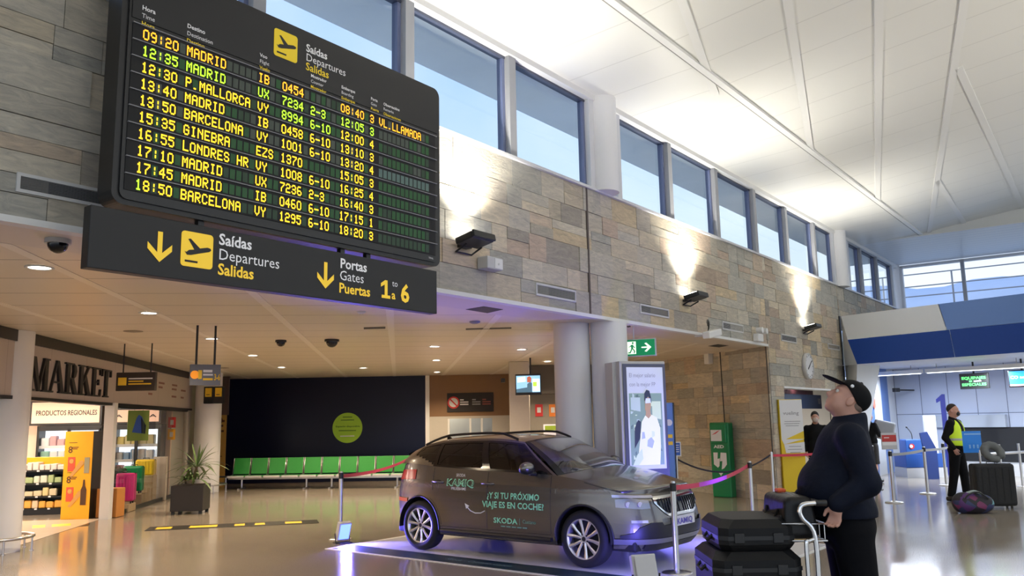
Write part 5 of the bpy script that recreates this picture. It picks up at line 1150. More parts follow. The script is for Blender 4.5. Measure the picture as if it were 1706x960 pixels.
for px, c, lb in ((898, RED, 'red fire equipment sign on the grey wall'), (921, mat('sign_fire_orange', (0.85, 0.25, 0.03), 0.5), 'orange fire sign half hidden by the middle column')):
    p = Dp(px, 684, YG); m = MB(); m.box(-0.10, 0.10, -0.02, 0, -0.16, 0.16); m.box(-0.05, 0.05, -0.023, -0.02, -0.06, 0.08, 1); o = m.build('fire_sign', [c, SIGNW], None, FR((p.x, YG, p.z), 90)); tag(o, lb, 'sign')
p = Dp(915, 712, 17.5); t = thing('green_card_stand', 'small white and green notice on a stand behind the car roof', 'notice', FR((p.x, 17.5, 0), 90)); m = MB(); m.box(-0.12, 0.18, -0.02, 0.0, p.z - 0.25, p.z + 0.06); m.build('board', SIGNW, t); m = MB(); m.box(-0.09, 0.16, -0.023, -0.02, p.z - 0.06, p.z + 0.03); m.build('print', mat('card_green', (0.30, 0.42, 0.02), 0.5), t); m = MB(); m.cyl((0.03, 0.01, 0), (0.03, 0.01, p.z - 0.2), 0.015, n=8); m.lathe([(0, 0), (0.15, 0), (0.15, 0.015), (0, 0.02)], 20); m.build('stand', SILVER, t)
p = Dp(838, 634, 20.4); m = MB(); m.box(-0.05, 0.05, -0.08, 0.05, -0.05, 0.05, r=0.01); m.box(-0.02, 0.02, -0.0, 0.25, -0.02, 0.02); o = m.build('wall_camera', BLACK, None, FR(p, 90)); tag(o, 'little black camera beside the beige column', 'camera')

# ------------------------------------------------------------------ the display car (u forward, v left, z up)
CARM = Matrix.Translation((1.299, 10.72, 0.013)) @ Matrix.Rotation(R(-38.5), 4, 'Z')
t = CAR = thing('car', 'dark grey compact SUV on display with green lettering on its doors', 'car', CARM)
PAINT = mat('car_paint', (0.185, 0.175, 0.160), 0.27, 0.85, coat=0.6)
TRIMB = mat('car_black_trim', (0.012, 0.012, 0.013), 0.45); GLOSSB = mat('gloss_black', (0.006, 0.006, 0.007), 0.12)
CGLASS = glass('car_glass', (0.70, 0.76, 0.74), 3.6); FGLASS = glass('side_glass', (0.30, 0.33, 0.32), 1.2); DGLASS = glass('privacy_glass', (0.05, 0.055, 0.06), 1.2)
UC, AF, BB, NE = -1.28, 2.11, 0.885, 4.3
def itp(x, T):
    if x <= T[0][0]: return T[0][1]
    for (a, b_), (c, d) in zip(T[:-1], T[1:]):
        if x <= c: k = (x - a) / (c - a); return b_ + (d - b_) * k
    return T[-1][1]
def sm(x, T):                                   # smooth interpolation (Catmull-Rom on the table)
    n = len(T)
    if x <= T[0][0]: return T[0][1]
    if x >= T[-1][0]: return T[-1][1]
    for i in range(n - 1):
        if x <= T[i + 1][0]:
            x0, y0 = T[i]; x1, y1 = T[i + 1]; m0 = (T[i + 1][1] - T[max(i - 1, 0)][1]) / (T[i + 1][0] - T[max(i - 1, 0)][0]); m1 = (T[min(i + 2, n - 1)][1] - y0) / (T[min(i + 2, n - 1)][0] - x0)
            h = x1 - x0; k = (x - x0) / h; return y0 * (2 * k ** 3 - 3 * k * k + 1) + m0 * h * (k ** 3 - 2 * k * k + k) + y1 * (3 * k * k - 2 * k ** 3) + m1 * h * (k ** 3 - k * k)
ZT = [(-3.45, 1.08), (-3.0, 1.135), (-2.5, 1.11), (-1.5, 1.068), (-0.5, 1.043), (-0.25, 1.02), (0.0, 0.985), (0.3, 0.915), (0.55, 0.855), (0.65, 0.838), (0.9, 0.835)]
def zt(u): return sm(u, ZT)
PB = [(0.18, 0.93), (0.30, 0.985), (0.48, 1.0), (0.72, 0.998), (0.83, 0.985), (0.88, 0.985), (0.93, 0.972), (1.02, 0.95), (1.16, 0.915)]
PF_ = [(0.18, 1.98), (0.27, 2.06), (0.36, 2.11), (0.52, 2.12), (0.66, 2.09), (0.78, 2.05), (0.84, 2.00)]
PR_ = [(0.18, 2.00), (0.30, 2.07), (0.50, 2.12), (0.75, 2.12), (0.95, 2.08), (1.14, 2.03)]
def ring(phi, z):
    c, s_ = math.cos(phi), math.sin(phi); f = math.copysign(abs(c) ** (2 / NE), c); g = math.copysign(abs(s_) ** (2 / NE), s_)
    w = min(1, max(0, (abs(f) - 0.70) / 0.25)); w = w * w * (3 - 2 * w)
    a = AF + ((sm(z, PF_) if f > 0 else sm(z, PR_)) - AF) * w
    return UC + a * f, BB * sm(z, PB) * g
def phi_u(u, right=True):                      # side angle whose reference station is u
    f = (u - UC) / AF; c = math.copysign(abs(f) ** (NE / 2), f); p = math.acos(max(-1, min(1, c))); return -p if right else p
def sidev(u, z): return ring(phi_u(u), z)[1]   # right side, negative
RA = 0.372
def zb(u):
    for uc in (0.0, -2.651):
        d = abs(u - uc)
        if d < RA: return 0.325 + math.sqrt(max(0, RA * RA - d * d))
    return 0.235
us = [-3.02 + 0.055 * i for i in range(64)]
us = [u for u in us if all(abs(abs(u - uc) - RA) > 0.02 and abs(u - uc) > RA for uc in (0.0, -2.651)) and u < 0.47]
for uc in (0.0, -2.651):
    us += [uc + RA * 0.9999 * math.cos(math.pi * k / 26) for k in range(27)] + [uc - RA - 0.001, uc + RA + 0.001]
us = sorted(us)
phr = [phi_u(u) for u in us]                    # right side, tail to nose
p0_, p1_ = phr[-1], phr[0]
nose = [p0_ + (-2 * p0_) * i / 40 for i in range(41)]
side_l = [-p for p in reversed(phr)]
tail = [-p1_ + (2 * math.pi + 2 * p1_) * i / 36 for i in range(37)]
NT = 16
def refu(phi): c = math.cos(phi); return UC + AF * math.copysign(abs(c) ** (2 / NE), c)
def col(phi, off=0.0):
    u = refu(phi); b0 = zb(u); 
    if abs(u - UC) > 1.9: b0 = 0.20 if u > 0.6 else 0.235
    out = []
    for i in range(NT + 1):
        z = b0 + (zt(u) - b0) * i / NT; q = ring(phi, z); out.append((q[0], q[1], z))
    return out
def isdoor(u, z, which):
    if z < 0.345: return False
    return (-1.43 < u < -0.44) if which == 'f' else (-2.40 < u <= -1.43 and (abs(u + 2.651) > RA + 0.05 or z > 0.325 + math.sqrt(max(0, (RA + 0.05) ** 2 - (u + 2.651) ** 2))))
body = MB(); doors = {k: MB() for k in ('fr', 'rr', 'fl', 'rl')}
for seq, sd in ((phr, 'r'), (nose, ''), (side_l, 'l'), (tail, '')):
    cs = [col(p) for p in seq]; rest = []
    for a in range(len(cs) - 1):
        for i in range(NT):
            q = [cs[a][i], cs[a + 1][i], cs[a + 1][i + 1], cs[a][i + 1]]; uu = sum(p[0] for p in q) / 4; zz_ = sum(p[2] for p in q) / 4
            tgt = body
            if sd:
                if isdoor(uu, zz_, 'f'): tgt = doors['f' + sd]
                elif isdoor(uu, zz_, 'r'): tgt = doors['r' + sd]
            tgt.add(q, [(0, 1, 2, 3)], 0, None, True)
# hood
def hoodrow(i, n):
    k = i / n; ue = -0.36 + (0.47 + 0.36) * k; ve = -sidev(ue, zt(ue)); uc_ = -0.10 + (0.78 + 0.10) * k; row = []
    for j in range(25):
        q = -1 + 2 * j / 24; 
        u = uc_ + (ue - uc_) * abs(q) ** 2.6; z = zt(ue) + (0.075 * (1 - k) + 0.035 * k) * (1 - abs(q) ** 2.2)
        if 0.45 < abs(q) < 0.62: z += 0.006 * (1 - k * 0.5)
        row.append((u, q * ve, z))
    return row
hm = MB(); rows = [hoodrow(i, 18) for i in range(19)]
last = rows[-1]; fr = []
for j in range(25):
    q = -1 + 2 * j / 24; u, v, z = last[j]; ph = nose[round(j * 40 / 24)]; zz_ = zt(refu(ph)); q2 = ring(ph, zz_); fr.append((q2[0], q2[1], zz_))
rows.append([((a[0] + b_[0]) / 2, (a[1] + b_[1]) / 2, (a[2] + b_[2]) / 2 + 0.006) for a, b_ in zip(last, fr)]); rows.append(fr)
hm.grid(rows); hood = hm.build('hood', PAINT, t)
# greenhouse
RE = [(0, (-1.02, 0.600, 1.425)), (0.2, (-1.26, 0.612, 1.455)), (0.45, (-1.64, 0.612, 1.472)), (0.78, (-2.40, 0.585, 1.440)), (0.92, (-2.76, 0.560, 1.385)), (1, (-3.04, 0.535, 1.300))]
BEu = [(0, -0.36), (0.45, -1.47), (0.78, -2.38), (0.92, -2.86), (1, -3.22)]
def redge(w): return tuple(sm(w, [(a, p[k]) for a, p in RE]) for k in range(3))
def belt_(w): u = sm(w, BEu); z = zt(u); return (u, -sidev(u, z), z)
def gh(w, h, s_):                               # greenhouse side: w along, h up, s_ side (-1 right)
    a, b_ = belt_(w), redge(w); k = 0.028 * math.sin(math.pi * h); return (a[0] + (b_[0] - a[0]) * h, s_ * (a[1] + (b_[1] - a[1]) * h + k), a[2] + (b_[2] - a[2]) * h)
WINS = [('front_window', 0.055, 0.425, FGLASS, 0), ('rear_window', 0.475, 0.775, DGLASS, 0), ('quarter_window', 0.80, 0.935, DGLASS, 1)]
NW, NH = 80, 14
for s_ in (-1, 1):
    trims = MB()
    for a in range(NW):
        for h in range(NH):
            w = (a + 0.5) / NW; hh = (h + 0.5) / NH; ish = any(w0 < w < w1 for _, w0, w1, _, _ in WINS)
            lo, hi = 0.0, 0.93
            blk = 0.03 < w < 0.945 and hh < 0.93
            q = [gh(a / NW, h / NH, s_), gh((a + 1) / NW, h / NH, s_), gh((a + 1) / NW, (h + 1) / NH, s_), gh(a / NW, (h + 1) / NH, s_)]
            if ish and hh < 0.86 and hh > 0.07:
                wn = next(x for x in WINS if x[1] < w < x[2])
                if not (wn[4] and hh < 0.07 + (w - 0.80) / 0.135 * 0.40): continue
                if wn[4]: body.add(q, [(0, 1, 2, 3)], 0, None, True); continue
            (trims if blk and not (w > 0.80 and hh < 0.07 + (w - 0.80) / 0.135 * 0.42) else body).add(q, [(0, 1, 2, 3)], 0, None, True)
    trims.build('window_trim', GLOSSB, t)
    for nm, w0, w1, g_, kind in WINS:
        rows = []
        for i in range(15):
            w = w0 - 0.005 + (w1 - w0 + 0.01) * i / 14; h0 = 0.05 + (max(0, (w - 0.80) / 0.135 * 0.42) if kind else 0)
            rows.append([tuple(Vector(gh(w, h0 + (0.88 - h0) * j / 8, s_)) - Vector((0, s_ * 0.006, 0))) for j in range(9)])
        m = MB(); m.grid(rows); m.build(nm, g_, t)
# roof, windscreen, rear screen
def roofrow(w, n=20):
    e = redge(w); row = []
    for j in range(n + 1):
        q = -1 + 2 * j / n; row.append((e[0] + (0.075 * (1 - w) ** 2 - 0.05 * w ** 3) * (1 - q * q), q * e[1], e[2] + 0.045 * (1 - abs(q) ** 2.4)))
    return row
m = MB(); m.grid([roofrow(i / 22) for i in range(23)]); m.build('roof', PAINT, t)
hr = hoodrow(0, 18)
def wsrow(k, n=20):
    a = []; top = roofrow(0, n)
    for j in range(n + 1):
        q = -1 + 2 * j / n; e = belt_(0); bt = (-0.12 + (e[0] + 0.12) * abs(q) ** 2.6, q * e[1] * 0.985, e[2] + 0.065 * (1 - abs(q) ** 2.2)); tp = top[j]
        a.append((bt[0] + (tp[0] - bt[0]) * k + 0.03 * math.sin(math.pi * k), bt[1] + (tp[1] - bt[1]) * k, bt[2] + (tp[2] - bt[2]) * k))
    return a
m = MB(); m.grid([wsrow(0.03 + 0.94 * i / 12)[1:-1] for i in range(13)]); m.build('windscreen', CGLASS, t)
m = MB()
for s_ in (0, -1): m.grid([[wsrow(i / 12)[0 if s_ == 0 else -1], wsrow(i / 12)[1 if s_ == 0 else -2]] for i in range(13)])
m.grid([wsrow(0.0), wsrow(0.035)]); m.grid([wsrow(0.965), wsrow(1.0)]); m.build('windscreen_frame', GLOSSB, t)
m = MB(); rr_ = roofrow(1.0)
bt = []
for j in range(21):
    q = -1 + 2 * j / 20; ph = math.pi - math.asin(max(-1, min(1, q * 0.95))) ** 1 if False else None
tl = [ring(p, zt(refu(p))) + (zt(refu(p)),) for p in tail]; tl = [tl[round(j * 36 / 20)] for j in range(21)][::-1]
e1 = belt_(1.0)
m.grid([[tuple(Vector(tl[j]).lerp(Vector(rr_[j]), k / 8)) for j in range(21)] for k in range(9)], smooth=True)
m.build('rear_screen', DGLASS, t)
m = MB(); sp_ = roofrow(0.98); m.grid([sp_, [(p[0] - 0.16, p[1] * 0.97, p[2] - 0.045) for p in rr_], [(p[0] - 0.14, p[1] * 0.97, p[2] - 0.075) for p in rr_], [(p[0], p[1], p[2] - 0.05) for p in rr_]]); m.build('spoiler', PAINT, t)
for s_ in (-1, 1):
    pts = [gh(1.0, h / 8, s_) for h in range(9)]; body.grid([[p, (p[0] - 0.05, p[1] * 0.93, p[2] - 0.015)] for p in pts])
body.build('body', PAINT, t)
# doors with handles
for k, mb in doors.items():
    d = mb.build('front_door' if k[0] == 'f' else 'rear_door', PAINT, t); s_ = -1 if k[1] == 'r' else 1
    hu = -1.33 if k[0] == 'f' else -2.20; m = MB(); z = 0.915
    m.tube([(hu - 0.19, s_ * (-sidev(hu, z) - 0.002), z), (hu - 0.17, s_ * (-sidev(hu, z) + 0.03), z), (hu - 0.02, s_ * (-sidev(hu, z) + 0.03), z - 0.004), (hu, s_ * (-sidev(hu, z) - 0.002), z - 0.004)], 0.014, 8); m.build('handle', PAINT, d)
    m = MB(); m.sph((hu - 0.095, s_ * (-sidev(hu, z) - 0.012), z - 0.006), (0.085, 0.016, 0.026)); m.build('handle_recess', GLOSSB, d)
def sline(pts, r=0.0035):
    for s_ in (-1, 1):
        m = MB(); m.tube([(u, s_ * (-sidev(u, z) - 0.0005), z) for u, z in pts], r, 6); m.build('shut_line', BLACKM, t)
L = lambda a, b_, n=12: [(a[0] + (b_[0] - a[0]) * i / n, a[1] + (b_[1] - a[1]) * i / n) for i in range(n + 1)]
sline(L((-0.44, 0.36), (-0.44, 1.03))); sline(L((-1.43, 0.345), (-1.43, 1.05))); sline(L((-2.40, 0.80), (-2.40, 1.09)) ); sline(L((-2.26, 0.345), (-0.44, 0.345), 30)); sline([(-2.651 + (RA + 0.05) * math.cos(R(a)), 0.325 + (RA + 0.05) * math.sin(R(a))) for a in range(5, 62, 4)])
sline(L((0.02, 0.965), (0.47, 0.86), 12)); 
for s_ in (-1, 1):
    m = MB(); m.tube([(u, s_ * (-sidev(u, 0.285) + 0.004), 0.285) for u in [-2.24 + 0.1 * i for i in range(19)]], 0.028, 8); m.build('sill_trim', TRIMB, t)
    for uc in (0.0, -2.651):
        m = MB(); m.tube([(uc + (RA + 0.006) * math.cos(R(a)), s_ * (-sidev(uc + (RA + 0.012) * math.cos(R(a)), 0.325 + (RA + 0.012) * math.sin(R(a))) + 0.001), 0.325 + (RA + 0.012) * math.sin(R(a))) for a in range(-6, 187, 6)], 0.013, 8); m.build('wheel_arch', TRIMB, t)
        m = MB()
        n = 28; vs = []
        for v in (0.50, 0.865): vs += [(uc + (RA + 0.005) * math.cos(math.pi * i / n * 1.06 - 0.1), s_ * v, 0.325 + (RA + 0.005) * math.sin(math.pi * i / n * 1.06 - 0.1)) for i in range(n + 1)]
        m.add(vs, [(i, i + 1, n + 2 + i, n + 1 + i) for i in range(n)]); m.add(vs[:n + 1], [tuple(range(n + 1))]); m.build('wheel_well', BLACKM, t)
m = MB(); m.box(-3.2, 0.62, -0.72, 0.72, 0.20, 0.34, r=0.03); m.box(-2.2, -0.45, -0.80, 0.80, 0.22, 0.34, r=0.02); m.build('underbody', BLACKM, t)
# wheels
RIM = mat('alloy_silver', (0.72, 0.72, 0.73), 0.28, 0.85); TYRE = mat('tyre_rubber', (0.010, 0.010, 0.011), 0.75)
def wheel(uc, s_):
    M = Matrix.Translation((uc, s_ * 0.765, 0.325)) @ (Matrix.Rotation(math.pi, 4, 'Z') if s_ > 0 else Matrix.Identity(4)) @ Matrix.Rotation(R(9), 4, 'Y')
    m = MB(); m.lathe([(0.215, 0.09), (0.285, 0.102), (0.318, 0.08), (0.325, 0.04), (0.325, -0.04), (0.318, -0.08), (0.285, -0.102), (0.232, -0.098), (0.222, -0.08), (0.215, 0.0)], 56, axis='y'); w = m.build('wheel', TYRE, t, M=M)
    m = MB(); m.lathe([(0.218, 0.08), (0.205, 0.0), (0.212, -0.085), (0.228, -0.094), (0.236, -0.090)], 56, axis='y'); m.cyl((0, -0.05, 0), (0, -0.075, 0), 0.055, 0.042, n=24)
    for i in range(5):
        for da, tw in ((-13, -1), (13, 1)):
            a = R(72 * i + 90 + da); a2 = R(72 * i + 90 + da * 1.45)
            ca, sa_ = math.cos(a), math.sin(a); cb, sb_ = math.cos(a2), math.sin(a2)
            P = []
            for r_, c_, s2, wd, y0, y1 in ((0.035, ca, sa_, 0.016, -0.074, -0.04), (0.13, (ca + cb) / 2, (sa_ + sb_) / 2, 0.017, -0.083, -0.055), (0.222, cb, sb_, 0.024, -0.092, -0.068)):
                P += [(r_ * c_ + s2 * wd, y0 + 0.006, r_ * s2 - c_ * wd), (r_ * c_, y0, r_ * s2), (r_ * c_ - s2 * wd, y0 + 0.006, r_ * s2 + c_ * wd), (r_ * c_, y1, r_ * s2)]
            f = []
            for k in (0, 4): 
                for e in range(4): f.append((k + e, k + (e + 1) % 4, k + 4 + (e + 1) % 4, k + 4 + e))
            m.add(P, f)
    m.build('rim', RIM, w)
    m = MB(); m.lathe([(0.0, 0.02), (0.20, 0.02)], 30, axis='y'); m.build('brake', BLACKM, w)
    m = MB()
    for i in range(5): a = R(72 * i + 54); m.cyl((0.052 * math.cos(a), -0.078, 0.052 * math.sin(a)), (0.052 * math.cos(a), -0.05, 0.052 * math.sin(a)), 0.010, n=8)
    m.cyl((0, -0.078, 0), (0, -0.07, 0), 0.026, n=16); m.build('hub_cap', BLACK, w)
for uc in (0.0, -2.651):
    for s_ in (-1, 1): wheel(uc, s_)
# nose patches
def patch(nm, fn, m_, nu=16, nv=6, parent=None, off=0.006):
    rows = []
    for j in range(nv + 1):
        row = []
        for i in range(nu + 1):
            ph, z = fn(i / nu, j / nv); q = ring(ph, z); d = Vector((q[0] - (UC + 1.2 * (1 if q[0] > UC else -1)), q[1], 0)).normalized(); row.append((q[0] + d.x * off, q[1] + d.y * off, z))
        rows.append(row)
    m = MB(); m.grid(rows); return m.build(nm, m_, parent or t)
def ph_v(v, z=0.6): g = v / (BB * sm(z, PB)); return math.asin(max(-1, min(1, math.copysign(abs(g) ** (NE / 2), g))))
CH_ = mat('car_chrome', (0.75, 0.75, 0.74), 0.15, 1.0)
def gz(a, top):                                  # grille outline, a = |v|/0.50
    return 0.808 if top else 0.575 + 0.16 * max(0, (a - 0.55) / 0.45) ** 1.6
def grille(w, inset):
    def fn(i, j): v = (-1 + 2 * i) * w; a = abs(v) / 0.50; z0 = gz(a, 0) + inset; z1 = gz(a, 1) - inset; return ph_v(v), z0 + (z1 - z0) * j
    return fn
patch('grille_surround', grille(0.50, 0.0), CH_, 40, 8, off=0.010)
gr = patch('grille', grille(0.455, 0.034), GLOSSB, 40, 8, off=0.016)
m = MB()
for i in range(17):
    v = -0.44 + 0.055 * i
    if abs(v) < 0.02: continue
    a = abs(v) / 0.5; z0, z1 = gz(a, 0) + 0.035, gz(a, 1) - 0.03; P = [ring(ph_v(v), z0 + (z1 - z0) * k / 6) + (z0 + (z1 - z0) * k / 6,) for k in range(7)]; m.tube([(p[0] + 0.020, p[1], p[2]) for p in P], 0.006, 6)
m.build('grille_slat', TRIMB, gr)
q = ring(0, 0.815); m = MB(); m.cyl((q[0] - 0.01, 0, 0.842), (q[0] + 0.02, 0, 0.836), 0.045, n=24); m.build('emblem', CH_, t)
LENS = mat('headlamp_lens', (0.55, 0.56, 0.60), 0.12, 0.5, emit=0.0); HLENS = mat('headlamp_reflector', (0.30, 0.31, 0.34), 0.2, 0.7)
for s_ in (-1, 1):
    a0, a1 = R(16), R(53)
    hl = patch('daytime_lamp', lambda i, j: (s_ * (a0 + (a1 - a0) * i), 0.792 + 0.030 * j + 0.012 * i), LENS, 20, 2, off=0.012)
    l2 = patch('headlamp', lambda i, j: (s_ * (R(22) + R(29) * i), (0.665 + 0.03 * i + 0.05 * max(0, 0.3 - i)) + (0.118 - 0.03 * abs(i - 0.5) * 2) * j), HLENS, 20, 5, off=0.010)
    for c_ in (0.32, 0.68):
        ph = s_ * (R(22) + R(29) * c_); q = ring(ph, 0.728); n_ = Vector((math.cos(ph * 0.8), math.sin(ph * 0.8), 0)); p = Vector((q[0], q[1], 0.728)) + n_ * 0.004; m = MB(); m.cyl(p, p + n_ * 0.014, 0.036, 0.030, n=16); m.build('projector', LENS, l2)
    patch('fog_lamp', lambda i, j: (s_ * (R(27) + R(14) * i), 0.525 + 0.03 * j), LENS, 12, 2, off=0.012)
    patch('tail_lamp', lambda i, j: (s_ * (R(118) + R(36) * i), 0.93 - 0.03 * i + 0.13 * j), mat('tail_red', (0.42, 0.008, 0.01), 0.15, emit=0.05), 16, 5, off=0.008)
    patch('reflector', lambda i, j: (s_ * (R(126) + R(18) * i), 0.62 + 0.05 * j), mat('amber_reflector', (0.55, 0.12, 0.02), 0.2), 8, 2, off=0.008)
patch('lower_intake', lambda i, j: (ph_v((-1 + 2 * i) * 0.78), (0.350 + 0.0 * i) + (0.135 - 0.10 * max(0, abs(-1 + 2 * i) - 0.75) / 0.25 + 0.04 * (1 if 0.55 < abs(-1 + 2 * i) < 0.9 else 0)) * j), TRIMB, 48, 5, off=0.018)
patch('skid_plate', lambda i, j: (ph_v((-1 + 2 * i) * 0.80), 0.285 + 0.06 * j), mat('skid_silver', (0.22, 0.22, 0.22), 0.35, 0.5), 40, 3, off=0.020)
patch('lower_lip', lambda i, j: (ph_v((-1 + 2 * i) * 0.62), 0.205 + 0.075 * j), TRIMB, 30, 3, off=0.022)
pl_ = patch('number_plate', lambda i, j: (ph_v((-1 + 2 * i) * 0.26), 0.455 + 0.11 * j), mat('plate_white', (0.70, 0.70, 0.78), 0.4), 14, 2, off=0.022)
def onnose(p): v = p[0]; z = p[2]; q = ring(ph_v(v), z); return (q[0] + 0.027, v, z)
m = MB(); m.text('KAMIQ', -0.19, 0.475, 0.065, fn=onnose, width=0.38, bold=0.02); m.build('plate_text', mat('plate_blue', (0.10, 0.08, 0.45), 0.4), pl_)
# rails, fin, mirrors
for s_ in (-1, 1):
    m = MB(); P = []
    for i in range(15):
        w = 0.10 + 0.84 * i / 14; e = redge(w); lift = 0.055 * min(1, 4.5 * min(i / 14, 1 - i / 14) + 0.05); P.append((e[0], s_ * (e[1] - 0.015), e[2] + 0.012 + lift))
    m.tube(P, 0.016, 8)
    m.build('roof_rail', TRIMB, t)
    m = MB()
    u0, v0, z0 = -0.70, s_ * 0.985, 1.125
    m.sph((u0, v0, z0), (0.085, 0.115, 0.072), 0, 12); mi = m.build('mirror', PAINT, t)
    m = MB(); m.tube([(u0 + 0.02, s_ * 0.84, 1.045), (u0, s_ * 0.93, 1.055)], 0.028, 8); m.sph((u0 - 0.005, v0, z0 - 0.022), (0.087, 0.110, 0.060), 0, 10); m.build('mirror_base', TRIMB, mi)
    m = MB(); m.add([gh(0.03, 0.05, s_), gh(0.13, 0.05, s_), gh(0.06, 0.45, s_)], [(0, 1, 2)]); m.build('mirror_sail', GLOSSB, t)
m = MB(); e = roofrow(0.93)[10]; m.prism([(e[0] - 0.09, e[2] - 0.01), (e[0] + 0.06, e[2] - 0.01), (e[0] - 0.05, e[2] + 0.065), (e[0] - 0.085, e[2] + 0.06)], -0.012, 0.012); m.build('antenna_fin', GLOSSB, t)
# interior
INT = mat('cabin_dark', (0.018, 0.018, 0.02), 0.7); INT2 = mat('dash_grey', (0.34, 0.36, 0.32), 0.6)
m = MB(); m.box(-3.1, -0.25, -0.74, 0.74, 0.34, 0.40); m.build('cabin_floor', INT, t)
m = MB(); m.box(-0.78, -0.22, -0.74, 0.74, 0.72, 0.99, r=0.05); m.box(-0.80, -0.55, 0.20, 0.56, 0.92, 1.05, r=0.04); m.build('dashboard', INT2, t)
m = MB(); K = Matrix.Translation((-0.92, 0.37, 0.98)) @ Matrix.Rotation(R(65), 4, 'Y'); m.tube([(0.18 * math.cos(a * math.pi / 12), 0.18 * math.sin(a * math.pi / 12), 0) for a in range(24)], 0.016, 8, closed=True, M=K); m.box(-0.16, 0.16, -0.03, 0.03, -0.02, 0.01, M=K); m.sph((0, 0, 0), (0.06, 0.06, 0.03), 0, 8, M=K); m.build('steering_wheel', INT, t)
for v in (-0.37, 0.37):
    m = MB(); m.box(-1.55, -1.05, v - 0.25, v + 0.25, 0.50, 0.66, r=0.05); m.box(-0.06, 0.08, v - 0.25, v + 0.25, 0.0, 0.62, r=0.06, M=Matrix.Translation((-1.58, 0, 0.62)) @ Matrix.Rotation(R(-16), 4, 'Y')); m.box(-0.05, 0.05, v - 0.13, v + 0.13, 0.66, 0.84, r=0.045, M=Matrix.Translation((-1.58, 0, 0.60)) @ Matrix.Rotation(R(-14), 4, 'Y')); m.build('front_seat', INT, t)
m = MB(); m.box(-2.4, -1.95, -0.66, 0.66, 0.50, 0.66, r=0.05); m.box(-2.58, -2.42, -0.66, 0.66, 0.60, 1.10, r=0.05); m.box(-2.56, -2.46, -0.45, -0.2, 1.10, 1.24, r=0.03); m.box(-2.56, -2.46, 0.2, 0.45, 1.10, 1.24, r=0.03); m.build('rear_seat', INT, t)
m = MB(); m.box(-0.78, -0.74, -0.10, 0.10, 1.30, 1.36, r=0.012); m.build('rear_view_mirror', INT, t)
# lettering on the near side doors
MINT = mat('mint_vinyl', (0.25, 0.68, 0.46), 0.45, emit=0.05); VW = mat('white_vinyl', (0.72, 0.72, 0.72), 0.45, emit=0.04)
def ond(p): return (p[0], sidev(p[0], p[2]) - 0.004, p[2])
fd = [c for c in t.children if c.name.startswith('front_door')][0]; rd = [c for c in t.children if c.name.startswith('rear_door')][0]
m = MB(); m.text('¿Y SI TU PRÓXIMO', -1.425, 0.735, 0.075, fn=ond, width=0.82, bold=0.022); m.text('VIAJE ES EN COCHE?', -1.50, 0.625, 0.075, fn=ond, width=0.97, bold=0.022); m.text('SKODA', -1.32, 0.440, 0.066, fn=ond, width=0.38, bold=0.02); m.build('slogan', MINT, fd)
m = MB(); m.text('Caetano', -0.86, 0.455, 0.045, fn=ond, width=0.20)
m.add([ond((a, 0, z)) for a, z in ((-0.905, 0.43), (-0.899, 0.43), (-0.899, 0.51), (-0.905, 0.51))], [(0, 1, 2, 3)])
m.build('dealer_mark', mat('mint_thin', (0.18, 0.42, 0.32), 0.5), fd)
m = MB()
for i in range(5): a = -1.20 + 0.085 * i; m.add([ond((x, 0, z)) for x, z in ((a, 0.395), (a + 0.07, 0.395), (a + 0.07, 0.41), (a, 0.41))], [(0, 1, 2, 3)])
m.build('small_print', mat('mint_thin2', (0.15, 0.34, 0.27), 0.5), fd)
m = MB(); m.text('SKODA', -1.98, 0.985, 0.038, fn=ond, width=0.16, bold=0.01); m.text('PRUÉBAME', -2.05, 0.815, 0.036, fn=ond, width=0.26, bold=0.01); m.build('white_lettering', VW, rd)
m = MB(); m.text('KAMIQ', -2.14, 0.865, 0.09, fn=ond, width=0.48, bold=0.035, mat=0); m.text('KAMIQ', -2.13, 0.872, 0.076, fn=lambda p: (p[0], sidev(p[0], p[2]) - 0.0055, p[2]), width=0.46, bold=-0.01, mat=1); m.build('model_lettering', [MINT, PAINT], rd)
A_ = [(-1.46, 0.575), (-1.53, 0.545), (-1.62, 0.540), (-1.70, 0.565), (-1.765, 0.615)]
m = MB(); m.tube([ond((u, 0, z)) for u, z in A_], 0.006, 6); m.add([ond((u, 0, z)) for u, z in ((-1.80, 0.655), (-1.72, 0.625), (-1.775, 0.585))], [(0, 1, 2)]); m.build('arrow_mark', VW, rd)

# ---- display platform under the car
P0 = CARM
t = thing('display_platform', 'low white display mat with dark border under the car', 'platform', Matrix.Translation((1.299, 10.72, 0)) @ Matrix.Rotation(R(-38.5), 4, 'Z'))
m = MB(); m.box(-3.93, 1.75, -1.42, 2.45, 0.0, 0.008); m.build('edge', mat('mat_edge', (0.70, 0.70, 0.68), 0.4), t)
m = MB(); m.box(-3.83, 1.70, -1.37, -0.98, 0.0, 0.0100); m.build('border', mat('mat_border', (0.012, 0.035, 0.045), 0.35), t)
m = MB(); m.box(-3.83, 1.70, -0.98, 2.38, 0.0, 0.0105); m.build('surface', mat('mat_white', (0.68, 0.70, 0.74), 0.22), t)
m = MB(); m.text('Skoda - Caetano Galicia', -1.85, -1.22, 0.10, y=0, fn=lambda p: (p[0], p[2], 0.0112), width=1.05); m.build('border_text', mat('mat_text', (0.25, 0.40, 0.40), 0.5), t)

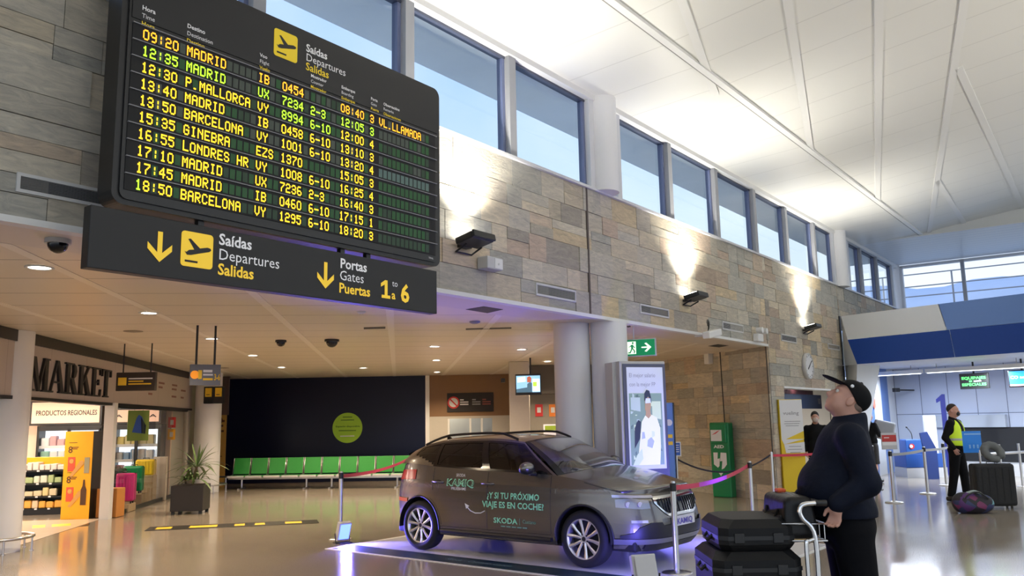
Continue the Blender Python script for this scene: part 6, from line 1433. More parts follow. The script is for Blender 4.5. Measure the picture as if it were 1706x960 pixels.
# ---- blue floodlights on the floor
def flood(p, aim, label, w, h, lit, up=0.12):
    d = Vector(aim).xy.normalized(); M = FR(p, math.degrees(math.atan2(d.x, d.y)) + 90)
    t = thing('floor_floodlight', label, 'lamp', M)
    K = Matrix.Translation((0, 0.0, 0.05)) @ Matrix.Rotation(R(-18), 4, 'X')
    m = MB(); m.box(-w / 2, w / 2, -0.05, 0.03, 0, h, r=0.012, M=K); m.box(-w / 2 + 0.02, w / 2 - 0.02, -0.075, -0.05, 0.02, h - 0.02, r=0.008, M=K); m.build('housing', LGREY, t)
    m = MB(); m.box(-w / 2 + 0.02, w / 2 - 0.02, 0.03, 0.036, 0.02, h - 0.02, M=K); m.build('lens', mat('blue_lens', (0.05, 0.09, 1.0), 0.4, emit=5.0), t)
    m = MB(); m.tube([(-w / 2 - 0.015, -0.01, h * 0.55), (-w / 2 - 0.015, 0.02, 0.012), (w / 2 + 0.015, 0.02, 0.012), (w / 2 + 0.015, -0.01, h * 0.55)], 0.010, 8); m.box(-w / 2, w / 2, -0.10, 0.12, 0.0, 0.015); m.build('stand', BLACK, t)
    q = M @ (K @ Vector((0, 0.06, h / 2))); dr = (M.to_3x3() @ (K.to_3x3() @ Vector((0, 1, up))))
    lamp('blue_light', 'SPOT', q, dr, lit, (0.16, 0.13, 1.0), spot_size=R(130), spot_blend=0.6, shadow_soft_size=0.08)
    return t
fp = Zp(570, 905, 0); cc = Vector((0.2, 11.4, 0))
flood(fp, Vector((0.75, -0.85, 0)), 'glowing blue floodlight on the floor at the rear corner of the display mat', 0.20, 0.26, L_LED * 2.0, up=0.45)
fp = Zp(1077, 985, 0); flood(fp, cc + Vector((0.4, 0, 0)) - fp, 'grey floodlight on the floor by the front stanchion, seen from behind', 0.26, 0.30, L_LED * 0.45)
fp = Vector((3.2, 11.6, 0)); flood(fp, Vector((0.5, 12.4, 0)) - fp, 'blue floodlight hidden behind the nose of the car', 0.20, 0.26, L_LED * 1.3, up=0.9)

# ------------------------------------------------------------------ people: smooth solid modelling on a grid, one skin surface per figure
class SDF:
    def __init__(s, lo, hi, h):
        s.lo = np.array(lo, float); s.h = h; s.n = np.ceil((np.array(hi) - s.lo) / h).astype(int) + 1
        s.d = np.full(s.n, 1.0, np.float32)
    def _sub(s, lo, hi):
        a = np.clip(np.floor((np.array(lo) - s.lo) / s.h).astype(int), 0, s.n); b_ = np.clip(np.ceil((np.array(hi) - s.lo) / s.h).astype(int) + 1, 0, s.n)
        if (b_ <= a).any(): return None
        sl = tuple(slice(i, j) for i, j in zip(a, b_))
        ax = [s.lo[i] + s.h * np.arange(a[i], b_[i]) for i in range(3)]
        return sl, ax[0][:, None, None], ax[1][None, :, None], ax[2][None, None, :]
    def _u(s, sl, f, k):
        o = s.d[sl]
        if k <= 0: s.d[sl] = np.minimum(o, f); return
        hh = np.maximum(k - np.abs(o - f), 0) / k; s.d[sl] = np.minimum(o, f) - hh * hh * k * 0.25
    def cap(s, a, b_, ra, rb=None, k=0.02):
        rb = ra if rb is None else rb; a = np.array(a, float); b_ = np.array(b_, float); m_ = max(ra, rb) + k + 3 * s.h
        q = s._sub(np.minimum(a, b_) - m_, np.maximum(a, b_) + m_)
        if q is None: return s
        sl, X, Y, Z = q; ab = b_ - a; L2 = max(1e-9, ab @ ab)
        t_ = np.clip(((X - a[0]) * ab[0] + (Y - a[1]) * ab[1] + (Z - a[2]) * ab[2]) / L2, 0, 1)
        f = np.sqrt((X - a[0] - t_ * ab[0]) ** 2 + (Y - a[1] - t_ * ab[1]) ** 2 + (Z - a[2] - t_ * ab[2]) ** 2) - (ra + (rb - ra) * t_)
        s._u(sl, f, k); return s
    def ell(s, c, r, k=0.02, Rm=None, sub=False):
        c = np.array(c, float); r = np.array(r, float); m_ = r.max() + k + 3 * s.h; q = s._sub(c - m_, c + m_)
        if q is None: return s
        sl, X, Y, Z = q; X = X - c[0]; Y = Y - c[1]; Z = Z - c[2]
        if Rm is not None:
            A = np.array(Rm.transposed()); X, Y, Z = A[0, 0] * X + A[0, 1] * Y + A[0, 2] * Z, A[1, 0] * X + A[1, 1] * Y + A[1, 2] * Z, A[2, 0] * X + A[2, 1] * Y + A[2, 2] * Z
        k0 = np.sqrt((X / r[0]) ** 2 + (Y / r[1]) ** 2 + (Z / r[2]) ** 2); k1 = np.sqrt((X / r[0] ** 2) ** 2 + (Y / r[1] ** 2) ** 2 + (Z / r[2] ** 2) ** 2)
        f = k0 * (k0 - 1) / np.maximum(k1, 1e-6)
        if sub: o = s.d[sl]; hh = np.maximum(k - np.abs(o + f), 0) / k; s.d[sl] = np.maximum(o, -f) + hh * hh * k * 0.25
        else: s._u(sl, f, k)
        return s
    def cut(s, p, n):                            # keep the side the normal points away from
        X = s.lo[0] + s.h * np.arange(s.n[0])[:, None, None]; Y = s.lo[1] + s.h * np.arange(s.n[1])[None, :, None]; Z = s.lo[2] + s.h * np.arange(s.n[2])[None, None, :]
        n = Vector(n).normalized(); s.d = np.maximum(s.d, ((X - p[0]) * n[0] + (Y - p[1]) * n[1] + (Z - p[2]) * n[2]).astype(np.float32)); return s
    def mesh(s, name, mt, parent, label=None):
        d = s.d; n = s.n; ins = d < 0
        c = np.zeros(n - 1, np.int8)
        for i in (0, 1):
            for j in (0, 1):
                for k in (0, 1): c += ins[i:n[0] - 1 + i, j:n[1] - 1 + j, k:n[2] - 1 + k]
        act = (c > 0) & (c < 8); idx = np.full(act.shape, -1, np.int64); cells = np.argwhere(act); idx[act] = np.arange(len(cells))
        acc = np.zeros((len(cells), 3)); cnt = np.zeros(len(cells))
        I, J_, K = cells.T
        for ax in range(3):
            for u in (0, 1):
                for v in (0, 1):
                    o = [0, 0, 0]; o[(ax + 1) % 3] = u; o[(ax + 2) % 3] = v; e = list(o); e[ax] = 1
                    d0 = d[I + o[0], J_ + o[1], K + o[2]]; d1 = d[I + e[0], J_ + e[1], K + e[2]]
                    m_ = (d0 < 0) != (d1 < 0); t_ = np.where(m_, d0 / np.where(m_, d0 - d1, 1), 0)
                    p = np.tile(np.array(o, float), (len(cells), 1)); p[:, ax] = t_; acc[m_] += p[m_]; cnt[m_] += 1
        V = (cells + acc / np.maximum(cnt, 1)[:, None]) * s.h + s.lo; fs = []
        for ax in range(3):
            sl0 = [slice(None)] * 3; sl1 = [slice(None)] * 3; sl0[ax] = slice(0, -1); sl1[ax] = slice(1, None)
            ch = ins[tuple(sl0)] != ins[tuple(sl1)]; E = np.argwhere(ch); b1, b2 = (ax + 1) % 3, (ax + 2) % 3
            E = E[(E[:, b1] > 0) & (E[:, b2] > 0) & (E[:, b1] < n[b1] - 1) & (E[:, b2] < n[b2] - 1)]
            q = []
            for du, dv in ((1, 1), (0, 1), (0, 0), (1, 0)):
                C_ = E.copy(); C_[:, b1] -= du; C_[:, b2] -= dv; q.append(idx[C_[:, 0], C_[:, 1], C_[:, 2]])
            Q = np.stack(q, 1); flip = ~ins[tuple(E.T)]; Q[flip] = Q[flip][:, ::-1]; fs.append(Q)
        Q = np.concatenate(fs); Q = Q[(Q >= 0).all(1)]
        me = bpy.data.meshes.new(name); me.from_pydata(V.tolist(), [], Q.tolist()); me.materials.append(mt); me.polygons.foreach_set('use_smooth', [True] * len(me.polygons)); me.update()
        o = bpy.data.objects.new(name, me); COL.objects.link(o); o.parent = parent
        if label: o['label'] = label
        return o

def nrm(v): return Vector(v).normalized()
def hand(g, w, d, across, curl=0.5, k=0.006):
    """palm and five fingers: w wrist, d hand direction, across towards the thumb side"""
    w = Vector(w); d = nrm(d); a = nrm(Vector(across) - d * Vector(across).dot(d)); n = d.cross(a)
    g.cap(w, w + d * 0.05, 0.024, 0.026, 0.02)
    for o in (-0.024, -0.008, 0.008, 0.024): g.cap(w + d * 0.03 + a * o * 0.7, w + d * 0.085 + a * o, 0.015, 0.0125, 0.010)
    for o, ln in ((-0.030, 0.062), (-0.010, 0.078), (0.010, 0.082), (0.030, 0.074)):
        p = w + d * 0.088 + a * o; an = 0.35 + curl * 0.4
        for i, s_ in enumerate((0.45, 0.32, 0.23)):
            q = p + (d * math.cos(an) - n * math.sin(an)) * (ln * s_); g.cap(p, q, 0.0095 - 0.0008 * i, 0.0090 - 0.0008 * i, k); p = q; an += curl
    p = w + d * 0.03 + a * 0.028; q = p + (d * 0.7 + a * 0.6 - n * 0.3).normalized() * 0.036; g.cap(p, q, 0.013, 0.011, 0.008); g.cap(q, q + (d * 0.9 + a * 0.1 - n * 0.5).normalized() * 0.032, 0.0105, 0.009, k)

def headprims(g, c, Rm, bulk=0.0):
    c = Vector(c); T = lambda p: c + Rm @ Vector(p)
    g.ell(T((-0.012, 0, 0.022)), (0.098, 0.077, 0.100), 0.03, Rm); g.ell(T((0.030, 0, -0.052)), (0.062 + bulk * 0.3, 0.056 + bulk, 0.062), 0.035, Rm)
    g.ell(T((0.066, 0, -0.098)), (0.022, 0.026, 0.018), 0.02, Rm); g.ell(T((0.072, 0, 0.034)), (0.022, 0.050, 0.013), 0.018, Rm)
    g.cap(T((0.088, 0, 0.014)), T((0.113, 0, -0.028)), 0.008, 0.0125, 0.012); g.ell(T((0.098, 0, -0.034)), (0.014, 0.019, 0.010), 0.008, Rm)
    for s_ in (-1, 1):
        g.ell(T((0.060, s_ * 0.043, -0.024)), (0.028, 0.025, 0.022), 0.02, Rm); g.ell(T((-0.004, s_ * (0.078 + bulk * 0.6), -0.008)), (0.023, 0.009, 0.033), 0.008, Rm)
        g.ell(T((0.097, s_ * 0.032, 0.012)), (0.014, 0.017, 0.010), 0.008, Rm, sub=True)
    g.ell(T((0.090, 0, -0.060)), (0.011, 0.025, 0.008), 0.006, Rm); g.ell(T((0.086, 0, -0.074)), (0.011, 0.021, 0.008), 0.006, Rm)

def person(label, M, J, h=0.012, skin=None, bulk=0.0, headR=None, legs=True, arms='LR', curl=0.6):
    t = thing('person', label, 'person', M)
    g = SDF((-0.75, -0.75, -0.03), (0.75, 0.75, 1.95), h); Rm = headR or Matrix.Identity(3)
    g.cap(J['pelvis'], J['chest'], 0.12 + bulk * 0.4, 0.13, 0.05); g.ell(J['chest'], (0.115 + bulk * 0.3, 0.165, 0.19), 0.05); g.ell(J['pelvis'], (0.115, 0.155, 0.11), 0.05)
    g.cap(J['chest'], J['neck'], 0.07, 0.052, 0.05); g.cap(J['neck'], Vector(J['head']) + Rm @ Vector((-0.02, 0, -0.05)), 0.055 + bulk * 0.3, 0.055 + bulk * 0.4, 0.03)
    headprims(g, J['head'], Rm, bulk * 0.4)
    for S_ in 'LR':
        g.cap(J['chest'], J['sh' + S_], 0.08, 0.052, 0.04); g.cap(J['sh' + S_], J['el' + S_], 0.049, 0.040, 0.02); g.cap(J['el' + S_], J['wr' + S_], 0.040, 0.026, 0.015)
        d = Vector(J['hd' + S_]) - Vector(J['wr' + S_]); hand(g, J['wr' + S_], d, J.get('th' + S_, (1, 0, 0)), curl)
        hp, kn, an = Vector(J['hip' + S_]), Vector(J['kn' + S_]), Vector(J['an' + S_]); f = nrm(J.get('toe' + S_, (1, 0.15 if S_ == 'L' else -0.15, 0)))
        g.cap(hp, kn, 0.080, 0.050, 0.03); g.cap(kn, kn.lerp(an, 0.35), 0.050, 0.052, 0.02); g.cap(kn.lerp(an, 0.3), an, 0.052, 0.034, 0.02)
        g.cap(an, an + Vector((0, 0, -0.04)), 0.034, 0.034, 0.02); g.cap(an + Vector((0, 0, -0.045)) - f * 0.04, an + Vector((0, 0, -0.050)) + f * 0.14, 0.030, 0.026, 0.02)
    g.mesh('body', skin or SKINM, t); return t
def shoes(t, J, mt, h=0.01):
    g = SDF((-0.6, -0.5, -0.02), (0.6, 0.5, 0.25), h)
    for S_ in 'LR':
        an = Vector(J['an' + S_]); f = nrm(J.get('toe' + S_, (1, 0.15 if S_ == 'L' else -0.15, 0)))
        g.cap(Vector((an.x, an.y, 0.05)) - f * 0.055, Vector((an.x, an.y, 0.045)) + f * 0.17, 0.047, 0.043, 0.02); g.cap(Vector((an.x, an.y, 0.05)), Vector((an.x, an.y, 0.10)), 0.05, 0.048, 0.02)
    g.cut((0, 0, 0.002), (0, 0, -1)); return g.mesh('shoes', mt, t)
def trousers(t, J, mt, h, top=0.98, bottom=0.10, bulk=0.0, ra=(0.105, 0.078, 0.068)):
    g = SDF((-0.5, -0.45, 0.0), (0.5, 0.45, 1.12), h); g.ell(J['pelvis'], (0.135 + bulk, 0.180 + bulk, 0.135), 0.04); g.cap(J['pelvis'], Vector(J['pelvis']) + Vector((0, 0, 0.1)), 0.125 + bulk, 0.125 + bulk, 0.04)
    for S_ in 'LR':
        hp, kn, an = Vector(J['hip' + S_]), Vector(J['kn' + S_]), Vector(J['an' + S_]); g.cap(hp, kn, ra[0], ra[1], 0.03); g.cap(kn, an, ra[1], ra[2], 0.02)
    g.cut((0, 0, top), (0, 0, 1)).cut((0, 0, bottom), (0, 0, -1)); return g.mesh('trousers', mt, t)
STAND = dict(pelvis=(0, 0, 0.95), chest=(0, 0, 1.29), neck=(-0.015, 0, 1.49), head=(0.01, 0, 1.665), shL=(0, 0.185, 1.435), shR=(0, -0.185, 1.435), elL=(-0.03, 0.235, 1.16), elR=(-0.03, -0.235, 1.16),
             wrL=(0.03, 0.235, 0.93), wrR=(0.03, -0.235, 0.93), hdL=(0.05, 0.23, 0.83), hdR=(0.05, -0.23, 0.83), hipL=(0, 0.095, 0.90), hipR=(0, -0.095, 0.90), knL=(0.015, 0.105, 0.50), knR=(0.015, -0.105, 0.50), anL=(-0.02, 0.11, 0.085), anR=(-0.02, -0.11, 0.085))
def facing(p, a, k=1.0): return Matrix.Translation(Vector(p)) @ Matrix.Rotation(a, 4, 'Z') @ Matrix.Scale(k, 4)

# ---- the man in the black cap looking up at the board
pm = Dp(1397, 800, 5.5); pm.z = 0
J = dict(STAND); J.update(pelvis=(-0.02, 0, 0.95), chest=(-0.035, 0, 1.33), neck=(-0.085, 0, 1.53), head=(-0.085, 0, 1.69), shL=(-0.045, 0.205, 1.47), shR=(-0.045, -0.205, 1.47), elL=(-0.10, 0.27, 1.215), wrL=(0.070, 0.275, 1.105), hdL=(0.095, 0.268, 1.0), thL=(0.8, -0.5, 0.3),
         elR=(-0.07, -0.28, 1.20), wrR=(0.17, -0.26, 1.10), hdR=(0.26, -0.25, 1.08), thR=(0, 1, 0.3), hipL=(-0.03, 0.10, 0.92), hipR=(-0.03, -0.10, 0.92), knL=(-0.065, 0.125, 0.50), knR=(-0.045, -0.125, 0.50), anL=(-0.09, 0.13, 0.085), anR=(-0.06, -0.13, 0.085))
HR = Matrix.Rotation(R(-37), 3, 'Y')
MANM = facing(pm, math.atan2(0.16, -1.0), 1.06)
t = MAN = person('heavy man in black cap and navy jacket looking up at the flight board', MANM, J, 0.0075, bulk=0.05, headR=HR, curl=0.55)
NAVYJ = mat('navy_jacket', (0.004, 0.0065, 0.017), 0.75, noise=0.3, nscale=14, bump=0.35, spec=0.2)
TRS = mat('black_trousers', (0.004, 0.004, 0.0055), 0.85, noise=0.2, bump=0.2, nscale=10, spec=0.15)
g = SDF((-0.45, -0.5, 0.9), (0.5, 0.5, 1.75), 0.009)
g.ell((-0.04, 0, 1.35), (0.165, 0.225, 0.215), 0.05); g.ell((0.035, 0, 1.17), (0.205, 0.235, 0.20), 0.07); g.ell((-0.03, 0, 1.03), (0.175, 0.215, 0.14), 0.07); g.ell((-0.095, 0, 1.30), (0.10, 0.18, 0.18), 0.05); g.cap((-0.055, -0.12, 1.47), (-0.055, 0.12, 1.47), 0.085, 0.085, 0.06)
for S_ in 'LR': g.cap(J['sh' + S_], J['el' + S_], 0.088, 0.074, 0.03); g.cap(J['el' + S_], Vector(J['wr' + S_]), 0.074, 0.054, 0.025)
g.cap((-0.085, 0, 1.46), (-0.095, 0, 1.575), 0.105, 0.098, 0.04)
g.cut((-0.09, 0, 1.605), Vector((0.12, 0, 1))).cut((0, 0, 1.005), (0, 0, -1))
g.ell((-0.075, 0, 1.67), (0.082, 0.080, 0.12), 0.01, sub=True)
for S_ in 'LR':
    d = nrm(Vector(J['hd' + S_]) - Vector(J['wr' + S_]))
g.mesh('jacket', NAVYJ, t)
trousers(t, J, TRS, 0.010, top=1.03, bottom=0.06, bulk=0.03, ra=(0.122, 0.092, 0.080)); shoes(t, J, BLACK)
c = Vector(J['head']); T = lambda p: c + HR @ Vector(p)
g = SDF((-0.30, -0.2, 1.5), (0.2, 0.2, 1.9), 0.005)
g.ell(T((-0.014, 0, 0.042)), (0.112, 0.092, 0.094), 0.01, HR); g.cut(T((0.02, 0, 0.045)), HR @ Vector((0.62, 0, -1)))
g.ell(T((0.125, 0, 0.062)), (0.078, 0.070, 0.010), 0.015, HR @ Matrix.Rotation(R(10), 3, 'Y')); g.ell(T((-0.014, 0, 0.138)), (0.010, 0.010, 0.006), 0.005, HR)
cp = g.mesh('cap', mat('cap_black', (0.005, 0.005, 0.006), 0.8, spec=0.2), t)
m = MB(); m.cyl(T((0.035, 0.083, 0.075)), T((0.035, 0.092, 0.078)), 0.010, n=12); m.build('badge', SIGNW, cp)
for s_ in (-1, 1):
    m = MB(); m.sph(T((0.080, s_ * 0.032, 0.012)), 0.0115, 0, 8); e_ = m.build('eye', mat('eye_white_%d' % (s_ + 1), (0.6, 0.58, 0.55), 0.3), t); m = MB(); m.sph(T((0.0885, s_ * 0.032, 0.014)), 0.0055, 0, 6); m.build('iris', BLACK, e_)
g = SDF((-0.3, -0.2, 1.5), (0.2, 0.2, 1.9), 0.006); g.ell(T((-0.045, 0, -0.005)), (0.062, 0.076, 0.055), 0.01, HR); g.cut(T((-0.03, 0, 0)), HR @ Vector((1, 0, 0.0))).cut(T((0, 0, -0.035)), HR @ Vector((0.3, 0, -1))); g.mesh('hair', mat('grey_hair', (0.20, 0.14, 0.11), 0.8), t)

# ---- worker in a yellow vest
pw0 = Zp(1602, 836, 0); J = dict(STAND); J.update(elL=(-0.06, 0.26, 1.18), wrL=(0.10, 0.20, 1.0), hdL=(0.19, 0.17, 0.97), thL=(0, 0, 1), elR=(-0.08, -0.26, 1.17), wrR=(0.06, -0.26, 0.98), hdR=(0.10, -0.26, 0.89), knL=(0.05, 0.115, 0.5), anL=(0.06, 0.13, 0.085), knR=(-0.04, -0.11, 0.5), anR=(-0.13, -0.11, 0.085))
t = person('man in black clothes and yellow high visibility vest facing the check-in desks', facing(pw0, R(-48), 1.05), J, 0.012, bulk=0.02)
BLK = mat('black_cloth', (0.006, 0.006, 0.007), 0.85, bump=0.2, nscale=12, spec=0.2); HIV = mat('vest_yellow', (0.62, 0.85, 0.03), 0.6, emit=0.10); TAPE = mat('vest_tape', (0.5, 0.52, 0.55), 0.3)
def shirt(t, J, mt, h, hem=0.93, sleeve=1.0, bulk=0.0, name='jacket'):
    g = SDF((-0.45, -0.5, 0.7), (0.5, 0.5, 1.65), h); g.ell(Vector(J['chest']), (0.135 + bulk, 0.19 + bulk * 0.5, 0.22), 0.05); g.ell(Vector(J['pelvis']) + Vector((0.01 + bulk, 0, 0.08)), (0.145 + bulk, 0.185 + bulk * 0.5, 0.20), 0.06); g.cap((J['neck'][0], -0.1, 1.43), (J['neck'][0], 0.1, 1.43), 0.075, 0.075, 0.05)
    for S_ in 'LR':
        g.cap(J['sh' + S_], J['el' + S_], 0.070, 0.058, 0.03)
        if sleeve >= 1: g.cap(J['el' + S_], J['wr' + S_], 0.058, 0.043, 0.02)
    g.cap((J['neck'][0], 0, 1.45), (J['neck'][0], 0, 1.53), 0.078, 0.072, 0.03); g.cut((0, 0, hem), (0, 0, -1)); g.ell((J['neck'][0] + 0.02, 0, 1.60), (0.075, 0.07, 0.10), 0.01, sub=True); return g.mesh(name, mt, t)
shirt(t, J, BLK, 0.012, bulk=0.02); trousers(t, J, BLK, 0.012, bulk=0.01); shoes(t, J, BLACK)
g = SDF((-0.4, -0.4, 0.9), (0.4, 0.4, 1.6), 0.011); g.ell(Vector(J['chest']), (0.168, 0.205, 0.235), 0.05); g.ell((0.03, 0, 1.08), (0.178, 0.205, 0.17), 0.06); g.cut((0, 0, 0.985), (0, 0, -1)); g.ell((0.10, -0.0, 1.34), (0.16, 0.075, 0.42), 0.02, sub=True)
for y_ in (-1, 1): g.ell((0, y_ * 0.25, 1.36), (0.10, 0.085, 0.16), 0.02, sub=True)
v = g.mesh('vest', HIV, t)
g2 = SDF((-0.4, -0.4, 0.9), (0.4, 0.4, 1.6), 0.011); g2.d = g.d - 0.004; g2.cut((0, 0, 1.16), (0, 0, 1)).cut((0, 0, 1.11), (0, 0, -1)); g2.mesh('reflective_tape', TAPE, v)
c = Vector(J['head']); g = SDF((-0.2, -0.2, 1.5), (0.25, 0.2, 1.9), 0.007); g.ell(c + Vector((-0.02, 0, 0.035)), (0.098, 0.083, 0.10), 0.01); g.cut(c + Vector((0.0, 0, 0.04)), Vector((0.9, 0, -1))); g.mesh('hair', mat('short_hair', (0.03, 0.02, 0.015), 0.8), t)
g = SDF((-0.1, -0.2, 1.5), (0.25, 0.2, 1.8), 0.006); g.ell(c + Vector((0.082, 0, -0.055)), (0.036, 0.052, 0.045), 0.01); g.mesh('face_mask', BLACK, t)

# ---- traveller in shorts with a grey bundle
ps = Zp(1456, 804, 0); J = dict(STAND); J.update(elL=(0.13, 0.27, 1.25), wrL=(0.28, 0.10, 1.36), hdL=(0.30, 0.0, 1.40), thL=(0, 0, 1), elR=(0.05, -0.27, 1.19), wrR=(0.24, -0.16, 1.10), hdR=(0.30, -0.08, 1.12), thR=(0, 0, 1))
t = person('traveller in black shirt and dark shorts behind the man in the cap', facing(ps, R(20), 1.0), J, 0.012)
shirt(t, J, BLK, 0.012, sleeve=0.5, name='shirt'); trousers(t, J, mat('dark_shorts', (0.018, 0.016, 0.015), 0.8), 0.012, bottom=0.46, ra=(0.115, 0.095, 0.08)); shoes(t, J, BLACK)
c = Vector(J['head']); g = SDF((-0.2, -0.2, 1.5), (0.25, 0.2, 1.9), 0.007); g.ell(c + Vector((-0.025, 0, 0.03)), (0.098, 0.085, 0.105), 0.01); g.cut(c + Vector((0.02, 0, 0.02)), Vector((0.9, 0, -0.6))); g.mesh('hair', mat('dark_hair', (0.012, 0.010, 0.009), 0.7), t)
bp_ = facing(ps, R(20), 1.0) @ Vector((0.44, -0.02, 1.30)); 
m = MB(); m.box(-0.26, 0.26, -0.08, 0.08, -0.24, 0.24, r=0.05, seg=3); o = m.build('carried_bag', mat('bag_grey', (0.30, 0.31, 0.33), 0.5, bump=0.4, nscale=8), None, Matrix.Translation(bp_) @ Matrix.Rotation(R(-12), 4, 'Z') @ Matrix.Rotation(R(14), 4, 'Y')); tag(o, 'grey bag held up by the traveller in shorts', 'bag')

# ---- person in the office opening
po_ = Dp(1358, 700, 18.6); po_.z = 0; J = dict(STAND)
t = person('person in black jacket with a pale face mask inside the office opening', facing(po_, R(-105), 1.0), J, 0.013)
shirt(t, J, BLK, 0.012, bulk=0.03); trousers(t, J, BLK, 0.013); shoes(t, J, BLACK)
c = Vector(J['head']); g = SDF((-0.2, -0.2, 1.5), (0.25, 0.2, 1.9), 0.007); g.ell(c + Vector((-0.02, 0, 0.035)), (0.100, 0.085, 0.105), 0.01); g.cut(c + Vector((0.03, 0, 0.03)), Vector((0.8, 0, -1))); g.mesh('hair', mat('dark_hair2', (0.012, 0.010, 0.009), 0.7), t)
g = SDF((-0.1, -0.2, 1.5), (0.25, 0.2, 1.8), 0.006); g.ell(c + Vector((0.075, 0, -0.05)), (0.045, 0.06, 0.055), 0.01); g.mesh('face_mask', mat('pale_mask', (0.55, 0.45, 0.42), 0.7), t)

# ------------------------------------------------------------------ luggage trolley in front of the man
TX, TY0, TY1 = 0.0, 5.2, 5.76
t = thing('luggage_trolley', 'chrome luggage trolley loaded with black cases in front of the man in the cap', 'trolley', (1.45, 5.48, 0))
o_ = Vector((1.45, 5.48, 0)); P = lambda x, y, z: Vector((x, y, z)) - o_
def bez(pts, n=6):
    out = []
    for i in range(len(pts) - 1):
        p0, p1, p2, p3 = pts[max(i - 1, 0)], pts[i], pts[i + 1], pts[min(i + 2, len(pts) - 1)]
        for k in range(n):
            u = k / n; out.append(0.5 * ((2 * p1) + (p2 - p0) * u + (2 * p0 - 5 * p1 + 4 * p2 - p3) * u * u + (3 * p1 - p0 - 3 * p2 + p3) * u ** 3))
    return out + [pts[-1]]
for y in (TY0, TY1):
    m = MB(); m.tube(bez([P(1.79, y, 0.20), P(1.787, y, 0.6), P(1.783, y, 0.98), P(1.715, y, 1.09), P(1.703, y, 1.135), P(1.728, y, 1.170), P(1.82, y, 1.178)]), 0.015, 10); m.build('side_tube', CHROME, t)
    m = MB(); m.tube(bez([P(1.728, y, 0.2), P(1.728, y, 0.6), P(1.728, y, 0.925), P(1.742, y, 0.955), P(1.775, y, 0.968)]), 0.013, 10); m.build('inner_tube', CHROME, t)
    m = MB(); m.cyl(P(1.80, y, 1.178), P(1.865, y, 1.178), 0.019, n=12); m.build('grip', BLACK, t)
m = MB(); m.tube([P(1.825, TY0, 1.178), P(1.825, TY1, 1.178)], 0.016, 10); m.build('push_bar', BLACK, t)
m = MB()
for z, x0 in ((1.055, 1.60), (0.955, 1.64)):
    m.tube([P(x0, TY0 + 0.02, z), P(1.86, TY0 + 0.02, z), P(1.86, TY1 - 0.02, z), P(x0, TY1 - 0.02, z)], 0.006, 6, closed=True)
for i in range(6): y = TY0 + 0.05 + i * 0.09; m.tube([P(1.64, y, 0.955), P(1.86, y, 0.955)], 0.004, 6); m.tube([P(1.86, y, 0.955), P(1.86, y, 1.055)], 0.004, 6)
m.build('basket', CHROME, t)
m = MB(); m.tube([P(1.79, TY0, 0.20), P(1.0, TY0 + 0.05, 0.17), P(0.9, 5.48, 0.16), P(1.0, TY1 - 0.05, 0.17), P(1.79, TY1, 0.20)], 0.018, 10); m.box(-0.5, 0.33, -0.24, 0.24, 0.165, 0.18); m.build('deck', CHROME, t)
for x, y in ((1.72, TY0 + 0.03), (1.72, TY1 - 0.03), (1.0, 5.48)):
    m = MB(); m.cyl(P(x, y - 0.02, 0.07), P(x, y + 0.02, 0.07), 0.07, n=18); w_ = m.build('wheel', BLACK, t); m = MB(); m.tube([P(x, y, 0.07), P(x, y, 0.17)], 0.014, 6); m.build('fork', CHROME, w_)
CASE = mat('case_black', (0.006, 0.006, 0.0065), 0.55, spec=0.3, bump=0.06, nscale=60)
def hardcase(x0, x1, y0, y1, z0, z1, label, seam):
    t = thing('hard_case', label, 'suitcase', ((x0 + x1) / 2, (y0 + y1) / 2, z0)); hx, hy, h = (x1 - x0) / 2, (y1 - y0) / 2, z1 - z0
    def oct_(x, y, c): return [(-x + c, -y), (x - c, -y), (x, -y + c), (x, y - c), (x - c, y), (-x + c, y), (-x, y - c), (-x, -y + c)]
    def shell(levels, nm):
        m = MB(); L_ = [[(a, b_, z) for a, b_ in oct_(hx * k, hy * k, min(hx, hy) * c)] for z, k, c in levels]
        for A_, B_ in zip(L_[:-1], L_[1:]): m.add(A_ + B_, [(i, (i + 1) % 8, 8 + (i + 1) % 8, 8 + i) for i in range(8)])
        m.add(L_[0], [tuple(reversed(range(8)))]); m.add(L_[-1], [tuple(range(8))]); return m.build(nm, CASE, t)
    sz = h * seam
    shell([(0, 0.90, 0.25), (0.02, 0.95, 0.24), (sz * 0.5, 0.985, 0.22), (sz - 0.006, 0.985, 0.22)], 'lower_shell'); shell([(sz + 0.006, 0.985, 0.22), (h - (h - sz) * 0.45, 0.985, 0.22), (h - 0.02, 0.90, 0.25), (h, 0.84, 0.28)], 'upper_shell')
    m = MB(); L_ = oct_(hx, hy, min(hx, hy) * 0.21); m.add([(a, b_, sz - 0.012) for a, b_ in L_] + [(a, b_, sz + 0.012) for a, b_ in L_], [(i, (i + 1) % 8, 8 + (i + 1) % 8, 8 + i) for i in range(8)] + [tuple(reversed(range(8))), tuple(range(8, 16))]); m.build('rim', BLACK, t)
    for x in (-hx * 0.5, hx * 0.5): m = MB(); m.box(x - 0.03, x + 0.03, -hy - 0.008, -hy + 0.01, sz - 0.03, sz + 0.03, r=0.005); m.build('latch', BLACK, t)
    m = MB(); m.tube([(-hx + 0.004, -0.07, sz), (-hx - 0.022, -0.06, sz - 0.03), (-hx - 0.022, 0.06, sz - 0.03), (-hx + 0.004, 0.07, sz)], 0.009, 8); m.build('handle', BLACK, t)
    return t
hardcase(1.165, 1.705, 5.17, 5.79, 0.185, 0.90, 'big black hard case lying lower on the luggage trolley', 0.86)
hardcase(1.215, 1.68, 5.20, 5.76, 0.902, 1.085, 'black hard case lying on top of the big case on the trolley', 0.42)
